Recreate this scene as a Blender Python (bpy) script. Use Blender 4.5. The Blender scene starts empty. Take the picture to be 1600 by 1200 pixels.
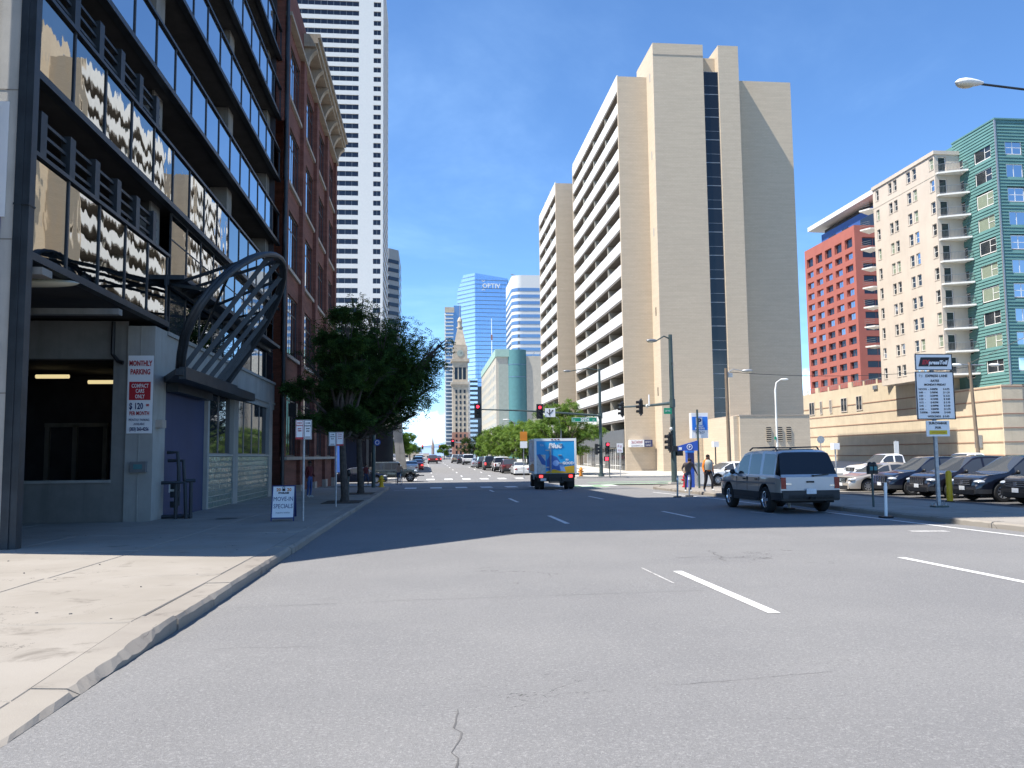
import bpy, math, random
import numpy as np
from mathutils import Vector, Matrix
random.seed(7); RS = np.random.RandomState(7)
R = math.radians
SC = bpy.context.scene; COL = SC.collection

# ---------------------------------------------------------------- camera
CAMH = 1.7; YAW = math.atan(132/1290.); PITCH = R(4.94); ROLL = 0.0109
cd = bpy.data.cameras.new('camera'); cam = bpy.data.objects.new('camera', cd); COL.objects.link(cam)
cd.sensor_width = 36; cd.lens = 36*1290/1600.; cd.clip_start = .05; cd.clip_end = 20000
fw = Vector((math.sin(YAW)*math.cos(PITCH), math.cos(YAW)*math.cos(PITCH), math.sin(PITCH)))
r0 = Vector((math.cos(YAW), -math.sin(YAW), 0)); u0 = r0.cross(fw)
rr = r0*math.cos(ROLL)-u0*math.sin(ROLL); uu = u0*math.cos(ROLL)+r0*math.sin(ROLL)
cam.matrix_world = Matrix(((rr.x, uu.x, -fw.x, 0), (rr.y, uu.y, -fw.y, 0), (rr.z, uu.z, -fw.z, CAMH), (0, 0, 0, 1)))
SC.camera = cam

# ---------------------------------------------------------------- sun, sky, exposure
SUN_AZ = R(16.5); SUN_EL = R(59.5)          # azimuth of the light's travel, from +X towards +Y
SUN_STRENGTH = 5.0; SKY_STRENGTH = .096
sdir = Vector((math.cos(SUN_AZ)*math.cos(SUN_EL), math.sin(SUN_AZ)*math.cos(SUN_EL), -math.sin(SUN_EL)))
sl = bpy.data.lights.new('sun', 'SUN'); sl.energy = SUN_STRENGTH; sl.angle = R(.53); sl.color = (1, .94, .845)
so = bpy.data.objects.new('sun', sl); COL.objects.link(so); so.rotation_euler = sdir.to_track_quat('-Z', 'Y').to_euler()
SC.view_settings.view_transform = 'Standard'; SC.view_settings.look = 'None'
SC.view_settings.exposure = .95; SC.view_settings.gamma = 1.0; SC.view_settings.use_curve_mapping = False

def N(nt, typ, **kw):
    n = nt.nodes.new(typ)
    for k, v in kw.items():
        if k.startswith('i_'):
            n.inputs[int(k[2:]) if k[2:].isdigit() else k[2:].replace('_', ' ')].default_value = v
        else: setattr(n, k, v)
    return n
def math_n(nt, op, a, b=None, clamp=False):
    n = nt.nodes.new('ShaderNodeMath'); n.operation = op; n.use_clamp = clamp
    for i, x in enumerate((a, b)):
        if x is None: continue
        if isinstance(x, (int, float)): n.inputs[i].default_value = x
        else: nt.links.new(x, n.inputs[i])
    return n.outputs[0]
def mixc(nt, fac, a, b, mode='MIX'):
    n = nt.nodes.new('ShaderNodeMix'); n.data_type = 'RGBA'; n.blend_type = mode
    for sock, x in ((n.inputs[0], fac), (n.inputs[6], a), (n.inputs[7], b)):
        if isinstance(x, (int, float)): sock.default_value = x
        elif isinstance(x, (tuple, list)): sock.default_value = (*x[:3], 1)
        else: nt.links.new(x, sock)
    return n.outputs[2]
def ramp(nt, x, lo, hi, a=0., b=1.):
    n = nt.nodes.new('ShaderNodeMapRange'); n.interpolation_type = 'SMOOTHSTEP'
    nt.links.new(x, n.inputs[0])
    for i, v in enumerate((lo, hi, a, b)): n.inputs[i+1].default_value = v
    return n.outputs[0]

w = bpy.data.worlds.new('World'); SC.world = w; w.use_nodes = True; nt = w.node_tree
bg = nt.nodes['Background']; bg.inputs[1].default_value = SKY_STRENGTH
sky = N(nt, 'ShaderNodeTexSky', sky_type='NISHITA', sun_disc=False, sun_elevation=SUN_EL,
        sun_rotation=math.atan2(-sdir.x, -sdir.y), altitude=1600, air_density=1.0, dust_density=.35, ozone_density=2.2)
tc = N(nt, 'ShaderNodeTexCoord'); sep = N(nt, 'ShaderNodeSeparateXYZ'); nt.links.new(tc.outputs['Generated'], sep.inputs[0])
z = sep.outputs[2]
zc = math_n(nt, 'MAXIMUM', z, 0.0)
den = math_n(nt, 'ADD', zc, .16)
cmb = N(nt, 'ShaderNodeCombineXYZ')
nt.links.new(math_n(nt, 'DIVIDE', sep.outputs[0], den), cmb.inputs[0]); nt.links.new(math_n(nt, 'DIVIDE', sep.outputs[1], den), cmb.inputs[1])
n1 = N(nt, 'ShaderNodeTexNoise', i_Scale=.9, i_Detail=7., i_Roughness=.62, i_Distortion=.4); nt.links.new(cmb.outputs[0], n1.inputs['Vector'])
cirrus = math_n(nt, 'MULTIPLY', ramp(nt, n1.outputs[0], .44, .80), math_n(nt, 'MULTIPLY', ramp(nt, z, .02, .2), ramp(nt, z, .62, .25)))
mp = N(nt, 'ShaderNodeMapping'); mp.inputs['Location'].default_value = (3.07, .4, .2); mp.inputs['Scale'].default_value = (7, 7, 9)
nt.links.new(tc.outputs['Generated'], mp.inputs[0])
n2 = N(nt, 'ShaderNodeTexNoise', i_Scale=1.0, i_Detail=8., i_Roughness=.56); nt.links.new(mp.outputs[0], n2.inputs['Vector'])
thr = ramp(nt, z, .02, .2, .44, .70)
cum = ramp(nt, math_n(nt, 'SUBTRACT', n2.outputs[0], thr), 0., .05)
low = ramp(nt, z, .17, .0)
skyc = mixc(nt, math_n(nt, 'MULTIPLY', cirrus, .24), sky.outputs[0], (9.5, 10.2, 11.5))
skyc = mixc(nt, math_n(nt, 'MULTIPLY', math_n(nt, 'MULTIPLY', cum, ramp(nt, z, .0, .02)), .85), skyc, (11.5, 12., 12.8))
nt.links.new(mixc(nt, 1., skyc, (.80, 1.10, 1.36), 'MULTIPLY'), bg.inputs[0])

# ---------------------------------------------------------------- materials
def mat(name, col, rough=.75, metal=0., var=.12, vscale=1.2, bump=0., bscale=30., spec=.4, col2=None, c2=.5, coat=0., emit=None, es=0., stretch=None, speck=0., spscale=90., dirt=0.):
    m = bpy.data.materials.new(name); m.use_nodes = True; nt = m.node_tree; b = nt.nodes['Principled BSDF']
    b.inputs['Roughness'].default_value = rough; b.inputs['Metallic'].default_value = metal
    b.inputs['Specular IOR Level'].default_value = spec; b.inputs['Coat Weight'].default_value = coat; b.inputs['Coat Roughness'].default_value = .04
    g = N(nt, 'ShaderNodeNewGeometry'); vec = g.outputs['Position']
    if stretch:
        q = N(nt, 'ShaderNodeMapping'); q.inputs['Scale'].default_value = stretch; nt.links.new(vec, q.inputs[0]); vec = q.outputs[0]
    c = (*col, 1)
    out = None
    if var or col2:
        n = N(nt, 'ShaderNodeTexNoise', i_Scale=vscale, i_Detail=6., i_Roughness=.62); nt.links.new(vec, n.inputs['Vector'])
        f = ramp(nt, n.outputs[0], .3, .7)
        lo = [x*(1-var) for x in col]; hi = list(col2) if col2 else [min(1, x*(1+var)) for x in col]
        out = mixc(nt, f, lo, hi)
    if speck:
        v = N(nt, 'ShaderNodeTexNoise', i_Scale=spscale, i_Detail=2., i_Roughness=.7); nt.links.new(g.outputs['Position'], v.inputs['Vector'])
        out = mixc(nt, 1., out if out else col, mixc(nt, ramp(nt, v.outputs[0], .35, .7), [1-speck]*3, [1+speck]*3), 'MULTIPLY')
    if dirt:
        q = N(nt, 'ShaderNodeMapping'); q.inputs['Scale'].default_value = (1.3, 1.3, .12); nt.links.new(g.outputs['Position'], q.inputs[0])
        v = N(nt, 'ShaderNodeTexNoise', i_Scale=1.6, i_Detail=7., i_Roughness=.7); nt.links.new(q.outputs[0], v.inputs['Vector'])
        out = mixc(nt, 1., out if out else col, mixc(nt, ramp(nt, v.outputs[0], .45, .75), (1, 1, 1), [1-dirt]*3), 'MULTIPLY')
    if out: nt.links.new(out, b.inputs['Base Color'])
    else: b.inputs['Base Color'].default_value = c
    if bump:
        n = N(nt, 'ShaderNodeTexNoise', i_Scale=bscale, i_Detail=4.); nt.links.new(vec, n.inputs['Vector'])
        bp = N(nt, 'ShaderNodeBump', i_Strength=bump, i_Distance=.02); nt.links.new(n.outputs[0], bp.inputs['Height']); nt.links.new(bp.outputs[0], b.inputs['Normal'])
    if emit: b.inputs['Emission Color'].default_value = (*emit, 1); b.inputs['Emission Strength'].default_value = es
    return m
def mirror(name, col, rough=.02, wav=.0, wscale=.6, wdist=.1, metal=1., stretch=(1, 1, 1)):
    m = bpy.data.materials.new(name); m.use_nodes = True; nt = m.node_tree; b = nt.nodes['Principled BSDF']
    b.inputs['Base Color'].default_value = (*col, 1); b.inputs['Metallic'].default_value = metal; b.inputs['Roughness'].default_value = rough
    b.inputs['Specular IOR Level'].default_value = .6
    if wav:
        g = N(nt, 'ShaderNodeNewGeometry'); q = N(nt, 'ShaderNodeMapping'); q.inputs['Scale'].default_value = stretch
        nt.links.new(g.outputs['Position'], q.inputs[0])
        n = N(nt, 'ShaderNodeTexNoise', i_Scale=wscale, i_Detail=2.5, i_Roughness=.5); nt.links.new(q.outputs[0], n.inputs['Vector'])
        bp = N(nt, 'ShaderNodeBump', i_Strength=wav, i_Distance=wdist); nt.links.new(n.outputs[0], bp.inputs['Height']); nt.links.new(bp.outputs[0], b.inputs['Normal'])
    return m
def brickmat(name, c1, c2, cm, bw=.22, bh=.075, mortar=.012, var=.2, bump=.4, patch=.0):
    m = bpy.data.materials.new(name); m.use_nodes = True; nt = m.node_tree; b = nt.nodes['Principled BSDF']
    b.inputs['Roughness'].default_value = .85; b.inputs['Specular IOR Level'].default_value = .25
    g = N(nt, 'ShaderNodeNewGeometry'); s = N(nt, 'ShaderNodeSeparateXYZ'); nt.links.new(g.outputs['Position'], s.inputs[0])
    cb = N(nt, 'ShaderNodeCombineXYZ'); nt.links.new(math_n(nt, 'ADD', s.outputs[0], s.outputs[1]), cb.inputs[0]); nt.links.new(s.outputs[2], cb.inputs[1])
    t = N(nt, 'ShaderNodeTexBrick', i_Scale=1.0); t.inputs['Brick Width'].default_value = bw; t.inputs['Row Height'].default_value = bh
    t.inputs['Mortar Size'].default_value = mortar; t.inputs['Color1'].default_value = (*c1, 1); t.inputs['Color2'].default_value = (*c2, 1); t.inputs['Mortar'].default_value = (*cm, 1)
    nt.links.new(cb.outputs[0], t.inputs['Vector'])
    q = N(nt, 'ShaderNodeMapping'); q.inputs['Scale'].default_value = (.25, 2.6, 1); nt.links.new(cb.outputs[0], q.inputs[0])
    n = N(nt, 'ShaderNodeTexNoise', i_Scale=1., i_Detail=6., i_Roughness=.65); nt.links.new(q.outputs[0], n.inputs['Vector'])
    o = mixc(nt, 1., t.outputs[0], mixc(nt, ramp(nt, n.outputs[0], .3, .7), [1-var]*3, [1+var]*3), 'MULTIPLY')
    nt.links.new(o, b.inputs['Base Color'])
    bp = N(nt, 'ShaderNodeBump', i_Strength=bump, i_Distance=.02); nt.links.new(t.outputs[1], bp.inputs['Height']); bp.invert = True; nt.links.new(bp.outputs[0], b.inputs['Normal'])
    return m
def leafmat(name, col, col2, tr=.35):
    m = bpy.data.materials.new(name); m.use_nodes = True; nt = m.node_tree; nt.nodes.remove(nt.nodes['Principled BSDF'])
    g = N(nt, 'ShaderNodeNewGeometry'); n = N(nt, 'ShaderNodeTexNoise', i_Scale=1.3, i_Detail=5.); nt.links.new(g.outputs['Position'], n.inputs['Vector'])
    c = mixc(nt, ramp(nt, n.outputs[0], .3, .7), col, col2)
    d = N(nt, 'ShaderNodeBsdfDiffuse'); t = N(nt, 'ShaderNodeBsdfTranslucent'); mx = N(nt, 'ShaderNodeMixShader'); mx.inputs[0].default_value = tr
    nt.links.new(c, d.inputs[0]); nt.links.new(mixc(nt, 1., c, (1.25, 1.2, .5), 'MULTIPLY'), t.inputs[0])
    nt.links.new(d.outputs[0], mx.inputs[1]); nt.links.new(t.outputs[0], mx.inputs[2]); nt.links.new(mx.outputs[0], nt.nodes['Material Output'].inputs[0])
    return m

def road_mat():
    m = mat('asphalt', (.19, .183, .178), .88, var=.0, bump=.0); nt = m.node_tree; b = nt.nodes['Principled BSDF']
    g = N(nt, 'ShaderNodeNewGeometry'); P = g.outputs['Position']
    def noise(sc, det=6., ro=.6, st=None, dis=0.):
        v = P
        if st:
            q = N(nt, 'ShaderNodeMapping'); q.inputs['Scale'].default_value = st; nt.links.new(P, q.inputs[0]); v = q.outputs[0]
        n = N(nt, 'ShaderNodeTexNoise', i_Scale=sc, i_Detail=det, i_Roughness=ro, i_Distortion=dis); nt.links.new(v, n.inputs['Vector']); return n.outputs[0]
    c = mixc(nt, ramp(nt, noise(.35), .3, .7), (.158, .156, .156), (.184, .181, .178))
    c = mixc(nt, ramp(nt, noise(.5, st=(1.3, .06, 1)), .48, .72, 0, .5), c, (.16, .157, .155))   # worn streaks along the lanes
    c = mixc(nt, ramp(nt, noise(38, 2., .75), .50, .70, 0, .6), c, (.28, .275, .268))             # pale aggregate
    c = mixc(nt, ramp(nt, noise(46, 2., .75), .48, .30, 0, .6), c, (.095, .093, .092))
    c = mixc(nt, ramp(nt, noise(130, 2., .8), .58, .72, 0, .8), c, (.40, .39, .38))
    c = mixc(nt, ramp(nt, noise(2.2, 8., .75), .60, .80, 0, .35), c, (.125, .12, .115))            # stains
    cr = math_n(nt, 'ABSOLUTE', math_n(nt, 'SUBTRACT', noise(.16, 9., .6, (1, 1, 1), .6), .5))    # wandering cracks
    crm = math_n(nt, 'MULTIPLY', ramp(nt, cr, .0016, .0004), ramp(nt, noise(.22), .54, .6))
    c = mixc(nt, crm, c, (.05, .047, .045))
    nt.links.new(c, b.inputs['Base Color'])
    bp = N(nt, 'ShaderNodeBump', i_Strength=.55, i_Distance=.012); nt.links.new(noise(110, 3., .75), bp.inputs['Height']); nt.links.new(bp.outputs[0], b.inputs['Normal'])
    return m
def conc_mat(name, a, b2, stain, crk=.0012):
    m = mat(name, a, .85, var=.0); nt = m.node_tree; b = nt.nodes['Principled BSDF']
    g = N(nt, 'ShaderNodeNewGeometry'); P = g.outputs['Position']
    def noise(sc, det=6., ro=.6, dis=0.):
        n = N(nt, 'ShaderNodeTexNoise', i_Scale=sc, i_Detail=det, i_Roughness=ro, i_Distortion=dis); nt.links.new(P, n.inputs['Vector']); return n.outputs[0]
    c = mixc(nt, ramp(nt, noise(.5), .3, .7), a, b2)
    c = mixc(nt, ramp(nt, noise(1.7, 9., .7, .5), .55, .72, 0, .9), c, stain)
    c = mixc(nt, ramp(nt, noise(9, 8., .75), .6, .8, 0, .3), c, stain)
    c = mixc(nt, ramp(nt, noise(150, 2., .8), .62, .75, 0, .5), c, [x*.6 for x in a])
    cr = math_n(nt, 'ABSOLUTE', math_n(nt, 'SUBTRACT', noise(.23, 9., .6, .7), .5))
    c = mixc(nt, math_n(nt, 'MULTIPLY', ramp(nt, cr, crk, crk*.3), ramp(nt, noise(.3), .5, .56)), c, (.09, .08, .07))
    nt.links.new(c, b.inputs['Base Color'])
    bp = N(nt, 'ShaderNodeBump', i_Strength=.35, i_Distance=.01); nt.links.new(noise(60, 5., .75), bp.inputs['Height']); nt.links.new(bp.outputs[0], b.inputs['Normal'])
    return m

M = dict(
 asphalt=road_mat(), lot=mat('lot_asphalt', (.10, .097, .095), .9, var=.25, vscale=.5, bump=.3, bscale=60, speck=.25),
 conc=conc_mat('pavement_concrete', (.245, .22, .186), (.292, .265, .23), (.15, .132, .11)),
 kerb=conc_mat('kerb_concrete', (.225, .20, .172), (.275, .25, .215), (.12, .105, .09), .003),
 concL=conc_mat('light_concrete', (.40, .385, .35), (.46, .44, .40), (.30, .28, .25)),
 pillar=mat('pillar_concrete', (.33, .325, .30), .8, var=.08, dirt=.2), entry=mat('entrance_concrete', (.2, .195, .18), .85, var=.12, dirt=.25), wallc=mat('wall_concrete', (.47, .45, .41), .85, var=.1, vscale=.7, bump=.15, dirt=.25),  # pillar and entrance tones lowered to stand in for deeper shade
 ground=mat('city_ground', (.24, .225, .2), .95, var=.25, vscale=.05),
 paint=mat('road_paint', (.66, .655, .635), .6, var=.1, vscale=6, speck=.18, spscale=40), paint_old=mat('worn_road_paint', (.42, .41, .395), .7, var=.3, vscale=5, speck=.3, spscale=30),
 green_lane=mat('green_lane_paint', (.20, .30, .19), .8, var=.25, vscale=1.5),
 steel=mat('dark_steel', (.035, .042, .05), .45, .4, var=.2, vscale=3), steel2=mat('blue_grey_steel', (.034, .042, .05), .5, .3, var=.2, vscale=2, dirt=.3),
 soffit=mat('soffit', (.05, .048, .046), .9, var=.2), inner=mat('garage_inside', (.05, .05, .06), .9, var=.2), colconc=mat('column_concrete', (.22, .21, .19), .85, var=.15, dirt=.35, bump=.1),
 panel=mirror('reflective_spandrel_glass', (.34, .34, .325), .015, .15, .8, .06, stretch=(1, 1, .6)),
 panelsky=mirror('reflective_blue_glass', (.52, .56, .60), .015, .03, .8, .04),
 win=mirror('window_glass', (.03, .036, .042), .03, .015, .7, .05, metal=.0), winr=mirror('window_glass_reflective', (.55, .58, .62), .02, .05, .7, .04),
 bluewall=mat('blue_painted_wall', (.03, .045, .105), .6, var=.08, vscale=.6, dirt=.12), white=mat('white_paint', (.80, .80, .78), .5, var=.03), offwhite=mat('offwhite_paint', (.68, .68, .65), .6, var=.05, dirt=.15),
 glassblock=mirror('glass_block', (.20, .25, .21), .14, .12, 7, .03, metal=.3), grey=mat('grey_metal', (.22, .23, .24), .45, .5), galv=mat('galvanised_steel', (.36, .37, .38), .45, .6, var=.2, vscale=8), black=mat('black_plastic', (.012, .012, .013), .45), rubber=mat('tyre_rubber', (.018, .018, .018), .8, var=.2),
 brick=brickmat('brown_brick', (.21, .075, .052), (.17, .057, .042), (.13, .075, .06), bw=.24, bh=.08, var=.22), sill=mat('stone_sill', (.36, .31, .26), .8, var=.1), cornice=mat('cream_cornice', (.36, .30, .23), .8, var=.12, vscale=1.5, dirt=.35),
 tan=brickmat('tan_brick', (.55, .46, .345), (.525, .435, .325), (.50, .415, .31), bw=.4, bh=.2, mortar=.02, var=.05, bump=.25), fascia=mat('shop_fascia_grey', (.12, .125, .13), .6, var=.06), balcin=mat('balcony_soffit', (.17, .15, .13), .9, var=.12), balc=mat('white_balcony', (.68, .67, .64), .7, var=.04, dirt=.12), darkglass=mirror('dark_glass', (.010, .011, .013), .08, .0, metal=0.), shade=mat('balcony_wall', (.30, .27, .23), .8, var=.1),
 stripe=mat('white_panel', (.62, .62, .60), .6, var=.03), navy=mirror('navy_window', (.022, .026, .04), .06, metal=.15), greyb=mat('grey_panel', (.30, .31, .31), .7, var=.06), 
 optiv=mirror('blue_curtain_glass', (.42, .60, .86), .2, .02, .1, .2, metal=.9), optivl=mirror('pale_curtain_glass', (.70, .78, .86), .22, .02, .1, .2, metal=.9), optivd=mirror('deep_curtain_glass', (.34, .52, .78), .12, metal=.9), mull=mat('mullion', (.16, .24, .36), .5, .3), 
 slim=mirror('balcony_glass', (.24, .33, .45), .1, metal=.7), stone=mat('buff_stone', (.45, .38, .29), .85, var=.14, vscale=.4), stonered=mat('red_stone', (.27, .14, .10), .85, var=.15, vscale=.4), blackg=mirror('black_glass', (.02, .025, .035), .08, metal=.5),
 teal=mat('teal_panel', (.075, .20, .21), .7, var=.06), palegreen=mat('pale_green', (.30, .44, .38), .7, var=.06), greygreen=mat('grey_green', (.33, .36, .31), .8, var=.06), sandw=mat('sand_wall', (.44, .41, .34), .85, var=.06),
 red=mat('terracotta', (.37, .115, .085), .8, var=.05, vscale=.3), bluep=mat('blue_panel', (.035, .085, .26), .5, var=.05), cream=mat('cream_stucco', (.56, .49, .415), .85, var=.05, vscale=.3, dirt=.06), siding=mat('teal_siding', (.105, .225, .215), .6, var=.06, vscale=.5), podium=mat('beige_block', (.55, .46, .33), .85, var=.07, vscale=.4, dirt=.1), groove=mat('block_band', (.33, .20, .14), .85, var=.1),
 blind=mat('window_blind', (.23, .27, .20), .5, var=.05), wframe=mat('window_frame', (.76, .75, .72), .5, var=.02), rail=mat('railing_metal', (.25, .26, .27), .4, .6),
 pole=mat('dark_green_pole', (.06, .085, .082), .4, .2, var=.15, vscale=4), wood=mat('weathered_wood', (.19, .145, .105), .9, var=.3, vscale=3, stretch=(6, 6, .5), bump=.3), signgreen=mat('sign_green', (.0, .25, .13), .4, var=.0), signblue=mat('sign_blue', (.03, .09, .42), .4, var=.0), signlb=mat('sign_bright_blue', (.02, .17, .65), .4, var=.0), signred=mat('sign_red', (.42, .02, .03), .4, var=0.), signwhite=mat('sign_white', (.78, .78, .78), .35, var=.02), signyellow=mat('sign_yellow', (.62, .50, .03), .5, var=.05), ink=mat('black_ink', (.02, .02, .025), .5, var=0.), inkgrey=mat('grey_ink', (.16, .17, .2), .5, var=0.), navyink=mat('navy_ink', (.02, .03, .12), .5, var=0.),
 yellow=mat('yellow_paint', (.72, .42, .015), .5, var=.06), orange=mat('orange_paint', (.62, .22, .02), .5, var=.1), redlamp=mat('red_lamp', (.5, .01, .02), .3, emit=(1, .03, .06), es=2.2), offlens=mat('unlit_lens', (.03, .03, .03), .15), taillit=mat('tail_lamp_lit', (.5, .01, .01), .2, emit=(1, .05, .05), es=1.6), tail=mat('tail_lamp', (.22, .008, .01), .12, var=0., coat=.6), lampglass=mat('lamp_glass', (.55, .50, .38), .15, var=.05), headl=mat('headlamp_glass', (.55, .58, .6), .08, .35, var=.25, vscale=14), chrome=mirror('chrome', (.75, .76, .78), .12), alloy=mat('alloy_wheel', (.50, .51, .53), .3, .7, var=.05), plastic=mat('dark_trim', (.03, .031, .033), .55, var=.1), carglass=mirror('car_glass', (.06, .068, .08), .02, metal=.2), sideglass=mirror('side_glass', (.09, .095, .10), .02, .04, 1.2, .04, metal=.25), rearglass=mirror('tinted_rear_glass', (.012, .014, .018), .03, metal=.0), plate=mat('licence_plate', (.62, .64, .66), .4, var=.1, vscale=14), under=mat('car_underside', (.012, .012, .012), .9), tube=mat('fluorescent_tube', (.8, .7, .4), .4, emit=(1, .82, .42), es=.42),
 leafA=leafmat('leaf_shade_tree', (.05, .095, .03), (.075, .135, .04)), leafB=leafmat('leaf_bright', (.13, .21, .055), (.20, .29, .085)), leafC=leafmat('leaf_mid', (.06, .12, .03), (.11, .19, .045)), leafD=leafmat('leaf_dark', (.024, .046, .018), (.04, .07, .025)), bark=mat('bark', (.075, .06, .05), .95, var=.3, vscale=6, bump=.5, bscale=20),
 crackfill=mat('crack_filler', (.105, .102, .10), .9, var=.2), truckblue=mat('truck_blue_print', (.015, .30, .62), .35, var=.0), soil=mat('tree_pit_soil', (.06, .045, .035), .95, var=.3, vscale=8, bump=.4), hill=mat('haze_blue_mountain', (.20, .29, .42), .95, var=.15, vscale=.002),  # hill: the blue of distant haze is painted into its colour
)
def paintmat(name, col, metal=.35):
    return mat(name, col, .32, metal, var=.04, vscale=.8, coat=.9, spec=.5)

# ---------------------------------------------------------------- mesh helpers
KIDS = {}; WM = {}
class MB:
    def __init__(s): s.v = []; s.f = []; s.m = []
    def poly(s, pts, m=0):
        k = len(s.v); s.v += [tuple(p) for p in pts]; s.f.append(tuple(range(k, k+len(pts)))); s.m.append(m)
    def box(s, x0, y0, z0, x1, y1, z1, m=0):
        if x0 > x1: x0, x1 = x1, x0
        if y0 > y1: y0, y1 = y1, y0
        if z0 > z1: z0, z1 = z1, z0
        k = len(s.v)
        s.v += [(x0, y0, z0), (x1, y0, z0), (x1, y1, z0), (x0, y1, z0), (x0, y0, z1), (x1, y0, z1), (x1, y1, z1), (x0, y1, z1)]
        for f in ((0, 3, 2, 1), (4, 5, 6, 7), (0, 1, 5, 4), (1, 2, 6, 5), (2, 3, 7, 6), (3, 0, 4, 7)): s.f.append(tuple(k+i for i in f)); s.m.append(m)
        return s
    def bar(s, a, b, w, h, m=0, up=(0, 0, 1)):
        a = Vector(a); b = Vector(b); d = (b-a).normalized(); upv = Vector(up)
        if abs(d.dot(upv)) > .98: upv = Vector((1, 0, 0))
        x = d.cross(upv).normalized()*w/2; y = x.cross(d).normalized()*h/2; k = len(s.v)
        for c in (a, b): s.v += [tuple(c-x-y), tuple(c+x-y), tuple(c+x+y), tuple(c-x+y)]
        for f in ((3, 2, 1, 0), (4, 5, 6, 7), (0, 1, 5, 4), (1, 2, 6, 5), (2, 3, 7, 6), (3, 0, 4, 7)): s.f.append(tuple(k+i for i in f)); s.m.append(m)
        return s
    def tube(s, pts, r, n=8, m=0, caps=True):
        P = [Vector(p) for p in pts]; rs = r if isinstance(r, (list, tuple)) else [r]*len(P); k0 = len(s.v); x = None
        for i, p in enumerate(P):
            d = (P[min(i+1, len(P)-1)]-P[max(i-1, 0)]).normalized()
            if x is None: x = d.cross(Vector((0, 0, 1)) if abs(d.z) < .9 else Vector((1, 0, 0))).normalized()
            else: x = (x-d*x.dot(d)).normalized()
            y = d.cross(x)
            for j in range(n):
                a = 2*math.pi*j/n; s.v.append(tuple(p+(x*math.cos(a)+y*math.sin(a))*rs[i]))
        for i in range(len(P)-1):
            for j in range(n):
                a = k0+i*n+j; b = k0+i*n+(j+1) % n; s.f.append((a, b, b+n, a+n)); s.m.append(m)
        if caps:
            s.f.append(tuple(k0+j for j in range(n))[::-1]); s.m.append(m)
            e = k0+(len(P)-1)*n; s.f.append(tuple(e+j for j in range(n))); s.m.append(m)
        return s
    def cyl(s, a, b, r, r2=None, n=12, m=0): return s.tube([a, b], [r, r if r2 is None else r2], n, m)
    def ell(s, c, rad, nu=12, nv=8, m=0):
        k = len(s.v)
        for i in range(nv+1):
            t = math.pi*i/nv
            for j in range(nu):
                a = 2*math.pi*j/nu; s.v.append((c[0]+rad[0]*math.sin(t)*math.cos(a), c[1]+rad[1]*math.sin(t)*math.sin(a), c[2]+rad[2]*math.cos(t)))
        for i in range(nv):
            for j in range(nu):
                a = k+i*nu+j; b = k+i*nu+(j+1) % nu; s.f.append((a, a+nu, b+nu, b)); s.m.append(m)
        return s
    def lathe(s, prof, c, axis='z', n=20, m=0):
        k = len(s.v)
        for r, h in prof:
            for j in range(n):
                a = 2*math.pi*j/n; u, v = r*math.cos(a), r*math.sin(a)
                p = (u, v, h) if axis == 'z' else ((h, u, v) if axis == 'x' else (u, h, v))
                s.v.append((c[0]+p[0], c[1]+p[1], c[2]+p[2]))
        for i in range(len(prof)-1):
            for j in range(n):
                a = k+i*n+j; b = k+i*n+(j+1) % n; s.f.append((a, b, b+n, a+n)); s.m.append(m)
        return s
    def prism(s, pts, lo, hi, axis='z', m=0):
        k = len(s.v); n = len(pts)
        def P(u, v, h): return (u, v, h) if axis == 'z' else ((h, u, v) if axis == 'x' else (u, h, v))
        lo_ = lo if callable(lo) else (lambda u, v: lo); hi_ = hi if callable(hi) else (lambda u, v: hi)
        s.v += [P(u, v, lo_(u, v)) for u, v in pts]+[P(u, v, hi_(u, v)) for u, v in pts]
        s.f.append(tuple(range(k, k+n))[::-1]); s.m.append(m); s.f.append(tuple(range(k+n, k+2*n))); s.m.append(m)
        for i in range(n):
            j = (i+1) % n; s.f.append((k+i, k+j, k+n+j, k+n+i)); s.m.append(m)
        return s
    def xf(s, mat4):
        s.v = [tuple(mat4 @ Vector(p)) for p in s.v]; return s
    def mesh(s, name, mats, smooth=False, ang=38):
        me = bpy.data.meshes.new(name); me.from_pydata(s.v, [], s.f)
        for x in (mats if isinstance(mats, (list, tuple)) else [mats]): me.materials.append(x)
        if isinstance(mats, (list, tuple)) and len(mats) > 1: me.polygons.foreach_set('material_index', s.m)
        if smooth:
            me.polygons.foreach_set('use_smooth', [True]*len(me.polygons)); me.set_sharp_from_angle(angle=R(ang))
        me.update(); return me
    def build(s, name, mats, parent=None, smooth=False, ang=38, kind=None, loc=None, rot=None, label=None):
        return put(name, s.mesh(name, mats, smooth, ang), parent, loc, rot, kind, label)
def put(name, me, parent=None, loc=None, rot=None, kind=None, label=None, world=True):
    o = bpy.data.objects.new(name, me); COL.objects.link(o)
    if loc: o.location = loc
    if rot: o.rotation_euler = (0, 0, rot)
    w_ = Matrix.Translation(loc or (0, 0, 0)) @ Matrix.Rotation(rot or 0, 4, 'Z')
    if parent:
        o.parent = parent; KIDS.setdefault(parent, []).append(o)
        if world: o.matrix_parent_inverse = WM[parent].inverted()
        else: w_ = WM[parent] @ w_
    WM[o] = w_
    if kind: o['kind'] = kind
    if label: o['label'] = label
    return o
def tag(o, label, cat, group=None):
    o['label'] = label; o['category'] = cat
    if group: o['group'] = group
    return o
def thing(name, label, cat, loc=(0, 0, 0), group=None):
    o = bpy.data.objects.new(name, None); COL.objects.link(o); o.location = loc; o.empty_display_size = .3
    WM[o] = Matrix.Translation(loc); return tag(o, label, cat, group)
def place(o, loc, rz=0): o.location = loc; o.rotation_euler = (0, 0, rz)
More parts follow.
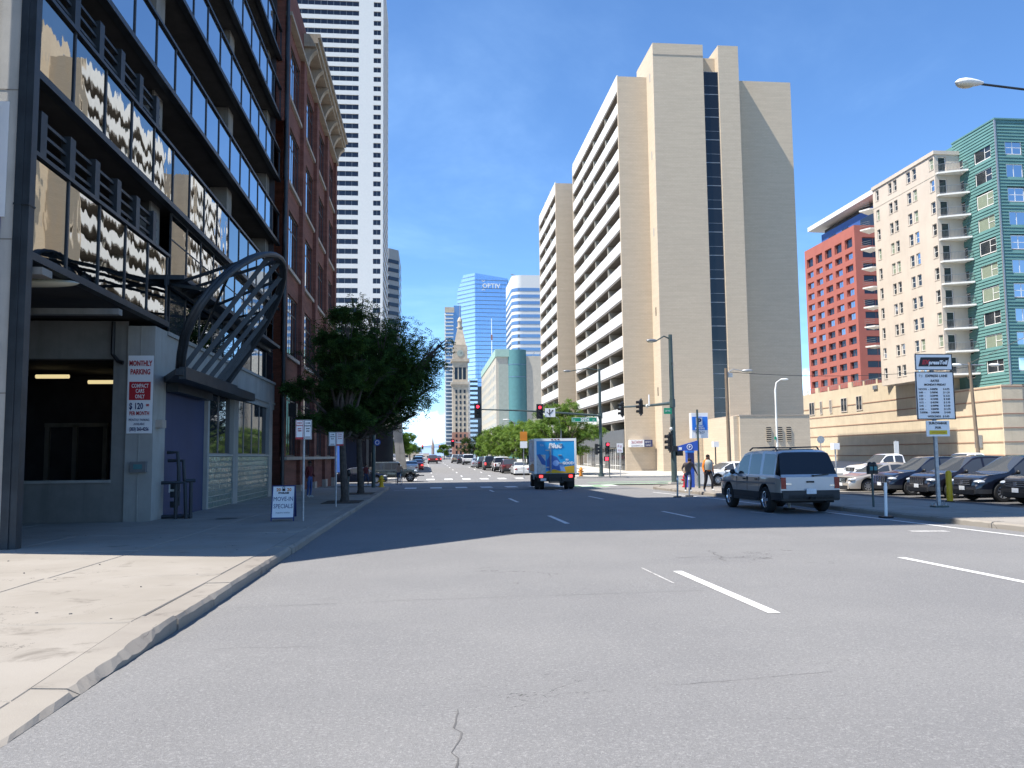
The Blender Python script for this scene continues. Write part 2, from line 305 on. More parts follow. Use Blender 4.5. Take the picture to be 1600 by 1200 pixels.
def copy_tree(o, parent=None):
    c = o.copy(); COL.objects.link(c); WM[c] = WM[o]
    if parent: c.parent = parent; KIDS.setdefault(parent, []).append(c)
    for ch in list(KIDS.get(o, [])): copy_tree(ch, c)
    return c
TEXTS = []
def text(s, size, m, parent, pos, face=0., bold=0., align='CENTER', shear=0., sx=1., tilt=None, space=1., name='lettering'):
    """flat lettering, upright, facing -Y when face=0 (degrees about Z)"""
    TEXTS.append((s, size, m, parent, pos, face, bold, align, shear, sx, tilt, space, name))
def scribble(parent, m, x0, x1, z0, z1, y, n, seed=0):
    """a line of lettering too small to read in the photograph: letter-shaped strokes"""
    rs = random.Random(seed+n); mb = MB(); st = (x1-x0)/n; h = z1-z0; t = min(st, h)*.16
    for i in range(n):
        u = x0+i*st; w_ = st*.72
        for q in rs.sample(((0, 0, t, h), (w_-t, 0, w_, h), (0, 0, w_, t), (0, h-t, w_, h), (0, h/2-t/2, w_, h/2+t/2)), 3): mb.box(u+q[0], y, z0+q[1], u+q[2], y+.003, z0+q[3])
    return mb.build('lettering', M[m], parent)
GZ = ([-200, 0, 75, 110, 170, 900], [1.7, 0, -.6375, -.25, .4, .5])
def gz(y): return float(np.interp(y, *GZ))
class Face:
    """vertical wall plane: kind '-x', '+x' or '-y', at c; u runs along the wall, d goes into it"""
    def __init__(s, kind, c): s.k = kind; s.c = c; s.rot = {'-y': 0., '-x': -math.pi/2, '+x': math.pi/2}[kind]
    def p(s, u, z, d=0.):
        return (u, s.c+d, z) if s.k == '-y' else ((s.c+d, u, z) if s.k == '-x' else (s.c-d, u, z))
    def box(s, mb, u0, u1, z0, z1, d0, d1, m=0):
        a = s.p(u0, z0, d0); b = s.p(u1, z1, d1); mb.box(*a, *b, m)
    def wall(s, mb, u0, u1, z0, z1, holes=(), depth=.2, m=0, mr=0):
        us = sorted({u0, u1, *[h[0] for h in holes], *[h[1] for h in holes]}); zs = sorted({z0, z1, *[h[2] for h in holes], *[h[3] for h in holes]})
        for i in range(len(us)-1):
            run = None
            for j in range(len(zs)-1):
                cu = (us[i]+us[i+1])/2; cz = (zs[j]+zs[j+1])/2
                if any(h[0] < cu < h[1] and h[2] < cz < h[3] for h in holes):
                    if run is not None: mb.poly([s.p(us[i], zs[run]), s.p(us[i+1], zs[run]), s.p(us[i+1], zs[j]), s.p(us[i], zs[j])], m); run = None
                elif run is None: run = j
            if run is not None: mb.poly([s.p(us[i], zs[run]), s.p(us[i+1], zs[run]), s.p(us[i+1], zs[-1]), s.p(us[i], zs[-1])], m)
        for a, b, c, d in holes:
            for (ua, za), (ub, zb) in (((a, c), (b, c)), ((b, c), (b, d)), ((b, d), (a, d)), ((a, d), (a, c))):
                mb.poly([s.p(ua, za), s.p(ub, zb), s.p(ub, zb, depth), s.p(ua, za, depth)], mr)
WCACHE = {}
def window(parent, face, u, z, w_, h, fm, pm, bars_u=(), bars_z=(), depth=.15, fr=.06, name='window', panes=None, proud=None):
    """frame object with its glass pane(s) as children; origin at lower centre, set back by depth"""
    key = (round(w_, 3), round(h, 3), fm.name, tuple(bars_u), tuple(bars_z), fr)
    if key not in WCACHE:
        a = MB(); t = .06
        a.box(-w_/2, -t/2, 0, -w_/2+fr, t/2, h); a.box(w_/2-fr, -t/2, 0, w_/2, t/2, h); a.box(-w_/2+fr, -t/2, 0, w_/2-fr, t/2, fr); a.box(-w_/2+fr, -t/2, h-fr, w_/2-fr, t/2, h)
        for b in bars_u: a.box(w_*b-w_/2-fr*.4, -t/2+.004, fr, w_*b-w_/2+fr*.4, t/2-.004, h-fr)
        for b in bars_z: a.box(-w_/2+fr, -t/2+.008, h*b-fr*.4, w_/2-fr, t/2-.008, h*b+fr*.4)
        WCACHE[key] = a.mesh(name, fm)
    pk = ('pane', round(w_, 3), round(h, 3), pm.name, fr)
    if pk not in WCACHE:
        b = MB(); b.box(-w_/2+fr*.5, -.008, fr*.5, w_/2-fr*.5, .008, h-fr*.5); WCACHE[pk] = b.mesh('pane', pm)
    o = put(name, WCACHE[key], parent, face.p(u, z, depth), face.rot)
    put('pane', WCACHE[pk], o, world=False)
    return o
# ================================================================= SETTING
def sheet(name, x0, x1, ys, m, dz, kind='structure', parent=None):
    a = MB()
    for y0, y1 in zip(ys[:-1], ys[1:]): a.poly([(x0, y0, gz(y0)+dz), (x1, y0, gz(y0)+dz), (x1, y1, gz(y1)+dz), (x0, y1, gz(y1)+dz)])
    return a.build(name, m, parent, kind=kind)
YS = [-200, 0, 75, 110, 170, 900]
sheet('ground', -4000, 4000, YS+[7500], M['ground'], -.06)
road = sheet('road', -2.6, 13.4, [-80, 0, 60], M['asphalt'], 0)
sheet('crossroad', -150, 150, [60, 75, 79], M['asphalt'], 0)
far_road = sheet('road', -3.0, 13.4, [79, 110, 170, 900], M['asphalt'], 0)
sheet('parking_lot', 17.9, 120, [-30, 0, 57], M['lot'], .03)
sheet('parking_lot', 46, 120, [57.0, 75, 110, 140], M['lot'], .034)
def pave(name, poly, h=.15, m='conc'):
    a = MB(); a.prism(poly, lambda u, v: gz(v)-.3, lambda u, v: gz(v)+h); return a.build(name, M[m], kind='structure')
def arc(cx, cy, r, a0, a1, n=8): return [(cx+r*math.cos(R(a0+(a1-a0)*i/n)), cy+r*math.sin(R(a0+(a1-a0)*i/n))) for i in range(n+1)]
def ysplit(poly): return poly
# left near pavement: base under the slabs, kerb stones along the road
LP = pave('pavement', [(-60, -30), (-2.95, -30), (-2.95, 57.5)]+arc(-5.45, 57.5, 2.5, 0, 90)+[(-60, 60)], .01)
RP = pave('pavement', [(13.75, -30), (17.9, -30), (17.9, 38), (46, 38), (46, 57), (23.4, 57)]+arc(23.4, 47.35, 9.65, 90, 180, 10), .115)
def strip(x_in, x_out, ys):
    a = MB()
    for y0, y1 in zip(ys[:-1], ys[1:]):
        P_ = [(x_in(y0), y0), (x_out, y0), (x_out, y1), (x_in(y1), y1)]
        a.poly([(x, y, gz(y)+.15) for x, y in P_]); a.poly([(x_in(y0), y0, gz(y0)-.2), (x_in(y0), y0, gz(y0)+.15), (x_in(y1), y1, gz(y1)+.15), (x_in(y1), y1, gz(y1)-.2)]); 
    y0 = ys[0]; a.poly([(x_in(y0), y0, gz(y0)-.2), (x_out, y0, gz(y0)-.2), (x_out, y0, gz(y0)+.15), (x_in(y0), y0, gz(y0)+.15)])
    return a.build('pavement', M['concL'], kind='structure')
kx = lambda y: float(np.interp(y, [79, 81.5, 90, 160, 900], [14.6, 12.2, 11.7, 9.0, 8.6]))
FL = strip(lambda y: float(np.interp(y, [79.3, 81.5, 900], [-5.4, -3, -3])), -80, [79.3, 81.5, 110, 170, 420]); FR = strip(kx, 70, [79.3, 81.5, 90, 110, 160, 170, 420])
# kerb stones, each its own piece
def kerb(parent, pts, w=.35, seg=2.4, drop=None):
    P = [Vector((x, y, 0)) for x, y in pts]
    for a, b in zip(P[:-1], P[1:]):
        L = (b-a).length; n = max(1, round(L/seg)); d = (b-a).normalized(); nr = Vector((-d.y, d.x, 0))
        for i in range(n):
            g = .008; p = a+d*(L*i/n+g); q = a+d*(L*(i+1)/n-g); j = random.uniform(-.012, .012); h = .15+random.uniform(-.006, .006)
            near = min(p.y, q.y) < 24; m_ = 22 if near else 1; mb = MB(); chip = 0
            for k in range(m_+1):
                c = p.lerp(q, k/m_)+nr*j; hh = h if drop is None else max(.012, h*drop(c.y)); zb = gz(c.y); e = 0
                if near: chip = max(0, chip*.6+random.gauss(0, .008)); e = min(.06, chip+random.uniform(0, .006)+(random.uniform(0, .05) if 6.6 < c.y < 8.6 else 0))
                for off, zz in ((0, -.25), (random.uniform(-.006, .006) if near else 0, max(.0, hh-.035-e)), (.03+e*1.3, max(.004, hh-e*.25)), (w, hh), (w, -.25)): mb.v.append((c.x+nr.x*off, c.y+nr.y*off, zb+zz))
            mb.f = [(0, 1, 2, 3, 4), tuple(5*m_+i_ for i_ in (4, 3, 2, 1, 0))]+[(5*k+i_, 5*k+i_+5, 5*k+(i_+1) % 5+5, 5*k+(i_+1) % 5) for k in range(m_) for i_ in range(5)]; mb.m = [0]*len(mb.f)
            mb.build('kerb_stone', M['kerb'], parent)
DROP = lambda y: float(np.interp(y, [5.4, 6.4, 8.8], [.1, .3, 1]))
kerb(LP, [(-2.6, -3), (-2.6, 57.5)], drop=DROP)
kerb(LP, [(-2.6, 57.5)]+arc(-5.45, 57.5, 2.85, 12, 90, 6)[0:]+[(-30, 60.35)])
kerb(RP, [(13.4, 47.35), (13.4, 2)]); kerb(RP, [(46, 57.35), (23.4, 57.35)]+arc(23.4, 47.35, 10., 90, 180, 7))
# pavement slabs on the near left side, each its own piece
def slabs(parent, xs, ys, top=.15, gap=.009, m='conc', warp=.006):
    for x0, x1 in zip(xs[:-1], xs[1:]):
        for y0, y1 in zip(ys[:-1], ys[1:]):
            z = [top+random.uniform(-warp, warp) for _ in range(4)]; c = [(x0+gap, y0+gap), (x1-gap, y0+gap), (x1-gap, y1-gap), (x0+gap, y1-gap)]
            if x1 > -2.96 and x1 < 0: z[1] *= DROP(y0); z[2] *= DROP(y1)
            mb = MB(); b = .012; k = 0
            ins = [(c[0][0]+b, c[0][1]+b), (c[1][0]-b, c[1][1]+b), (c[2][0]-b, c[2][1]-b), (c[3][0]+b, c[3][1]-b)]
            mb.v = [(u, v, gz(v)-.05) for u, v in c]+[(u, v, gz(v)+z[i]-b) for i, (u, v) in enumerate(c)]+[(u, v, gz(v)+z[i]) for i, (u, v) in enumerate(ins)]
            mb.f = [(8, 9, 10, 11)]+[(i, (i+1) % 4, (i+1) % 4+4, i+4) for i in range(4)]+[(i+4, (i+1) % 4+4, (i+1) % 4+8, i+8) for i in range(4)]; mb.m = [0]*9
            mb.build('pavement_slab', M[m], parent)
slabs(LP, [-14.5, -10.6, -7.95], [2, 6.4, 10.8, 15.2, 19.4, 24.6]); slabs(LP, [-7.95, -5.35, -2.955], [1.0, 3.4, 5.4, 6.4, 8.8, 12.4, 16.2, 19.8, 23.4, 27, 30.6, 34.2, 38, 42, 46, 50, 54, 57.3])
slabs(RP, [13.76, 15.8, 17.88], [12+2.6*i for i in range(14)]); slabs(RP, [17.9, 21, 24.1], [48.2+2.9*i for i in range(4)])
mb = MB(); mb.lathe([(0, .006), (.3, .006), (.32, .0)], (-5.9, 25.3, gz(25.3)+.152), 'z', 20); mb.build('manhole_cover', M['steel'], LP)
# gum spots and small oil stains, thin discs on the slabs and the lane
for i in range(30):
    x = random.uniform(-7.8, -3.1); y = random.uniform(4.5, 20); r_ = random.uniform(.008, .018)
    MB().prism([(x+r_*math.cos(R(a))*random.uniform(.8, 1.2), y+r_*math.sin(R(a))*random.uniform(.8, 1.2)) for a in range(0, 360, 40)], lambda u, v: gz(v)+.1, lambda u, v: gz(v)+.1585).build('gum_spot', M['crackfill'], LP) if DROP(y) > .99 else None
# painted markings
def mark(parent, pts, m='paint', dz=.005, name='lane_dash'):
    a = MB(); a.poly([(x, y, gz(y)+dz) for x, y in pts]); return a.build(name, M[m], parent)
def dash(parent, x, y0, y1, w=.14, m='paint', name='lane_dash'): return mark(parent, [(x-w/2, y0), (x+w/2, y0), (x+w/2, y1), (x-w/2, y1)], m, name=name)
for y0, y1 in ((9.0, 12.6), (22.7, 26.2), (35.4, 39.2), (48.5, 51.8)): dash(road, 3.82, y0, y1)
for y0, y1 in ((10.2, 13.6), (24.1, 27.4), (36.9, 40.3), (48.4, 51.3)): dash(road, 8.05 if y0 < 20 else 7.85, y0, y1)
mark(road, [(3.38, 11.4), (3.41, 11.4), (3.40, 13.1), (3.37, 13.1)], 'paint_old')
dash(road, 12.65, 5.5, 36, .12, name='edge_line'); mark(road, [(12.55, 36), (12.68, 36), (12.2, 44.2), (12.08, 44.0)], name='edge_line')
mark(road, [(11.1, 18.2), (11.9, 18.0), (11.95, 18.35), (11.15, 18.5)], 'paint_old', name='stop_mark'); mark(road, [(10.4, 26.3), (10.7, 24.9), (10.85, 24.9), (10.55, 26.3)], 'paint_old', name='stop_mark')
for i in range(9): mark(road, [(-1.6+1.75*i, 56.6), (-.8+1.75*i, 56.6), (-.8+1.75*i, 59.3), (-1.6+1.75*i, 59.3)], name='crosswalk_bar')
mark(road, [(-2.2, 53.6), (12, 53.6), (12, 54.0), (-2.2, 54.0)], 'paint_old', name='stop_line')
for i in range(9): mark(far_road, [(-1.9+1.75*i, 80.2), (-1.1+1.75*i, 80.2), (-1.1+1.75*i, 83), (-1.9+1.75*i, 83)], name='crosswalk_bar')
for x in (.5, 3.6, 6.6):
    for k in range(7):
        if x < 6 or k < 4: dash(far_road, x-.1*k, 88+12.5*k, 91.2+12.5*k, .15)
mark(road, [(9.4, 59.9), (13.6, 59.9), (11.9, 54.5), (9.2, 54.5)], 'green_lane', .003, name='green_bike_lane')
cr = bpy.data.objects['crossroad']
mark(cr, [(13, 60.5), (40, 60.5), (40, 62.3), (13, 62.3)], 'green_lane', .004, name='green_bike_lane'); mark(cr, [(13, 66), (40, 66), (40, 67.8), (13, 67.8)], 'green_lane', .004, name='green_bike_lane')
for y in (60.4, 62.4): mark(cr, [(15, y), (40, y), (40, y+.12), (15, y+.12)], name='edge_line')
# hand-sized cracks and an old utility cut near the camera (thin filled strips)
def crack(pts, w=.012):
    a = MB(); P = [Vector((x, y, 0)) for x, y in pts]
    for p, q in zip(P[:-1], P[1:]):
        d = (q-p).normalized(); n = Vector((-d.y, d.x, 0))*w*random.uniform(.4, 1.1)
        a.poly([(c.x, c.y, gz(c.y)+.003) for c in (p-n, q-n, q+n, p+n)])
    a.build('crack', M['crackfill'], road)
def wander(x, y, dx, dy, n, s):
    out = [(x, y)]
    for i in range(n): x += dx+random.uniform(-s, s); y += dy+random.uniform(-s, s); out.append((x, y))
    return out
crack(wander(4.3, 14.3, .12, -.06, 10, .12), .009); crack(wander(5.3, 15.4, .0, -.16, 9, .12), .01); crack(wander(4.6, 13.9, .1, .03, 22, .03), .005)
crack(wander(-2.3, 10.4, .3, .02, 20, .03), .004); crack(wander(.2, 5.9, .0, -.09, 12, .05), .006); crack(wander(1.8, 6.3, .09, .012, 16, .015), .003); crack(wander(-2.0, 8.1, .12, -.01, 9, .03), .003)
# storm drain cover & tree pits
# mountains
def ridge(name, Y, x0, x1, h0, n, m, seed):
    rs = random.Random(seed); a = MB(); xs = [x0+(x1-x0)*i/n for i in range(n+1)]
    hs = [h0*(.62+.22*math.sin(i*.37+seed)+.14*math.sin(i*.93)+rs.uniform(-.07, .07)) for i in range(n+1)]
    for i in range(n):
        a.poly([(xs[i], Y, -10), (xs[i+1], Y, -10), (xs[i+1], Y+900, hs[i+1]), (xs[i], Y+900, hs[i])]); a.poly([(xs[i], Y+900, hs[i]), (xs[i+1], Y+900, hs[i+1]), (xs[i+1], Y+2500, -10), (xs[i], Y+2500, -10)])
    a.build(name, M[m], kind='structure', smooth=True, ang=80)
ridge('hills', 6500, -3500, 4500, 165, 60, 'hill', 3)

# ================================================================= PARKING GARAGE (left, X = -8)
G = thing('parking_garage', 'dark parking garage with mirrored glass bands and a steel hoop over its door', 'garage', (-8, 30, 0))
FX = Face('+x', -8.0)
YN, YF = 17.3, 44.5
bands = [(5.88, 7.9), (9.66, 11.4), (13.2, 14.72), (16.7, 18.2), (20.15, 21.7), (23.5, 25.0), (27.0, 28.5)]
for k, (z0, z1) in enumerate(bands):
    y1 = 25.9 if k == 0 else YF; y0 = 17.12; n = max(1, round((y1-y0)/1.88)); st = (y1-y0)/n
    key = MB(); key.box(-.03, .03, .05, .03, st-.03, z1-z0-.05); me = key.mesh('spandrel_panel', M['panel'] if k < 2 else M['panelsky'])
    mm = MB().box(-.05, -.035, 0, .05, .035, z1-z0); mme = mm.mesh('mullion', M['steel'])
    for i in range(n): put('spandrel_panel', me, G, (-8.0, y0+i*st, z0))
    for i in range(n+1): put('mullion', mme, G, (-7.99, y0+i*st, z0))
    mb = MB(); mb.box(-8.1, y0-.1, z1, -7.9, y1+.1, z1+.09); mb.box(-8.1, y0-.1, z0-.16, -7.88, y1+.1, z0); mb.build('band_rail', M['steel'], G)
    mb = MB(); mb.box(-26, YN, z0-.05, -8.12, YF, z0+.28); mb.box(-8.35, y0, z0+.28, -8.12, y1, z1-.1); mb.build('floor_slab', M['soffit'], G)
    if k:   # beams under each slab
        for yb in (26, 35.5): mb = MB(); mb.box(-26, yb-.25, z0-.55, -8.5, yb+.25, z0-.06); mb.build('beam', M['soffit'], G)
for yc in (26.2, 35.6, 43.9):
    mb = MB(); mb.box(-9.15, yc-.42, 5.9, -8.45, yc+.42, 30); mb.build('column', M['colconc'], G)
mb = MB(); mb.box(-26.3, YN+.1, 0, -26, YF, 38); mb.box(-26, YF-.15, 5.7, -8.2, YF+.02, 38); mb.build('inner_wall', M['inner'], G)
# upper part out of the frame
mb = MB(); mb.box(-26, YN+.2, 30.2, -8.05, 29.5, 50); mb.box(-26, 29.5, 30.2, -8.05, YF-.2, 31); mb.build('upper_wall', M['panelsky'], G)
# near end wall in the sun and the corner post
mb = MB(); mb.box(-26, 16.9, -.2, -8.14, 17.3, 30.2); mb.build('end_wall', M['wallc'], G)
for zz in (3.0, 6.05, 9.1): mb = MB(); mb.box(-26, 16.893, zz, -8.15, 16.902, zz+.025); mb.build('wall_joint', M['kerb'], G)
mb = MB(); mb.box(-8.14, 16.86, -.2, -7.99, 17.14, 30.2); mb.box(-7.99, 16.885, -.2, -7.86, 17.12, 30.2); mb.box(-8.15, 16.85, 6.75, -7.85, 17.15, 6.79); mb.build('corner_post', M['steel2'], G)
# railings in the two lowest openings
for zb, k in ((7.99, 0), (11.5, 1)):
    y0, y1 = 17.4, 25.3; nn = 6
    for i in range(nn):
        y = 17.75+i*1.42; mb = MB(); mb.box(-8.22, y-.14, zb, -8.02, y+.14, zb+1.0); mb.build('railing_post', M['steel2'], G)
    for h in (.3, .58, .86): mb = MB(); mb.box(-8.15, y0-.3, zb+h-.03, -8.1, y1, zb+h+.04); mb.build('railing_bar', M['steel2'], G)
# entrance: recess, wall facing the camera with an opening, white pillar
FY = Face('-y', 25.0)
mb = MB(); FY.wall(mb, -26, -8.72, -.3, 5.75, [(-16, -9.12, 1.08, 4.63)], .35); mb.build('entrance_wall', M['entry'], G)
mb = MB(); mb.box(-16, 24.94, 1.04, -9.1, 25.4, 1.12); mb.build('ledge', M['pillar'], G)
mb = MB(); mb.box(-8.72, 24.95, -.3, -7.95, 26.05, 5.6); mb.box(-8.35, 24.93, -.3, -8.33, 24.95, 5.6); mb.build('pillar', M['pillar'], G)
mb = MB(); mb.tube([(-9.1, 24.85, 5.7), (-9.1, 24.85, 4.75), (-8.95, 24.85, 4.55), (-8.8, 24.85, 4.5)], .06); mb.build('drain_pipe', M['black'], G)
for x0, x1, y in ((-14.5, -11.2, 21.9), (-10.9, -7.75, 21.6)): mb = MB(); mb.box(x0, y-.12, 5.35, x1, y+.12, 5.5); mb.build('sprinkler_duct', M['colconc'], G)
mb = MB(); mb.ell((-8.6, 19.0, 5.62), (.9, .2, .1), 14, 6); mb.build('ceiling_lamp', M['lampglass'], G, smooth=True)
mb = MB(); mb.box(-8.4, 17.3, 5.45, -7.75, 17.75, 5.6); mb.build('ceiling_lamp', M['colconc'], G)
# room behind the opening
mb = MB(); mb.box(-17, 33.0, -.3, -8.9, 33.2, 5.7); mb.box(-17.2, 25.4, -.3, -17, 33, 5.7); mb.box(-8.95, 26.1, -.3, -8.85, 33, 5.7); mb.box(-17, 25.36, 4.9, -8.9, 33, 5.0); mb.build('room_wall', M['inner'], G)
mb = MB()
for x in (-14.3, -13.3, -12.2): mb.box(x-.08, 32.8, -.2, x+.08, 32.95, 3.0)
mb.box(-14.4, 32.8, 2.95, -12.1, 32.95, 3.1); mb.build('door_frame', M['colconc'], G)
for a, b in (((-13.6, 30.2, 4.62), (-12.5, 30.2, 4.62)), ((-12.4, 31.6, 4.55), (-11.4, 31.6, 4.55))):
    mb = MB(); mb.cyl(a, b, .07, n=8); mb.build('fluorescent_lamp', M['tube'], G)
mb = MB(); mb.box(-10.6, 32.9, 1.9, -10.2, 32.98, 2.3); mb.build('notice', M['offwhite'], G)
mb = MB(); mb.box(-9.5, 32.6, 1.5, -8.96, 32.98, 2.5); mb.build('meter_box', M['black'], G)
# blue wall, glass blocks and ground floor windows
mb = MB(); mb.box(-8.3, 26.05, -.4, -8.06, 30.95, 4.2); mb.build('blue_wall', M['bluewall'], G)
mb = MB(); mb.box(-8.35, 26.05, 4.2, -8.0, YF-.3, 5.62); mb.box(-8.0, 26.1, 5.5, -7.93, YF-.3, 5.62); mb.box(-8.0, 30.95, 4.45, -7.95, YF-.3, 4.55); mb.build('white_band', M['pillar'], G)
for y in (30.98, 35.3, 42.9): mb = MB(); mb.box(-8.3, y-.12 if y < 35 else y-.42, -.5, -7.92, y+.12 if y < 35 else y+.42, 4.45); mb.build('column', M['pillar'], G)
for y0, y1 in ((31.1, 34.86), (35.74, 42.46)):
    mb = MB(); nb = round((y1-y0)/.215); st = (y1-y0)/nb; rows = 10; hh = 2.12/rows
    for i in range(nb):
        for j in range(rows):
            a0, a1, b0, b1 = y0+i*st+.01, y0+(i+1)*st-.01, -.33+j*hh+.01, -.33+(j+1)*hh-.01; s_ = .03
            k = len(mb.v); d = random.uniform(-.003, .003)
            mb.v += [(-7.99, a0, b0), (-7.99, a1, b0), (-7.99, a1, b1), (-7.99, a0, b1), (-7.955+d, a0+s_, b0+s_), (-7.955-d, a1-s_, b0+s_), (-7.955-d, a1-s_, b1-s_), (-7.955+d, a0+s_, b1-s_)]
            for f in ((4, 5, 6, 7), (0, 1, 5, 4), (1, 2, 6, 5), (2, 3, 7, 6), (3, 0, 4, 7)): mb.f.append(tuple(k+q for q in f)); mb.m.append(0)
    mb.build('glass_block_panel', M['glassblock'], G, kind='stuff')
    mb = MB(); mb.box(-8.2, y0-.1, -.5, -8.0, y1+.1, 1.8); mb.box(-8.2, y0, -.52, -7.94, y1, -.34); mb.box(-8.2, y0-.05, 1.79, -7.93, y1+.05, 1.86); mb.build('panel_frame', M['concL'], G)
    n = 2 if y1 < 35 else 4; st = (y1-y0)/n
    for i in range(n): window(G, FX, y0+st*(i+.5), 1.86, st, 2.55, M['grey'], M['win'], (), (), .1, .05)
# first floor window wall with transom
n = 10; st = (YF-.4-26.65)/n
for i in range(n):
    window(G, FX, 26.65+st*(i+.5), 5.64, st, 1.6, M['steel2'], M['winr'] if i % 3 else M['win'], (), (), .12, .05)
    window(G, FX, 26.65+st*(i+.5), 7.3, st, 2.2, M['steel2'], M['panel'], (), (.62,), .12, .05)
mb = MB(); mb.box(-8.15, 25.9, 7.2, -7.45, 42.5, 7.34); mb.box(-8.05, 25.9, 7.02, -7.9, 42.5, 7.2); mb.build('ledge_canopy', M['steel2'], G)
# steel hoop over the door
H = MB(); hp = [(24.0, 4.25), (22.75, 5.0), (22.35, 5.75), (22.6, 6.5), (23.3, 7.1), (24.3, 7.6), (25.5, 7.9), (26.7, 7.95), (27.8, 7.7), (28.7, 7.15), (29.25, 6.3), (29.45, 5.3), (29.3, 4.25)]
def hx(z_): return -7.0+(z_-4.25)*.62
pts = []
for i in range(len(hp)-1):
    for t in (0, .5):
        p0, p1, p2, p3 = hp[max(i-1, 0)], hp[i], hp[i+1], hp[min(i+2, len(hp)-1)]
        f = lambda a, b, c, d: .5*((2*b)+(-a+c)*t+(2*a-5*b+4*c-d)*t*t+(-a+3*b-3*c+d)*t**3)
        y_, z_ = f(p0[0], p1[0], p2[0], p3[0]), f(p0[1], p1[1], p2[1], p3[1]); pts.append((hx(z_), y_, z_))
pts.append((hx(4.25), 29.3, 4.25))
for off in (0, .1): H.tube([(x+off, y, z_) for x, y, z_ in pts], .085, 8)
H.build('hoop', M['steel2'], G, smooth=True)
for i, (yb, (yt, zt)) in enumerate(zip((24.4, 25.3, 26.3, 27.3, 28.3, 28.9), ((25.3, 7.85), (26.5, 7.95), (27.7, 7.72), (28.5, 7.3), (29.1, 6.6), (29.4, 5.7)))):
    mb = MB(); mb.bar((-7.05, yb, 4.2), (hx(zt), yt, zt), .07, .14); mb.build('hoop_rib', M['steel2'], G)
for (y0, z0), (yt, zt) in (((26.3, 7.1), (24.4, 7.6)), ((27.3, 7.1), (26.3, 7.9)), ((28.6, 7.1), (24.0, 7.4)), ((30.5, 7.1), (27.8, 7.65)), ((33, 7.1), (29.0, 6.8)), ((26.2, 7.1), (22.5, 6.2)), ((29.5, 5.7), (23.0, 6.9)), ((31, 5.7), (28.9, 7.0))):
    mb = MB(); mb.bar((-7.95, y0, z0), (hx(zt), yt, zt), .05, .09); mb.build('hoop_strut', M['steel2'], G)
mb = MB(); mb.prism([(-7.98, 25.9), (-6.95, 23.6), (-6.75, 23.6), (-6.75, 30.0), (-7.98, 30.9)], 4.02, 4.2); mb.box(-7.95, 26.1, 3.75, -7.6, 30.2, 4.02); mb.box(-6.9, 23.7, 3.92, -6.7, 29.95, 4.26); mb.build('door_canopy', M['steel2'], G)
mb = MB(); mb.box(-7.98, 30.0, 4.1, -7.3, 35.9, 4.42); mb.build('canopy_end', M['steel2'], G)
# gas pipes by the pillar
mb = MB(); y = 26.5
for pts_ in ([(-7.85, 25.5, 1.0), (-7.2, 25.6, 1.0), (-7.15, 25.6, -.1)], [(-7.85, 25.6, .0), (-7.05, 25.7, .0)], [(-7.45, 25.6, -.15), (-7.45, 25.6, 1.05)], [(-7.05, 25.7, -.15), (-7.05, 25.7, 1.05)], [(-7.85, 26.0, 1.9), (-7.55, 26.0, 1.9), (-7.5, 26.0, 1.4), (-7.5, 26.0, .3)], [(-7.85, 26.1, 1.65), (-7.4, 26.1, 1.65), (-7.35, 26.1, 1.0)], [(-7.2, 25.6, 1.05), (-6.95, 25.75, 1.05)]):
    mb.tube(pts_, .055, 8)
for zz in (.25, .55, .8): mb.cyl((-7.6, 25.95, zz), (-7.6, 25.95, zz+.18), .12)
gp = mb.build('gas_pipe', M['steel2'], smooth=True); tag(gp, 'dark grey gas pipes and valves against the white pillar base by the blue wall', 'pipe')
mb = MB(); mb.box(-7.75, 25.9, .7, -7.5, 26.2, .95); put('gauge', mb.mesh('gauge', M['offwhite']), gp)
mb = MB(); mb.box(-7.95, 25.15, 2.62, -7.75, 25.5, 2.85); o = mb.build('alarm_box', M['sill']); tag(o, 'small rusty box on the side of the white pillar with the parking sign', 'box')
t = thing('ticket_box', 'small grey ticket box on the white pillar under the monthly parking sign', 'box', (-8.3, 24.9, 1.35))
MB().box(-8.52, 24.8, 1.33, -8.08, 24.95, 1.64).build('case', M['grey'], t); MB().box(-8.42, 24.785, 1.42, -8.18, 24.8, 1.56).build('display', M['teal'], t)
t = thing('parking_sign', 'tall monthly parking price sign in red and white on the garage pillar', 'sign', (-8.33, 24.92, 3.5))
MB().box(-8.68, 24.905, 2.45, -7.97, 24.925, 4.72).build('board', M['signwhite'], t)
MB().box(-8.63, 24.895, 3.42, -8.03, 24.904, 3.95).build('red_field', M['signred'], t)
for s, sz, mm, zz, bo in (('MONTHLY', .215, 'signred', 4.42, .006), ('PARKING', .215, 'signred', 4.17, .006), ('COMPACT', .16, 'signwhite', 3.78, .002), ('CARS', .16, 'signwhite', 3.63, .002), ('ONLY', .16, 'signwhite', 3.47, .002), ('PER MONTH', .16, 'signred', 2.98, .003), ('MONTHLY PARKING', .1, 'navyink', 2.81, 0), ('AVAILABLE', .1, 'navyink', 2.69, 0), ('(303) 260-4256', .14, 'navyink', 2.53, .003)):
    text(s, sz, M[mm], t, (-8.325, 24.89, zz), 0, bo, sx=.62)
text('$ 120', .25, M['navyink'], t, (-8.42, 24.89, 3.16), 0, .006, sx=.68); text('00', .09, M['signred'], t, (-8.1, 24.89, 3.24), 0, .004)
t = thing('banner', 'white and purple sign on the sunlit end wall at the left edge', 'sign', (-9, 16.42, 6))
MB().box(-10.4, 16.86, 6.5, -8.3, 16.88, 8.85).build('board', M['signwhite'], t); MB().box(-10.4, 16.865, 4.5, -8.38, 16.878, 6.49).build('lower_banner', mat('purple_banner', (.06, .035, .25), .6), t)
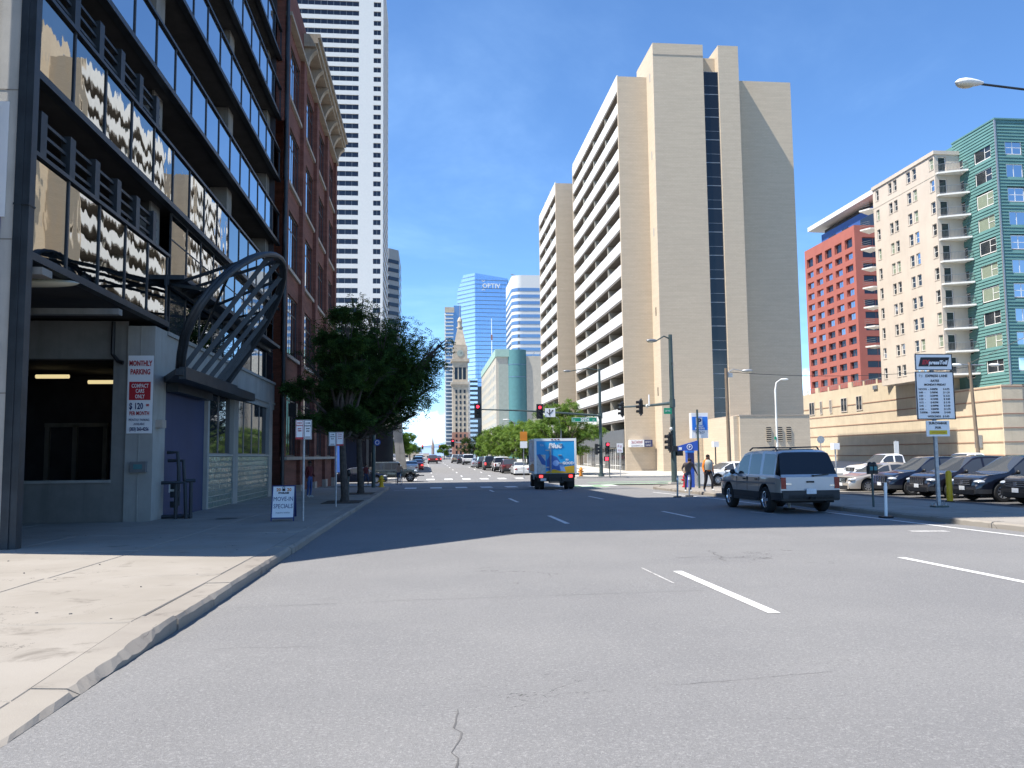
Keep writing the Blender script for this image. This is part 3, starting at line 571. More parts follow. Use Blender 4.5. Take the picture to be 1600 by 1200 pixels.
# unseen fin and overhang, added off frame to shape the street shadow's near edge
mb = MB(); mb.prism([(16.68, -.1), (13.0, 10.2), (16.68, 18.6)], -9.1, -8.5, axis='x'); mb.build('shadow_fin', M['steel2'], G)
mb = MB(); mb.prism([(17.2, 26), (12.9, 42.5), (12.9, 50), (17.2, 50)], -26, -8.1, axis='x'); mb.build('shadow_overhang', M['steel2'], G)
# ================================================================= BROWN BRICK BUILDING
B = thing('brick_building', 'brown brick building with tall windows and a cream bracketed cornice', 'building', (-8, 56, 0))
BX = Face('+x', -7.72); y0, y1 = 44.55, 68.4
bays = [(45.15, 49.75), (51.2, 55.75), (57.2, 61.7), (63.15, 67.5)]
rows = [(1.78, 5.7), (7.4, 10.85), (12.25, 15.6), (17.05, 20.4), (21.9, 25.2)]
holes = [(a, b, c, d) for a, b in bays for c, d in rows]
mb = MB(); BX.wall(mb, y0, y1, -1.2, 28.9, holes, .2); mb.box(-40, y1-.02, -1.2, -7.74, y1, 28.9); mb.box(-40, y0, -1.2, -39.8, y1, 28.9); mb.box(-40, y0+.01, 28.7, -7.74, y1, 28.88); mb.box(-30, y0, 20, -7.74, y0+.05, 28.9); mb.build('wall', M['brick'], B)
for a, b in ((49.95, 51.0), (55.95, 57.0), (61.9, 62.95), (67.7, 68.4), (44.6, 44.95)):
    mb = MB(); mb.box(-7.72, a, -1.2, -7.5, b, 26.0); mb.build('pilaster', M['brick'], B)
    mb = MB(); mb.box(-7.72, a-.05, -1.2, -7.44, b+.05, .1); mb.build('plinth', M['sill'], B)
for i, (a, b) in enumerate(bays):
    for j, (c, d) in enumerate(rows):
        window(B, BX, (a+b)/2, c, b-a, d-c, M['steel'], M['winr'] if j else M['win'], (.25, .5, .75) if i == 0 else (.33, .67), (.72,) if j else (.8,), .12, .08)
        if j: mb = MB(); mb.box(-7.75, a-.12, c-.2, -7.58, b+.12, c); mb.build('sill', M['sill'], B)
mb = MB(); mb.box(-7.73, y0, 1.58, -7.38, y1+.04, 1.76); mb.build('belt_course', M['sill'], B)
mb = MB(); mb.box(-7.73, y0, 26.0, -7.38, y1+.04, 26.22); mb.build('belt_course', M['cornice'], B)
mb = MB(); mb.box(-7.75, 51.0, 27.75, -6.85, y1+.5, 28.1); mb.box(-7.75, 51.02, 27.55, -7.0, y1+.4, 27.75); mb.box(-7.75, 51.0, 28.1, -6.7, y1+.6, 28.35); mb.build('cornice', M['cornice'], B)
yy = 51.3
while yy < y1+.3:
    mb = MB(); pr = [(-7.73, 26.5), (-7.5, 26.5), (-7.4, 26.9), (-7.2, 27.25), (-6.95, 27.45), (-6.93, 27.55), (-7.73, 27.55)]
    mb.prism([(u, v) for u, v in pr], yy, yy+.5, axis='y'); mb.build('cornice_bracket', M['cornice'], B); yy += 2.85
mb = MB(); mb.tube([(-7.6, 44.5, -.3), (-7.6, 44.5, 27)], .1, 8); mb.build('downpipe', M['steel'], B)
o = MB().box(-7.4, 45.0, 3.9, -7.0, 45.5, 4.6).build('lamp_box', M['black'], B)

# ================================================================= RIGHT: tan apartment tower with white balconies
T = thing('apartment_tower', 'tall tan brick apartment tower with white balcony rows and a dark glass slot', 'building', (30, 95, -.8))
ZB = -1.2; TOP = 47.5
S1 = Face('-y', 95.); BF = Face('-x', 23.)
mb = MB(); mb.box(25.2, 95, ZB, 26.7, 126.8, TOP); mb.box(23.0, 95, ZB, 25.2, 95.35, TOP); mb.box(26.7, 95.0, ZB, 44.9, 126.8, TOP); mb.box(23., 126.45, ZB, 25.2, 126.8, TOP); mb.build('wall', M['tan'], T)
mb = MB(); mb.box(23.4, 95.4, TOP, 44.6, 126.6, TOP+.03); mb.build('roof', M['greyb'], T)
mb = MB(); mb.box(26.62, 92, ZB, 32.75, 99.5, 50.35); mb.box(34.62, 92, ZB, 37.1, 99.5, 50.35); mb.box(32.75, 93.2, ZB, 34.62, 99.5, 49.3); mb.build('stair_tower', M['tan'], T)
mb = MB(); mb.box(26.6, 91.97, 48.9, 32.77, 92, 49.0); mb.build('parapet_line', M['sill'], T)
for z_ in (46.2, 36.6, 27.3, 17.8, 8.4): mb = MB(); mb.box(26.6, 93.3, z_, 26.63, 93.6, z_+1.0); mb.build('vent', M['greyb'] if z_ > 20 else M['black'], T)
SF = Face('-y', 92.25)
for k in range(18):
    z_ = ZB+.9+2.79*k
    if z_+2.79 > 49.4: break
    window(T, SF, 33.685, z_, 1.86, 2.79, M['grey'], M['darkglass'], (), (.38,), .0, .05)
FZ = 2.86
fl = [5.5+FZ*k for k in range(14)]
pk = MB(); pk.box(0, 0, .32, .14, 6.0, 1.82); parm = {}
for k in range(15):
    z0 = 5.5+FZ*k; top = 1.96 if k == 14 else 1.36
    mb = MB(); mb.box(23.02, 95.36, z0+.3, 23.16, 126.44, z0+.3+top); mb.build('balcony_parapet', M['balc'], T)
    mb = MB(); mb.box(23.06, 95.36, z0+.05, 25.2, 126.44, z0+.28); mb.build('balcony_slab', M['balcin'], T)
pm = MB(); pm.box(23.17, -.1, 0, 25.19, .1, FZ-.26).v
me = pm.mesh('partition', M['sandw'])
dy = 31.1/4
for k in range(-1, 14):
    for i in range(1, 4): put('partition', me, T, (0, 95.36+dy*i, 5.5+FZ*k+.29))
    for i in range(4):
        window(T, Face('-x', 25.14), 95.36+dy*(i+.5), 5.5+FZ*k+.3, dy-.5, 2.5, M['steel'], M['darkglass'], (.25, .5, .75), (), .0, .06)
mb = MB(); mb.box(23.05, 95.3, ZB, 24.5, 95.35, 2.6)
mb.box(22.9, 95.36, 2.55, 24.5, 126.4, 4.6); mb.build('shop_fascia', M['fascia'], T)
for i in range(10): window(T, Face('-x', 23.25), 96.9+3.05*i, -.85, 2.9, 3.35, M['wframe'] if i % 3 else M['steel'], M['darkglass'], (.33, .67), (.35,), .0, .08)
# second slab
mb = MB(); mb.box(23.1, 131.2, ZB, 36, 151.5, 46.3); mb.box(20.95, 131.2, ZB, 23.1, 131.6, 46.3); mb.box(20.95, 151.1, ZB, 23.1, 151.5, 46.3); mb.build('rear_wall', M['tan'], T)
for k in range(15):
    z0 = 5.2+2.8*k; top = 1.9 if k == 14 else 1.34
    mb = MB(); mb.box(20.97, 131.6, z0+.3, 21.1, 151.1, z0+.3+top); mb.build('balcony_parapet', M['balc'], T)
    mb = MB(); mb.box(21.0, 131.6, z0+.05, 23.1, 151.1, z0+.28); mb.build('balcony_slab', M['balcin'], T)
    for i in range(1, 3): mb = MB(); mb.box(21.1, 131.6+6.5*i-.1, z0+.28, 23.09, 131.6+6.5*i+.1, z0+2.8); mb.build('partition', M['sandw'], T)
    for i in range(3): window(T, Face('-x', 23.05), 131.6+6.5*(i+.5), z0-2.5, 6.0, 2.4, M['steel'], M['darkglass'], (.5,), (), .0, .06)
# low annex
A = thing('annex_building', 'low tan brick annex with three louvred vents beside the tower foot', 'building', (35, 84, -.7))
mb = MB(); mb.box(31.85, 82, ZB, 39.35, 91.9, 5.5); mb.build('wall', M['tan'], A); MB().box(31.3, 82.3, ZB, 31.84, 91.9, 5.46).build('side_wall', M['tan'], A); MB().box(31.8, 81.95, 5.5, 39.4, 91.9, 5.6).build('coping', M['sill'], A)
for x in (34.9, 36.1, 37.05):
    mb = MB(); mb.box(x-.25, 81.97, 2.85, x+.25, 81.995, 4.3); v = mb.build('vent', M['black'], A)
    for j in range(7): MB().box(x-.25, 81.9, 2.9+.2*j, x+.25, 81.965, 2.98+.2*j).build('louvre', M['tan'], v)
t = thing('shop_sign', 'white and blue box sign on the tan wall left of the tower', 'sign', (24.4, 94.6, 3))
MB().box(23.35, 94.3, 2.5, 25.05, 94.98, 3.35).build('white_box', M['signwhite'], t); MB().box(25.06, 94.33, 2.52, 26.05, 94.98, 3.33).build('blue_box', M['navyink'], t)
scribble(t, 'signred', 23.5, 24.95, 2.92, 3.22, 94.285, 7); scribble(t, 'navyink', 23.5, 24.9, 2.6, 2.74, 94.285, 13); scribble(t, 'signwhite', 25.2, 25.9, 2.95, 3.2, 94.315, 4); scribble(t, 'signwhite', 25.2, 25.9, 2.62, 2.8, 94.315, 5)
# ================================================================= RIGHT: cream / teal apartments on a beige podium
C = thing('apartment_building', 'cream and teal apartment building with balconies on a beige podium', 'building', (70, 100, -.8))
CF = Face('-x', 66.65); CY0, CY1 = 100., 115.2
zr = [11.5+2.96*k+.75 for k in range(10)]
cw = [(100.7, .95), (104.6, .95), (106.0, .95), (109.3, .9), (110.6, .9), (114.0, .85)]
holes = [(y-w_/2, y+w_/2, z_, z_+1.55) for z_ in zr for y, w_ in cw]
mb = MB(); CF.wall(mb, CY0, CY1, 11.3, 41.1, holes, .22); mb.box(66.65, CY1-.02, 11.3, 90, CY1, 41.1); mb.box(66.66, CY0, 11.28, 80, CY1, 11.3); mb.poly([(66.65, CY0, 41.08), (90, CY0, 41.08), (90, CY1, 41.08), (66.65, CY1, 41.08)])
dh = [(67.2, 68.3, 11.6+2.96*k, 13.8+2.96*k) for k in range(10)]
Face('-y', CY0).wall(mb, 66.65, 72, 11.3, 41.1, dh, .2); mb.build('wall', M['cream'], C)
MB().box(66.5, CY0-.15, 40.75, 80, CY1+.1, 41.25).build('cornice', M['cream'], C)
MB().box(66.62, CY0-.02, 37.9, 66.66, CY1, 37.96).build('belt_line', M['sandw'], C)
for z_ in zr:
    for y, w_ in cw:
        window(C, CF, y, z_, w_, 1.55, M['wframe'], M[random.choice(('win', 'win', 'win', 'winr', 'blind'))], (), (.5,), .17, .07)
        mb = MB(); mb.box(66.6, y-w_/2-.06, z_-.1, 66.7, y+w_/2+.06, z_); mb.build('sill', M['cream'], C)
for k in range(10):
    z_ = 11.45+2.96*k
    window(C, Face('-y', CY0), 67.75, z_+.15, 1.1, 2.2, M['wframe'], M['win'], (), (), .18, .08, name='balcony_door')
    mb = MB(); mb.prism([(66.75, CY0), (66.75, CY0-.5), (70.0, CY0-2.0), (70.15, CY0)], z_-.1, z_+.12); mb.build('balcony_slab', M['balc'], C)
    mb = MB(); P_ = [(66.85, CY0-.05, 0), (66.85, CY0-.48, 0), (69.95, CY0-1.9, 0), (70.1, CY0-1.2, 0)]
    for zz in (z_+.25, z_+1.15):
        for a, b in zip(P_[:-1], P_[1:]): mb.bar((a[0], a[1], zz), (b[0], b[1], zz), .04, .04)
    for i in range(22):
        t = i/21; x = 66.85+3.1*t; y = CY0-.48-1.42*t; mb.bar((x, y, z_+.25), (x, y, z_+1.15), .022, .022)
    mb.build('railing', M['rail'], C)
# far side balconies peeping past the left end
for k in range(8):
    mb = MB(); mb.prism([(66.0, CY1), (65.2, CY1+1.5), (67.5, CY1+3), (68, CY1)], 17.2+2.96*k, 17.4+2.96*k); mb.build('balcony_slab', M['balc'], C)
    mb = MB()
    for zz in (.4, .7, 1.0): mb.bar((65.25, CY1+1.5, 17.4+2.96*k+zz), (66.0, CY1, 17.4+2.96*k+zz), .04, .04)
    mb.build('railing', M['rail'], C)
# teal block: lapped siding as geometry
TX = Face('-x', 70.2); TY = Face('-y', 93.)
tz = [10.55+3.0*k+.75 for k in range(11)]
def lapped(face, u0, u1, z0, z1, holes, pitch=.40):
    mb = MB(); n = int((z1-z0)/pitch); p = (z1-z0)/n
    for i in range(n):
        za, zb = z0+i*p, z0+(i+1)*p
        cuts = sorted([(h[0], h[1]) for h in holes if h[2] < (za+zb)/2 < h[3]]); u = u0
        for a, b in cuts+[(u1, u1)]:
            if a > u+.01:
                mb.poly([face.p(u, za, -.085), face.p(a, za, -.085), face.p(a, zb, -.0), face.p(u, zb, -.0)]); mb.poly([face.p(u, za, .0), face.p(a, za, 0), face.p(a, za, -.085), face.p(u, za, -.085)])
            u = max(u, b)
    return mb
hl = [(93.9, 97.0, z_, z_+1.75) for z_ in tz[:10]]+[(99.3, 100.9, z_-.3, z_+1.75) for z_ in tz[:10]]
hr = [(71.4, 73.6, z_, z_+1.75) for z_ in tz[:10]]+[(76.2, 78.4, z_, z_+1.75) for z_ in tz[:10]]
lapped(TX, 93.0, 101.3, 9.66, 42.7, hl).build('siding', M['siding'], C); lapped(TY, 70.2, 92, 9.66, 42.7, hr).build('siding', M['siding'], C)
MB().box(70.12, 92.88, 9.6, 70.3, 93.05, 42.75).build('corner_trim', M['galv'], C); MB().box(70.1, 92.85, 42.7, 92, 101.4, 42.9).build('parapet', M['siding'], C)
mb = MB(); mb.box(70.5, 93.3, 9.66, 92, 115, 42.6); mb.build('core', M['siding'], C)
for i, z_ in enumerate(tz[:10]):
    window(C, TX, 95.45, z_, 3.1, 1.75, M['wframe'], M['blind'] if i in (1, 3, 4, 6, 7) else M['win'], (.62,), (), .05, .1)
    a = MB(); a.box(70.2, 94.0, z_+.85, 70.27, 95.05, z_+.92); a.build('sash_bar', M['wframe'], C)
    window(C, TX, 100.1, z_-.3, 1.6, 2.05, M['wframe'], M['win'], (.5,), (.5,), .05, .08)
    for u in (72.5, 77.3): window(C, TY, u, z_, 2.2, 1.75, M['wframe'], M['winr'], (.45,), (.5,) if i % 2 else (), .05, .1)
# podium
PX = Face('-x', 69.2)
zj = [1.0, 2.6, 4.3, 6.0, 7.7, 9.3]
mb = MB(); mb.box(69.2, 93.1, ZB, 110, 103, 9.62); mb.box(69.2, 103, ZB, 110, 150, 11.26); mb.box(69.2, 115.3, 11.26, 110, 150, 12.2); mb.box(68.9, 92.9, ZB, 71.6, 93.08, 9.6); mb.box(76, 92.9, ZB, 92, 93.08, 9.6); mb.build('podium', M['podium'], C)
for z_ in zj:
    mb = MB(); mb.box(69.14, 93.1, z_, 69.2, 150, z_+.14); mb.box(68.85, 92.85, z_, 71.62, 92.9, z_+.14); mb.box(71.7, 93.06, z_, 75.9, 93.098, z_+.14); mb.build('stone_band', M['groove'], C)
for z_ in (6.1, 8.0): MB().box(71.9, 93.0, z_, 75.6, 93.099, z_+.1).build('ledge', M['cream'], C)
for i in range(9):
    y = 117+3.9*i; mb = MB(); mb.box(69.2, y, 12.2, 69.5, y+1.2, 13.1) if i % 3 == 0 else mb.box(69.2, y, 12.2, 69.3, y+.4, 12.9); mb.build('terrace_pier', M['podium'], C)
mb = MB()
for i in range(70): mb.box(69.3, 116+.5*i, 12.2, 69.33, 116.04+.5*i, 13.0)
mb.box(69.28, 116, 13.0, 69.35, 150, 13.05); mb.build('terrace_railing', M['rail'], C)
for y, w_ in ((143, 2.1), (139.5, .9), (136, .9), (131.4, 2.1), (126.5, 1.9)): window(C, Face('-x', 69.13), y, 8.3, w_, 2.4, M['cream'], M['win'], (.5,), (), .0, .14)
MB().box(69.0, 120.8, 11.3, 69.2, 122, 11.9).build('vent', M['grey'], C)
MB().box(69.05, 97.2, 2.0, 69.15, 98.6, 3.6).build('notice_board', M['galv'], C)

# ================================================================= terracotta office and blue block behind it
D = thing('office_building', 'terracotta red office building with rows of square windows', 'building', (150, 270, -2))
DX = Face('-x', 139.9); DY = Face('-y', 254.)
ys_ = [255.6+7.0*i for i in range(5)]; zs_ = [71.6-6.2-4.05*k for k in range(16)]
holes = [(y, y+4.9, z_, z_+2.3) for y in ys_ for z_ in zs_]+[(y, y+4.9, 66.2+3.2, 72.6) for y in ys_]
mb = MB(); DX.wall(mb, 254, 290, -3, 76.2, holes, .9)
hb = [(142.5, 190, z_, z_+2.2) for z_ in zs_]+[(142.5, 190, 69.4, 72.2)]
DY.wall(mb, 139.9, 195, -3, 76.2, hb, .9); mb.box(139.95, 289.8, -3, 195, 290, 76.2); mb.box(140.9, 255, 76.1, 194, 289, 76.15); mb.build('wall', M['red'], D)
for z_ in zs_+[69.4]:
    h = 2.3 if z_ < 69 else 3.2
    for y in ys_: window(D, DX, y+2.45, z_, 4.9, h, M['red'], M['winr' if z_ > 38 and z_ < 69 and random.random() < .75 else 'navy'], (.5,) if z_ < 69 else (), (), .7, .12)
    window(D, DY, 166.25, z_, 47.5, h if z_ < 69 else 2.8, M['red'], M['navy'], tuple(i/12 for i in range(1, 12)), (), .7, .15)
E_ = thing('office_building', 'deep blue office block with a wide pale overhanging roof', 'building', (175, 300, -2.5))
mb = MB(); mb.box(163, 270, -3, 205, 322, 91.5); mb.build('wall', M['bluep'], E_)
for y, l in ((274, 17), (300, 5), (310, 6)): mb = MB(); mb.box(162.9, y, 84 if l > 10 else 85, 163, y+l, 89); mb.build('window', M['navy'], E_)
mb = MB(); mb.box(162.5, 276, 82, 163, 297, 83.6); mb.build('balcony_slab', M['balc'], E_)
mb = MB(); mb.prism([(160, 328), (160, 262), (206, 262), (206, 328)], lambda u, v: 93.2 if u > 170 else 94.4, lambda u, v: 96.2, m=0); mb.build('roof', M['offwhite'], E_)
mb = MB(); mb.box(164, 271, 91.4, 204, 321, 93.3); mb.build('attic_band', M['blackg'], E_)
o = thing('tower_block', 'dark brown tower sliver just right of the tan apartment tower', 'building', (78, 200, -2))
MB().box(90.4, 200, -2, 93.4, 240, 61).build('wall', M['stonered'], o); 
for k in range(14): MB().box(90.3, 203, 8+3.7*k, 90.4, 237, 9.6+3.7*k).build('window_band', M['navy'], o)

# ================================================================= LEFT: white banded tower and dark tower
W = thing('striped_tower', 'very tall white office tower with dark horizontal window bands', 'building', (-40, 330, -3))
WY = Face('-y', 320.); WX = Face('+x', -17.4); z0s = [3+3.87*k for k in range(50)]
hs = [(-62, -27.0, z_, z_+2.1) for z_ in z0s]+[(-21.2, -18.3, z_, z_+2.1) for z_ in z0s]
mb = MB(); WY.wall(mb, -64, -17.4, -3, 197, hs, .5); WX.wall(mb, 320, 362, -3, 197, [(322, 360, z_, z_+2.1) for z_ in z0s], .5); mb.box(-64, 320.9, 196.8, -17.5, 362, 197); mb.build('wall', M['stripe'], W)
def bandwin(w_, h, n, name='window_band'):
    key = ('bw', w_, h, n)
    if key not in WCACHE:
        mb = MB(); mb.box(-w_/2, -.01, 0, w_/2, .01, h)
        for i in range(n+1): x = -w_/2+w_*i/n; mb.box(x-.06, -.09, 0, x+.06, -.012, h, 1)
        WCACHE[key] = mb.mesh(name, [M['navy'], M['greyb']])
    return WCACHE[key]
for z_ in z0s:
    put('window_band', bandwin(35, 2.1, 14), W, WY.p(-44.5, z_, .4), 0); put('window_band', bandwin(2.9, 2.1, 2), W, WY.p(-19.75, z_, .4), 0); put('window_band', bandwin(38, 2.1, 14), W, WX.p(341, z_, .4), WX.rot)
V = thing('dark_tower', 'grey faceted tower with dark bands behind the striped tower', 'building', (-18, 375, -3))
fp = [(-40, 370), (-17.3, 370), (-13.2, 374), (-13.2, 410), (-40, 410)]
mb = MB(); mb.prism(fp, -3, 95.6); mb.build('wall', M['greyb'], V)
for k in range(22):
    z_ = 6+3.95*k
    mb = MB(); mb.prism([(-40.1, 369.8), (-17.2, 369.8), (-13.0, 373.9), (-13.0, 410.1), (-40.1, 410.1)], z_, z_+1.7)
    for x in (-19.3, -21.8, -24.3, -26.8): mb.box(x, 369.7, z_, x+.3, 369.9, z_+1.7, 1)
    mb.build('window_band', [M['navy'], M['greyb']], V)
# corner building under the tree, across the cross street
K = thing('corner_building', 'dark low building with a leaning concrete fin and blue front across the cross street', 'building', (-20, 100, -.8))
mb = MB(); mb.box(-34, 104, -1.2, -4.3, 130, 7.6); mb.build('wall', M['blackg'], K)
for i in range(9): MB().box(-34+3.3*i, 103.8, -1.0, -33.7+3.3*i, 104, 7.5).build('mullion', M['steel2'], K)
mb = MB(); mb.box(-34.2, 102.5, 5.2, -4.1, 130, 7.9); mb.build('canopy', M['entry'], K)
mb = MB(); mb.prism([(-4.3, 5.3), (-3.3, 5.2), (-2.4, -1.0), (-3.7, -1.0)], 102.8, 103.7, axis='y'); mb.build('leaning_fin', M['colconc'], K)
mb = MB(); mb.box(-12.6, 92, -1, -9.6, 92.4, 3.6); mb.build('blue_wall', mat('blue_hoarding', (.03, .10, .36), .6), K)
mb = MB(); mb.box(-34, 92.1, -1, -12.65, 92.3, 3.4); mb.build('low_wall', M['colconc'], K)

# ================================================================= CENTRE: skyline
O = thing('glass_tower', 'tall blue glass skyscraper with a sloped crown and white roof lettering', 'building', (50, 820, -7))
q0, q1, q2, q3 = (29.6, 820), (46.3, 800), (78.6, 803), (84.2, 822)
mb = MB()
mb.poly([(*q0, -8), (*q1, -8), (*q1, 181), (35.6, 812.8, 181.6), (*q0, 166)], 1)
mb.poly([(*q1, -8), (*q2, -8), (*q2, 176.5), (*q1, 181)], 0); mb.poly([(*q2, -8), (*q3, -8), (*q3, 170), (*q2, 176.5)], 2)
mb.poly([(*q3, -8), (84, 860, -8), (84, 860, 160), (*q3, 170)], 2); mb.poly([(*q0, -8), (*q0, 166), (30, 862, 150), (30, 862, -8)], 1)
mb.poly([(*q1, 181), (*q2, 176.5), (*q3, 170), (84, 860, 160), (30, 862, 150), (*q0, 166), (35.6, 812.8, 181.6)], 1)
mb.build('curtain_wall', [M['optiv'], M['optivl'], M['optivd']], O)
mb = MB()
def along(a, b, z_, w_, h): mb.bar((*a, z_), (*b, z_), w_, h)
off = lambda q, dx, dy: (q[0]+dx, q[1]+dy)
for k in range(44):
    z_ = 4+4.05*k
    if z_ < 166: along(off(q0, -.2, -.2), off(q1, -.1, -.25), z_, .3, .75)
    elif z_ < 179: along((q0[0]+(z_-166)*.39, q0[1]-(z_-166)*.46), off(q1, -.1, -.25), z_, .3, .75)
    if z_ < 177: along(off(q1, -.1, -.25), off(q2, .1, -.25), z_, .3, .6)
    if z_ < 172: along(off(q2, .1, -.25), off(q3, .2, -.1), z_, .3, .6)
mb.build('floor_line', M['mull'], O, kind='stuff')
mb = MB(); n = 22
for i in range(n+1):
    t = i/n; x = q1[0]+(q2[0]-q1[0])*t; y = q1[1]+(q2[1]-q1[1])*t-.2; mb.box(x-.11, y-.12, -5, x+.11, y, 181-4.5*t)
for i in range(7):
    t = i/6; x = q2[0]+(q3[0]-q2[0])*t; y = q2[1]+(q3[1]-q2[1])*t-.2; mb.box(x-.11, y-.12, -5, x+.11, y, 176.4-6.4*t)
mb.build('glazing_bar', M['mull'], O, kind='stuff')
text('OPTIV', 6.4, M['white'], O, (62.4, 801.0, 166.3), 5.3, .12, sx=.92, space=1.1)
mb = MB(); 
for s_ in (-1, 1): mb.bar((53.0, 800.0, 173.6 if s_ > 0 else 163.8), (54.6, 800.2, 172.6 if s_ > 0 else 165), .3, .5); mb.bar((54.6, 800.2, 172.6 if s_ > 0 else 165), (56.2, 800.3, 173.6 if s_ > 0 else 163.8), .3, .5)
mb.build('emblem', M['white'], O)
L_ = thing('slim_tower', 'slim residential tower with stacked blue glass balconies', 'building', (22, 765, -7))
mb = MB(); mb.box(16.0, 760, -7, 24.3, 790, 139); mb.box(24.3, 765, -7, 31, 790, 142); mb.build('wall', M['slim'], L_); MB().box(15.8, 759.6, 134.5, 24.5, 762, 139.5).build('parapet', M['stone'], L_)
for k in range(38): mb = MB(); mb.box(15.7, 757.8, 4+3.45*k, 23.6, 760, 4+3.45*k+.9); mb.build('balcony', M['offwhite'], L_)
MB().box(15.6, 759.5, -7, 16.5, 760.2, 134).build('edge_pier', M['offwhite'], L_)
# clock tower
X = thing('clock_tower', 'buff stone clock tower with arched belfry, steep roof and spire', 'tower', (25.2, 646, -7))
cx = 25.2; hw = 6.3; cy = 646
mb = MB(); mb.box(cx-hw, 640, -7, cx+hw, 652, 57); mb.build('shaft', M['stone'], X)
mb = MB(); mb.box(cx-hw-.15, 639.8, -7, cx+hw+.15, 652.1, 20); mb.build('lower_shaft', M['stonered'], X)
mb = MB(); mb.box(cx-hw-1.0, 638.9, 57, cx+hw+1.0, 653, 59.2); mb.box(cx-hw-.5, 639.4, 55.8, cx+hw+.5, 652.5, 57); mb.build('cornice', M['stone'], X)
mb = MB(); Face('-y', 640.4).wall(mb, cx-5.9, cx+5.9, 59.2, 75, [(cx-4.4+3.2*i, cx-2.0+3.2*i, 61, 70.5) for i in range(3)], 1.2); mb.box(cx-5.9, 641.7, 59.2, cx+5.9, 651.6, 75); mb.build('belfry', M['stone'], X)
for i in range(3): mb = MB(); x = cx-3.2+3.2*i; mb.box(x-1.2, 641.4, 61, x+1.2, 641.6, 70.5); mb.build('arched_opening', M['blackg'], X)
mb = MB(); mb.box(cx-hw-.9, 639.4, 75, cx+hw+.9, 652.6, 77); mb.build('cornice', M['stone'], X)
mb = MB(); mb.prism([(cx-5.7, 640.6), (cx+5.7, 640.6), (cx+5.7, 651.4), (cx-5.7, 651.4)], 77, 86.5); mb.build('clock_stage', M['stone'], X)
mb = MB(); mb.lathe([(0, -.1), (2.6, -.1), (2.6, .1), (0, .1)], (cx, 640.4, 81.5), 'y', 24); cf = mb.build('clock_face', M['greygreen'], X); MB().bar((cx, 640.25, 81.5), (cx+1.2, 640.25, 82.6), .2, .2).build('hand', M['ink'], cf)
mb = MB(); mb.box(cx-5.2, 641, 86.5, cx+5.2, 651, 88.2); mb.build('cornice', M['stone'], X)
mb = MB(); k = 0; a, b = 4.7, 1.9; mb.v = [(cx-a, cy-a, 88.2), (cx+a, cy-a, 88.2), (cx+a, cy+a, 88.2), (cx-a, cy+a, 88.2), (cx-b, cy-b, 102), (cx+b, cy-b, 102), (cx+b, cy+b, 102), (cx-b, cy+b, 102)]
mb.f = [(0, 1, 5, 4), (1, 2, 6, 5), (2, 3, 7, 6), (3, 0, 4, 7), (4, 5, 6, 7)]; mb.m = [0]*5; mb.build('roof', M['stone'], X)
mb = MB(); mb.lathe([(2.6, 102), (2.6, 103), (1.7, 103.2), (1.7, 107), (2.1, 107.3), (1.6, 109), (.8, 110.6), (.12, 111), (.1, 122)], (cx, cy, 0), 'z', 10); mb.build('lantern', M['stone'], X, smooth=True)
for i in range(3):
    for k in range(12): mb = MB(); x = cx-3.2+3.2*i; mb.box(x-.75, 639.75, 3+4.3*k, x+.75, 639.98, 5.6+4.3*k); mb.build('window', M['blackg'], X)
o = thing('glass_building', 'dark glass mid-rise beside the stone clock tower', 'building', (38, 600, -5))
mb = MB(); mb.box(36.3, 600, -6, 42.2, 640, 52); mb.build('wall', M['blackg'], o); mb = MB(); mb.box(30.7, 601, -6, 36.2, 640, 58); mb.build('pale_wing', M['optivl'], o)
for k in range(16): MB().box(30.6, 600.7, 4+3.4*k, 36.25, 601, 5.6+3.4*k).build('window_band', M['navy'], o)
o = thing('banded_tower', 'white tower with rounded corner and blue ribbon windows', 'building', (62, 500, -4))
fpb = [(50.9, 530)]+[(50.9, 502)]+arc(56.9, 496, 6, 180, 270, 8)+[(90, 490), (90, 530)]
def grow(p, d): return [(x-(d if x < 60 else 0)*.8, y-(d if y < 520 else 0)) for x, y in p]
mb = MB(); mb.prism(fpb, -4, 110.6); mb.build('wall', M['stripe'], o, smooth=True, ang=25)
for k in range(25): mb = MB(); mb.prism(grow(fpb, .12), 4+4.05*k-.4, 4+4.05*k+1.55); mb.build('window_band', M['slim'], o, smooth=True, ang=25)
mb = MB(); mb.tube([(54, 500, 110.6), (54, 500, 112.5), (51, 498, 112.8)], .25); mb.build('roof_crane', M['grey'], o)
# teal and sand mid-rise
o = thing('teal_building', 'sand and teal mid-rise with a green top band and teal round bay', 'building', (28, 270, -3))
mb = MB(); mb.box(20.7, 250, -3, 24.4, 318, 31.8); mb.box(24.4, 252, -3, 40, 318, 31); mb.build('wall', M['sandw'], o)
mb = MB(); mb.box(21.5, 249.8, -3, 24.5, 250, 29.5); mb.build('grey_panel', M['greygreen'], o)
mb = MB(); mb.prism([(24.5, 256), (24.5, 249.8)]+arc(27.2, 251.6, 3.2, 215, 325, 8)+[(30, 249.8), (30, 256)], -3, 33.9); mb.build('round_bay', M['teal'], o, smooth=True, ang=30)
for z_ in (25.5, 29.3): mb = MB(); mb.prism([(24.4, 250), (24.45, 249.7)]+arc(27.2, 251.6, 3.26, 215, 325, 8)+[(30.1, 249.7), (30.1, 250)], z_, z_+.15); mb.build('seam', M['mull'], o)
mb = MB(); mb.box(20.5, 249.6, 31.8, 25, 318, 34.1); mb.build('top_band', M['palegreen'], o); mb = MB(); mb.box(30.05, 249.7, -3, 36.5, 252, 32.0); mb.build('side_wall', M['sandw'], o)
for k in range(10):
    for i in range(11): window(o, Face('-x', 20.66), 254+5.8*i, 1+3*k, 1.6, 1.7, M['sandw'], M['navy'], (), (), .0, .1)
mb = MB()
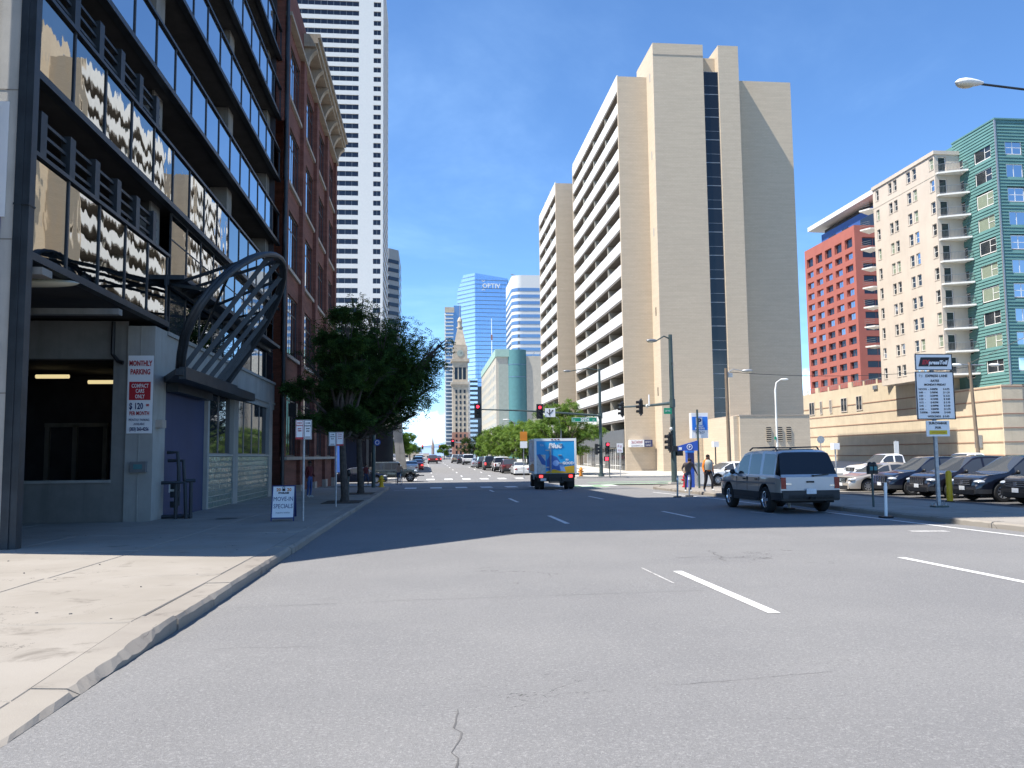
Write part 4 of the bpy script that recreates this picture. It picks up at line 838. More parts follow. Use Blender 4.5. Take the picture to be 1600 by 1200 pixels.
for i in range(5): mb.bar((31+i*1.0, 249.9, 32), (31.6+i*1.0, 249.9, 33.2 if i % 2 else 31.6), .15, .15)
mb.build('roof_bracket', M['grey'], o)
o = thing('antenna_mast', 'thin white mast rising behind the teal building', 'mast', (24.5, 300, 30)); MB().cyl((23.4, 300, 20), (23.4, 300, 52), .22, .1).build('mast', M['white'], o); MB().box(23.1, 299.8, 44, 23.7, 300.2, 46).build('antenna', M['stonered'], o)
# distant low buildings at the end of the street
ch = thing('church', 'distant brown church spire at the end of the street', 'church', (5, 860, -7))
MB().box(1.5, 860, -8, 9, 880, 3).build('nave', M['stone'], ch); mb = MB(); mb.lathe([(1.6, -8), (1.6, 10), (1.8, 10), (.05, 24)], (5.0, 858, 0), 'z', 8); mb.build('spire', mat('haze_grey_spire', (.26, .21, .19), .9), ch)  # spire colour greyed to stand in for distance haze
for x0, x1, y, h, c in ((-32, -8, 780, 6, 'stone'), (-10, 1.5, 905, 5, 'cream'), (9.5, 17, 905, 2, 'sandw'), (-60, -30, 700, 18, 'stone')):
    o = thing('low_building', {'stone': 'low buff building far down the left side of the street' if y < 800 and h < 10 else 'taller buff building far down the left side, behind the trees', 'cream': 'distant cream building at the end of the street, left of the spire', 'sandw': 'distant sand-coloured building at the end of the street, right of the spire'}[c], 'building', (x0, y, -7))
    MB().box(x0, y, -8, x1, y+25, h).build('wall', M[c], o)
    for i in range(3): MB().box(x0+(x1-x0)*(i+.3)/3, y-.1, h-5, x0+(x1-x0)*(i+.7)/3, y, h-3).build('window', M['navy'], o)
# ================================================================= STREET FURNITURE
def signal_head(parent, pos, face, lit=None, back=False, name='signal_head', s=1.):
    """three-lamp head; face = degrees about Z, 0 faces -Y"""
    mt = Matrix.Translation(pos) @ Matrix.Rotation(R(face), 4, 'Z') @ Matrix.Scale(s, 4)
    mb = MB(); mb.box(-.17, -.1, -.5, .17, .12, .5)
    if back: mb.box(-.28, .0, -.62, .28, .02, .62)
    for k, z_ in enumerate((.33, 0, -.33)):
        n = 12
        for j in range(n):   # visor hood
            a0, a1 = R(-25+230*j/n), R(-25+230*(j+1)/n)
            mb.poly([(.14*math.cos(a0), -.1, z_+.14*math.sin(a0)), (.14*math.cos(a1), -.1, z_+.14*math.sin(a1)), (.14*math.cos(a1), -.32, z_+.14*math.sin(a1)-.01), (.14*math.cos(a0), -.32, z_+.14*math.sin(a0)-.01)])
    h = mb.xf(mt).build(name, M['black'], parent)
    for k, z_ in enumerate((.33, 0, -.33)):
        l = MB(); l.lathe([(0, -.135), (.08, -.13), (.125, -.105)], (0, 0, z_), 'y', 12); l.xf(mt); l.build('lens', M['redlamp'] if lit == k else M['offlens'], h)
    return h
def cobra(parent, tip, base, r=.05, head='grey'):
    mb = MB(); a = Vector(base); b = Vector(tip); m_ = a.lerp(b, .45)+Vector((0, 0, .25)); mb.tube([a, m_, b], [r*1.2, r, r*.8], 8); mb.build('lamp_arm', M['pole'] if head == 'grey' else M['galv'], parent, smooth=True)
    d = (b-a); d.z = 0; d.normalize(); L = .75; c = b+d*L*.45
    h = MB(); n = Vector((-d.y, d.x, 0))
    h.ell((0, 0, 0), (L*.55, .19, .12), 14, 8); rot = math.atan2(d.y, d.x); h.xf(Matrix.Translation(c) @ Matrix.Rotation(rot, 4, 'Z')); hd = h.build('lamp_head', M['grey'] if head == 'grey' else M['galv'], parent, smooth=True)
    g = MB(); g.ell((.08, 0, -.07), (.26, .14, .09), 12, 6); g.xf(Matrix.Translation(c) @ Matrix.Rotation(rot, 4, 'Z')); g.build('lamp_lens', M['lampglass'], hd, smooth=True)
# far right corner: mast arm over the road with two red signals
t = thing('traffic_signal', 'dark green mast arm signal with red lights and a green street name sign', 'traffic signal', (16.8, 79, gz(79)+.15))
z0 = gz(79)+.15
mb = MB(); mb.tube([(16.8, 79.6, z0), (16.8, 79.6, 4), (16.8, 79.6, 10.1)], [.19, .16, .11], 12); mb.build('pole', M['pole'], t, smooth=True); MB().cyl((16.8, 79.6, z0), (16.8, 79.6, z0+.25), .3).build('pole_base', M['pole'], t)
mb = MB(); mb.tube([(16.8, 79.3, 5.45), (13, 79.25, 5.75), (9, 79.2, 6.0), (4.4, 79.15, 6.15)], [.12, .10, .08, .055], 10); mb.cyl((16.8, 79.55, 5.2), (16.8, 79.55, 5.75), .22); mb.build('mast_arm', M['pole'], t, smooth=True)
cobra(t, (13.9, 79.4, 9.85), (16.8, 79.6, 9.95))
signal_head(t, (4.75, 79.0, 6.0), 0, 0, True, s=1.15); signal_head(t, (10.75, 79.0, 5.9), 0, 0, True, s=1.15)
signal_head(t, (17.4, 79.3, 2.3), 0, 0, s=1.1); signal_head(t, (16.3, 79.3, 2.2), 90, None, s=1.05)
mb = MB(); mb.box(11.25, 78.95, 5.35, 12.25, 78.98, 6.2); sg = mb.build('lane_sign', M['signwhite'], t)
mb = MB(); mb.box(11.66, 78.93, 5.5, 11.74, 78.948, 6.0); mb.bar((11.7, 78.94, 5.65), (12.0, 78.94, 5.95), .07, .015, up=(0, 1, 0)); mb.bar((11.7, 78.94, 5.6), (11.42, 78.94, 5.85), .06, .015, up=(0, 1, 0)); mb.poly([(11.6, 78.94, 6.0), (11.8, 78.94, 6.0), (11.7, 78.94, 6.12)]); mb.poly([(12.08, 78.94, 6.05), (11.9, 78.94, 6.0), (12.02, 78.94, 5.86)]); mb.build('arrow', M['ink'], sg)
mb = MB(); mb.box(13.85, 78.95, 4.85, 16.35, 78.99, 5.3); sg = mb.build('street_sign', M['signgreen'], t); mb = MB()
for a, b, c, d in ((13.88, 16.32, 4.87, 4.9), (13.88, 16.32, 5.25, 5.28), (13.88, 13.91, 4.87, 5.28), (16.29, 16.32, 4.87, 5.28)): mb.box(a, 78.942, c, b, 78.95, d)
mb.build('sign_border', M['signwhite'], sg); text('20TH', .36, M['signwhite'], t, (15.15, 78.94, 4.95), 0, .012); text('ST', .2, M['signwhite'], t, (16.0, 78.94, 4.95)); text('W', .2, M['signwhite'], t, (14.1, 78.94, 4.95))
t2 = thing('pedestrian_signal', 'low signal with a red hand beside the far corner pole', 'signal', (17.3, 79, z0))
mb = MB(); mb.box(17.0, 79.05, 1.05, 17.5, 79.3, 1.5); b_ = mb.build('housing', M['black'], t2); MB().box(17.1, 79.03, 1.12, 17.4, 79.048, 1.42).build('red_hand', M['redlamp'], b_); MB().cyl((17.55, 79.3, z0), (17.55, 79.3, 1.6), .05).build('post', M['pole'], t2)
t2 = thing('turn_sign', 'white rectangular sign on the far corner right of the red signal', 'sign', (18.6, 79, z0)); MB().box(18.25, 79.0, 1.85, 18.85, 79.03, 2.75).build('board', M['signwhite'], t2); MB().cyl((18.55, 79.06, z0), (18.55, 79.06, 2.7), .035).build('post', M['galv'], t2); scribble(t2, 'signred', 18.35, 18.75, 2.35, 2.6, 78.99, 2); scribble(t2, 'signred', 18.33, 18.77, 1.98, 2.15, 78.99, 3)
t2 = thing('lane_use_sign', 'pair of stacked white signs on a post just right of the truck', 'sign', (13.6, 73, gz(79)))
MB().cyl((13.95, 79.5, gz(79)+.1), (13.95, 79.5, 2.3), .035).build('post', M['galv'], t2); MB().box(13.6, 79.44, 1.85, 14.35, 79.46, 2.35).build('upper_board', M['signwhite'], t2); MB().box(13.6, 79.44, 1.22, 14.35, 79.46, 1.8).build('lower_board', M['signwhite'], t2); scribble(t2, 'signred', 13.7, 14.25, 2.0, 2.2, 79.43, 4); mb = MB(); mb.bar((13.85, 79.43, 1.35), (13.85, 79.43, 1.65), .06, .02); mb.bar((13.85, 79.43, 1.65), (14.1, 79.43, 1.6), .06, .02); mb.build('arrow', M['ink'], t2)
# near right corner
z0 = gz(54)+.15
t = thing('traffic_signal', 'dark green signal pole on the near right corner with unlit side-facing heads', 'traffic signal', (16.4, 54, z0))
mb = MB(); mb.tube([(16.4, 54.2, z0), (16.38, 54.2, 9.75)], [.2, .13], 12); mb.build('pole', M['pole'], t, smooth=True); MB().box(16.05, 53.85, z0, 16.75, 54.55, z0+.12).build('pole_base', M['concL'], t)
mb = MB(); mb.tube([(16.4, 54.3, 5.1), (15.9, 57.5, 5.15), (14.9, 63.3, 5.35)], [.12, .09, .06], 10); mb.cyl((16.4, 54.2, 4.8), (16.4, 54.2, 5.35), .2); mb.build('mast_arm', M['pole'], t, smooth=True)
cobra(t, (15.35, 54.0, 9.3), (16.38, 54.2, 9.45))
signal_head(t, (14.95, 62.6, 5.15), -90, None, True); signal_head(t, (15.45, 58.9, 5.1), -90, None, True); signal_head(t, (16.1, 53.95, 2.45), -90, None, True, s=1.1)
mb = MB(); mb.box(15.62, 57.2, 5.1, 15.66, 57.4, 5.9); mb.build('small_sign', M['signwhite'], t); mb = MB(); mb.box(15.72, 53.9, 4.35, 16.25, 53.93, 4.75); sg = mb.build('street_sign', M['signgreen'], t); scribble(sg, 'signwhite', 15.8, 16.18, 4.5, 4.62, 53.89, 4)
mb = MB(); mb.ell((15.75, 58.2, 5.15), (.12, .12, .14)); mb.ell((16.2, 54, 3.35), (.1, .1, .12)); mb.build('camera', M['offwhite'], t, smooth=True); mb = MB(); mb.box(16.55, 53.9, 1.55, 16.95, 54.2, 2.0); mb.build('pedestrian_head', M['black'], t)
# public parking box sign on a post, arrow sign under it
z0 = gz(45)+.15
t = thing('parking_sign', 'blue and white public parking box sign high on a thin post', 'sign', (15.0, 45, z0))
MB().cyl((15.03, 45.0, z0), (15.03, 45.0, 4.15), .06, n=8).build('post', M['pole'], t); MB().box(14.72, 45.12, 2.55, 15.68, 45.5, 3.97).build('box', M['signwhite'], t); MB().box(14.76, 45.1, 3.0, 15.64, 45.118, 3.75).build('blue_panel', M['signlb'], t); MB().box(14.98, 45.085, 3.28, 15.34, 45.098, 3.7).build('white_panel', M['signwhite'], t)
text('P', .46, M['navyink'], t, (15.16, 45.08, 3.33), 0, .02); text('PUBLIC', .13, M['signwhite'], t, (15.2, 45.09, 3.16), 0, .006); text('PARKING', .13, M['signwhite'], t, (15.2, 45.09, 3.04), 0, .006); scribble(t, 'navyink', 14.95, 15.5, 2.8, 2.92, 45.11, 6)
t = thing('arrow_sign', 'dark blue tapering parking arrow sign beside the post', 'sign', (14.4, 45, 2))
mb = MB(); mb.prism([(13.8, 1.85), (14.98, 1.85), (14.98, 2.42), (13.8, 2.1)], 44.9, 44.97, axis='y'); mb.build('board', M['signblue'], t)
mb = MB(); mb.lathe([(.13, -.01), (.165, -.01), (.165, .0), (.13, 0)], (14.5, 44.89, 2.06), 'y', 20); mb.build('ring', M['signwhite'], t); text('P', .2, M['signwhite'], t, (14.5, 44.88, 1.99), 0, .008); MB().box(13.88, 44.88, 1.9, 14.05, 44.895, 2.05).build('patch', M['signwhite'], t); MB().box(13.55, 44.88, 1.82, 13.82, 45.0, 2.12).build('arm_box', M['black'], t)
t = thing('pay_machine', 'tall dark blue parking pay machine behind the two walkers', 'pay machine', (14.9, 46, z0)); MB().box(14.72, 46.0, z0, 15.1, 46.4, 1.75).build('body', M['signblue'], t); MB().box(14.72, 45.97, 1.0, 15.1, 46.0, 1.7).build('panel', M['navyink'], t); MB().box(14.7, 45.98, 1.75, 15.12, 46.42, 1.85).build('cap', M['signlb'], t)
# cabinet and small posts
o = thing('utility_cabinet', 'pale grey utility cabinet behind the walkers', 'cabinet', (16.4, 48, z0)); MB().box(15.9, 48, z0, 16.9, 48.7, 1.05).build('case', M['galv'], o); MB().box(15.85, 47.95, 1.05, 16.95, 48.75, 1.15).build('lid', M['galv'], o); MB().box(15.98, 47.97, z0+.1, 16.82, 48, .9).build('door', M['offwhite'], o)
o = thing('fire_hydrant', 'small red hydrant standing between the two walkers', 'hydrant', (14.9, 46.5, z0))
def hydrant(o, x, y, z_, m, s=1.):
    mb = MB(); mb.lathe([(0, 0), (.19, 0), (.19, .06), (.13, .08), (.12, .5), (.16, .52), (.16, .58), (.12, .62), (.09, .72), (.03, .76), (0, .76)], (0, 0, 0), 'z', 14); mb.build('barrel', M[m], o, smooth=True) if False else None
    mb.xf(Matrix.Translation((x, y, z_)) @ Matrix.Scale(s, 4)); mb.build('barrel', M[m], o, smooth=True)
    a = MB(); a.cyl((-.22, 0, .4), (.22, 0, .4), .055); a.cyl((0, -.2, .36), (0, 0, .36), .08); a.xf(Matrix.Translation((x, y, z_)) @ Matrix.Scale(s, 4)); a.build('nozzle', M[m], o)
hydrant(o, 14.72, 46.5, z0, 'signred', 1.05)
o = thing('fire_hydrant', 'yellow hydrant on the left kerb corner by the cyclist', 'hydrant', (-3.1, 56, gz(56)+.15)); hydrant(o, -3.1, 56.2, gz(56)+.15, 'yellow', 1.05)
o = thing('fire_hydrant', 'orange hydrant on the far right corner beside the truck', 'hydrant', (15, 80, gz(80)+.15)); hydrant(o, 14.95, 80.5, gz(80)+.15, 'orange', 1.2)
# white flexible posts at the bike lane
for (x, y, m, lab) in ((13.0, 22.6, 'white', 'white lane post right of the big wagon, at the kerb'), (11.5, 37.6, 'galv', 'grey lane post left of the walkers, the nearer of two to the corner pole'), (12.25, 38.2, 'galv', 'grey lane post directly in front of the bending walker'), (12.2, 27.2, 'white', 'white lane post half hidden under the wagon bumper')):
    z_ = gz(y); o = thing('lane_post', lab, 'lane post', (x, y, z_), 'flexible posts along the lane edge'); mb = MB(); mb.tube([(x, y, z_+.05), (x+.03, y, z_+1.0)], [.045, .04], 10); mb.build('post', M[m], o, smooth=True); MB().box(x-.16, y-.12, z_, x+.16, y+.12, z_+.05).build('base', M['black'], o); MB().cyl((x+.02, y, z_+.78), (x+.025, y, z_+.9), .05, n=10).build('band', M['signwhite'], o)
# meter, toll sign, bollard
z_ = gz(25.3)+.15
o = thing('parking_meter', 'twin-headed parking meter on the shaded pavement behind the wagon', 'parking meter', (14.15, 25.3, z_)); MB().cyl((14.15, 25.3, z_), (14.15, 25.3, 1.0), .035, n=10).build('post', M['pole'], o)
for k, x in enumerate((14.08, 14.22)):
    mb = MB(); mb.box(x-.08, 25.2, .98, x+.08, 25.36, 1.25); mb.ell((x, 25.28, 1.27), (.085, .08, .1), 12, 8); h = mb.build('meter_head', M['black'], o, smooth=True, ang=30); MB().box(x-.05, 25.185, 1.1, x+.05, 25.2, 1.22).build('display', M['teal'], h)
z_ = gz(24.5)+.15
t = thing('toll_sign', 'tall toll rate sign with black and white price board beside the parking lot', 'sign', (15.9, 24.5, z_))
MB().box(15.86, 24.56, z_, 15.96, 24.64, 4.7).build('post', M['galv'], t); MB().box(15.7, 24.45, z_, 16.15, 24.75, z_+.05).build('post_base', M['pole'], t)
for k in range(4): MB().cyl((15.75+.33*(k % 2), 24.5+.2*(k//2), z_+.05), (15.75+.33*(k % 2), 24.5+.2*(k//2), z_+.12), .025, n=6).build('bolt', M['galv'], t)
b1 = MB().box(15.32, 24.51, 4.24, 16.56, 24.54, 4.76).build('top_board', M['signwhite'], t); mb = MB()
for a in ((15.32, 16.56, 4.24, 4.265), (15.32, 16.56, 4.735, 4.76), (15.32, 15.345, 4.265, 4.735), (16.535, 16.56, 4.265, 4.735)): mb.box(a[0], 24.503, a[2], a[1], 24.51, a[3])
mb.build('border', M['ink'], b1); mb = MB(); mb.prism([(15.42, 4.36), (16.38, 4.36), (16.47, 4.65), (15.51, 4.65)], 24.502, 24.508, axis='y'); mb.build('logo_field', M['ink'], b1)
text('E', .19, M['signred'], t, (15.585, 24.498, 4.43), 0, .01, shear=.25); text('X', .19, M['signred'], t, (15.70, 24.498, 4.43), 0, .01, shear=.25); text('pressToll', .165, M['signwhite'], t, (16.07, 24.498, 4.43), 0, .008, shear=.25)
b2 = MB().box(15.3, 24.51, 2.68, 16.58, 24.54, 4.2).build('rate_board', M['signwhite'], t); mb = MB()
for a in ((15.3, 16.58, 2.68, 2.71), (15.3, 16.58, 4.17, 4.2), (15.3, 15.33, 2.71, 4.17), (16.55, 16.58, 2.71, 4.17)): mb.box(a[0], 24.5, a[2], a[1], 24.51, a[3])
mb.build('border', M['ink'], b2)
text('EXPRESS LANE', .115, M['ink'], t, (16.0, 24.5, 4.02), 0, .002); scribble(t, 'inkgrey', 15.42, 15.54, 4.02, 4.1, 24.5, 2); text('RATES', .1, M['ink'], t, (15.94, 24.5, 3.87), 0, .002); text('MONDAY-FRIDAY', .09, M['ink'], t, (15.94, 24.5, 3.75), 0, .002)
for k, (a, b, c) in enumerate((('NOON  -', '3:00PM', '$ 0.95'), ('3:00  -', '3:30PM', '$ 1.20'), ('3:00  -', '3:30PM', '$ 2.25'), ('3:30  -', '4:15PM', '$ 3.00'), ('4:15  -', '5:45PM', '$ 5.10'), ('5:45  -', '6:30PM', '$ 3.00'), ('6:30  -', '7:00PM', '$ 2.25'), ('7:00PM-', '3:00AM', '$ 0.85'))):
    zz = 3.61-.105*k
    text(a, .085, M['ink'], t, (15.38, 24.5, zz), 0, .001, 'LEFT'); text(b, .085, M['ink'], t, (15.76, 24.5, zz), 0, .001, 'LEFT'); text(c, .085, M['ink'], t, (16.2, 24.5, zz), 0, .001, 'LEFT')
text('WEEKENDS   $ 0.85', .085, M['ink'], t, (16.0, 24.5, 2.75), 0, .001)
b3 = MB().box(15.58, 24.51, 2.15, 16.35, 24.54, 2.64).build('surcharge_board', M['signwhite'], t); text('SURCHARGE', .105, M['ink'], t, (15.965, 24.5, 2.53), 0, .003); text('FOR', .1, M['ink'], t, (15.965, 24.5, 2.39), 0, .003); MB().box(15.67, 24.5, 2.21, 16.26, 24.508, 2.34).build('yellow_strip', M['signyellow'], b3); scribble(t, 'orange', 15.72, 16.2, 2.245, 2.305, 24.495, 12)
z_ = gz(29)+.06
o = thing('bollard', 'round yellow steel bollard behind the toll sign post', 'bollard', (18.7, 29, z_)); mb = MB(); mb.lathe([(0, 1.15), (.06, 1.14), (.105, 1.08), (.11, 0)], (19.2, 29, z_), 'z', 16); mb.build('tube', M['yellow'], o, smooth=True); MB().cyl((19.2, 29, z_+.0), (19.2, 29, z_+.03), .16, n=14).build('base', M['soil'], o)
# lamp at the upper right, pole beyond the frame
o = thing('street_lamp', 'pale cobra lamp head on a dark arm at the top right', 'street lamp', (19.4, 22, gz(22)+.15)); MB().tube([(19.4, 22.0, gz(22)+.03), (19.4, 22.0, 12.3)], [.13, .07], 12).build('pole', M['pole'], o, smooth=True)
mb = MB(); mb.tube([(19.4, 22, 12.2), (17.6, 22, 12.36), (16.3, 22.0, 12.47)], .035, 8); mb.build('lamp_arm', M['steel'], o); mb = MB()
mb.lathe([(0, 0), (.05, .0), (.1, .2), (.14, .45), (.15, .62), (.11, .8), (0, .92)], (0, 0, 0), 'x', 16); mb.xf(Matrix.Translation((16.32, 22, 12.5)) @ Matrix.Rotation(math.pi, 4, 'Z') @ Matrix.Diagonal((.95, 1.25, .85, 1))); hd = mb.build('lamp_head', M['offwhite'], o, smooth=True)
mb = MB(); mb.ell((15.78, 22, 12.42), (.27, .15, .08), 14, 8); mb.build('lamp_lens', M['lampglass'], hd, smooth=True)
# utility pole with lamp, steel lamp, double lamp, globe lamps
z_ = gz(57)
o = thing('utility_pole', 'weathered wooden pole with a lamp arm in front of the tan tower', 'utility pole', (23.1, 62, z_)); mb = MB(); mb.tube([(21.3, 57, z_), (21.25, 57, 7.75)], [.14, .11], 10); mb.build('pole', M['wood'], o, smooth=True); cobra(o, (22.4, 56.8, 7.55), (21.25, 57, 7.35), .035, 'galv'); MB().box(21.4, 56.9, 7.1, 21.7, 57.1, 7.4).build('bracket', M['galv'], o)
z_ = gz(75)
o = thing('street_lamp', 'slender white steel lamp post in front of the low annex', 'street lamp', (32.7, 75, z_)); mb = MB(); mb.tube([(32.7, 75, z_), (32.72, 75, 7.6), (32.85, 75, 8.3), (33.3, 75, 8.6)], [.1, .08, .06, .05], 10); mb.build('pole', M['offwhite'], o, smooth=True); mb = MB(); mb.ell((33.65, 75, 8.6), (.42, .16, .11), 12, 8); mb.build('lamp_head', M['offwhite'], o, smooth=True); MB().box(32.45, 74.9, 2.9, 32.6, 75, 3.2).build('control_box', M['signgreen'], o)
z_ = gz(62)
o = thing('utility_pole', 'wooden pole with two white lamp heads in front of the beige podium', 'utility pole', (43.6, 62, z_)); mb = MB(); mb.tube([(43.75, 62, z_), (43.35, 62, 8.75)], [.16, .12], 10); mb.build('pole', M['wood'], o, smooth=True); mb = MB(); mb.tube([(42.5, 62, 8.6), (43.4, 62, 8.55), (44.6, 62, 8.55)], .05, 8); mb.build('cross_arm', M['galv'], o)
for x in (42.2, 45.5): mb = MB(); mb.ell((x, 62, 8.55), (.5, .2, .13), 12, 8); mb.build('lamp_head', M['offwhite'], o, smooth=True)
for (x, y, zt, lab) in ((21.0, 59.0, 2.5, 'square white globe lamp on a dark post right of the two walkers'), (25.6, 50, 2.2, 'small white globe lamp above the parked cars behind the wagon roof')):
    o = thing('post_lamp', lab, 'lamp', (x, y, gz(y)), 'globe lamps at the lot edge'); MB().cyl((x, y, gz(y)), (x, y, zt-.35), .05, n=8).build('post', M['steel'] if x < 22 else M['galv'], o); mb = MB(); mb.box(x-.2, y-.2, zt-.35, x+.2, y+.2, zt+.05); mb.build('globe', M['signwhite'], o)
o = thing('lot_sign', 'thin post with a pale sign standing against the beige podium wall', 'sign', (33, 56, gz(56))); MB().cyl((33.2, 56, gz(56)), (33.2, 56, 2.5), .03, n=6).build('post', M['galv'], o); MB().box(33.05, 55.95, 1.5, 33.4, 55.98, 2.4).build('board', M['offwhite'], o)
o = thing('lot_sign', 'round sign on a thin post left of the pale lot sign', 'sign', (29, 56, gz(56))); MB().cyl((28.6, 58, gz(58)), (28.6, 58, 2.7), .03, n=6).build('post', M['galv'], o); mb = MB(); mb.lathe([(0, -.01), (.28, -.01), (.28, .01), (0, .01)], (28.6, 57.95, 2.6), 'y', 16); mb.build('disc', M['galv'], o)
# overhead wire
def wire(a, b, sag, lab):
    P_ = [Vector(a).lerp(Vector(b), i/16)-Vector((0, 0, sag*4*(i/16)*(1-i/16))) for i in range(17)]
    o = MB().tube(P_, .02, 5).build('overhead_wire', M['black']); tag(o, lab, 'wire')
wire((43.4, 62, 8.4), (21.25, 57, 7.5), .5, 'sagging overhead wire strung between the two wooden poles'); wire((43.4, 62, 8.7), (60, 48, 20.5), .6, 'overhead wire rising to the right across the teal building')
# left side: sign poles, A-board, meters, corner pole
def twin(x, y, zt, lab, a, b, hgt=.54, w_=.215, face=0):
    z_ = gz(y)+.15; o = thing('sign_post', lab, 'sign', (x, y, z_)); MB().cyl((x, y, z_), (x, y, zt), .03, n=8).build('post', M['galv'], o)
    for k, (dx, (c, lines)) in enumerate(((-w_/2-.005, a), (w_/2+.005, b))):
        bd = MB().box(x+dx-w_/2, y-.06, zt-hgt, x+dx+w_/2, y-.045, zt).build('board', M['signwhite'], o); mb = MB()
        t_ = .012
        for q in ((x+dx-w_/2+.01, x+dx+w_/2-.01, zt-.01-t_, zt-.01), (x+dx-w_/2+.01, x+dx+w_/2-.01, zt-hgt+.01, zt-hgt+.01+t_), (x+dx-w_/2+.01, x+dx-w_/2+.01+t_, zt-hgt+.01, zt-.01), (x+dx+w_/2-.01-t_, x+dx+w_/2-.01, zt-hgt+.01, zt-.01)): mb.box(q[0], y-.064, q[2], q[1], y-.061, q[3])
        mb.build('border', M[c], bd)
        for s_, sz, zz in lines: text(s_, sz, M[c], o, (x+dx, y-.066, zt-zz), face, .002)
        if c == 'signred': MB().box(x+dx-w_/2, y-.0635, zt-hgt, x+dx+w_/2, y-.061, zt-hgt+.06).build('red_strip', M['signred'], bd)
        else: MB().bar((x+dx-.07, y-.065, zt-hgt+.06), (x+dx+.07, y-.065, zt-hgt+.06), .02, .004, up=(0, 1, 0)).build('arrow', M['ink'], bd)
twin(-3.45, 23.6, 2.75, 'nearer post with twin red and black parking signs beside the sandwich board', ('signred', [('NO', .075, .11), ('PARKING', .042, .17), ('ANY', .05, .26), ('TIME', .05, .32)]), ('ink', [('2 HR', .06, .11), ('PARKING', .04, .18), ('8AM', .05, .26), ('6PM', .05, .33)]))
twin(-3.35, 30.9, 2.62, 'farther post with twin parking signs in front of the tree trunk', ('ink', [('2 HR', .06, .11), ('PARKING', .04, .18), ('8AM', .05, .26)]), ('signred', [('TOW', .06, .1), ('AWAY', .05, .17), ('ZONE', .05, .25)]), .5, .26)
z_ = gz(24)+.15
t = thing('sandwich_board', 'white sandwich board with handwritten specials standing on the shaded pavement', 'sandwich board', (-4.05, 23.9, z_))
x0, x1 = -4.35, -3.71; y0 = 23.7; zt = .93
def brd(mb, xa, xb, za, zb, d, t_=.012):   # leaning board plane
    f = lambda z: y0+.22*(z-z_)/(zt-z_)
    mb.prism([(xa, za), (xb, za), (xb, zb), (xa, zb)], lambda u, v: f(v)+d, lambda u, v: f(v)+d+t_, axis='y'); return mb
brd(MB(), x0+.03, x1-.03, .05, zt-.02, 0).build('front_board', M['signwhite'], t); mb = MB()
for a in ((x0, x0+.03, z_, zt), (x1-.03, x1, z_, zt), (x0+.03, x1-.03, zt-.03, zt), (x0+.03, x1-.03, .02, .05)): brd(mb, *a, -.012, .03)
mb.build('frame', M['navyink'], t)
mb = MB(); f2 = lambda z: y0+.46-.22*(z-z_)/(zt-z_); mb.prism([(x0, .04), (x1, .04), (x1, zt), (x0, zt)], lambda u, v: f2(v), lambda u, v: f2(v)+.02, axis='y'); mb.build('back_board', M['navyink'], t)
tl = (-math.degrees(math.atan(.22/(zt-z_))), 'X')
def bt(s, sz, m, x, zz, rot=0, **k): text(s, sz, M[m], t, (x, y0+.22*(zz-z_)/(zt-z_)-.006, zz), rot, k.get('b', 0.), tilt=tl, sx=k.get('sx', 1.))
bt('20', .12, 'orange', -4.17, .77, b=.004); bt('20', .12, 'orange', -3.88, .77, b=.004); bt('STORAGE', .06, 'ink', -4.03, .70, b=.004, sx=1.1); bt('MOVE-IN', .17, 'navyink', -4.03, .50, sx=.8); bt('SPECIALS', .175, 'navyink', -4.03, .30, sx=.75); bt('inquire within', .07, 'inkgrey', -4.03, .16)
mb = MB()
zz = .78; yy = y0+.22*(zz-z_)/(zt-z_)-.01
mb.box(-4.07, yy, zz-.01, -3.99, yy+.006, zz+.06); mb.tube([(-4.06, yy, zz+.06), (-4.055, yy, zz+.1), (-4.03, yy, zz+.115), (-4.005, yy, zz+.1), (-4.0, yy, zz+.06)], .007, 6); mb.build('padlock_emblem', M['ink'], t)
z_ = gz(36)+.15
for x, y, lab in ((-3.3, 35.2, 'thin dark post of a meter just right of the first tree trunk'),):
    o = thing('parking_meter', lab, 'parking meter', (x, y, z_)); MB().cyl((x, y, z_), (x, y, .95), .03, n=8).build('post', M['pole'], o); mb = MB(); mb.ell((x, y, 1.05), (.1, .08, .15)); mb.build('meter_head', M['black'], o, smooth=True)
z_ = gz(57)+.15
o = thing('signal_pole', 'dark corner pole with a round blue sign by the left crossing', 'pole', (-3.6, 56, z_)); MB().cyl((-3.6, 55.8, z_), (-3.6, 55.8, 6.4), .13, n=12).build('pole', M['pole'], o); mb = MB(); mb.lathe([(0, -.02), (.22, -.02), (.22, .02), (0, .02)], (-3.35, 55.6, 2.65), 'y', 18); sg = mb.build('blue_disc', M['signblue'], o); mb = MB(); mb.lathe([(.1, -.01), (.15, -.01), (.15, 0), (.1, 0)], (-3.35, 55.57, 2.65), 'y', 16); mb.build('white_mark', M['signwhite'], sg); MB().box(-3.85, 55.6, 1.4, -3.75, 56, 2.0).build('push_button_box', M['black'], o)
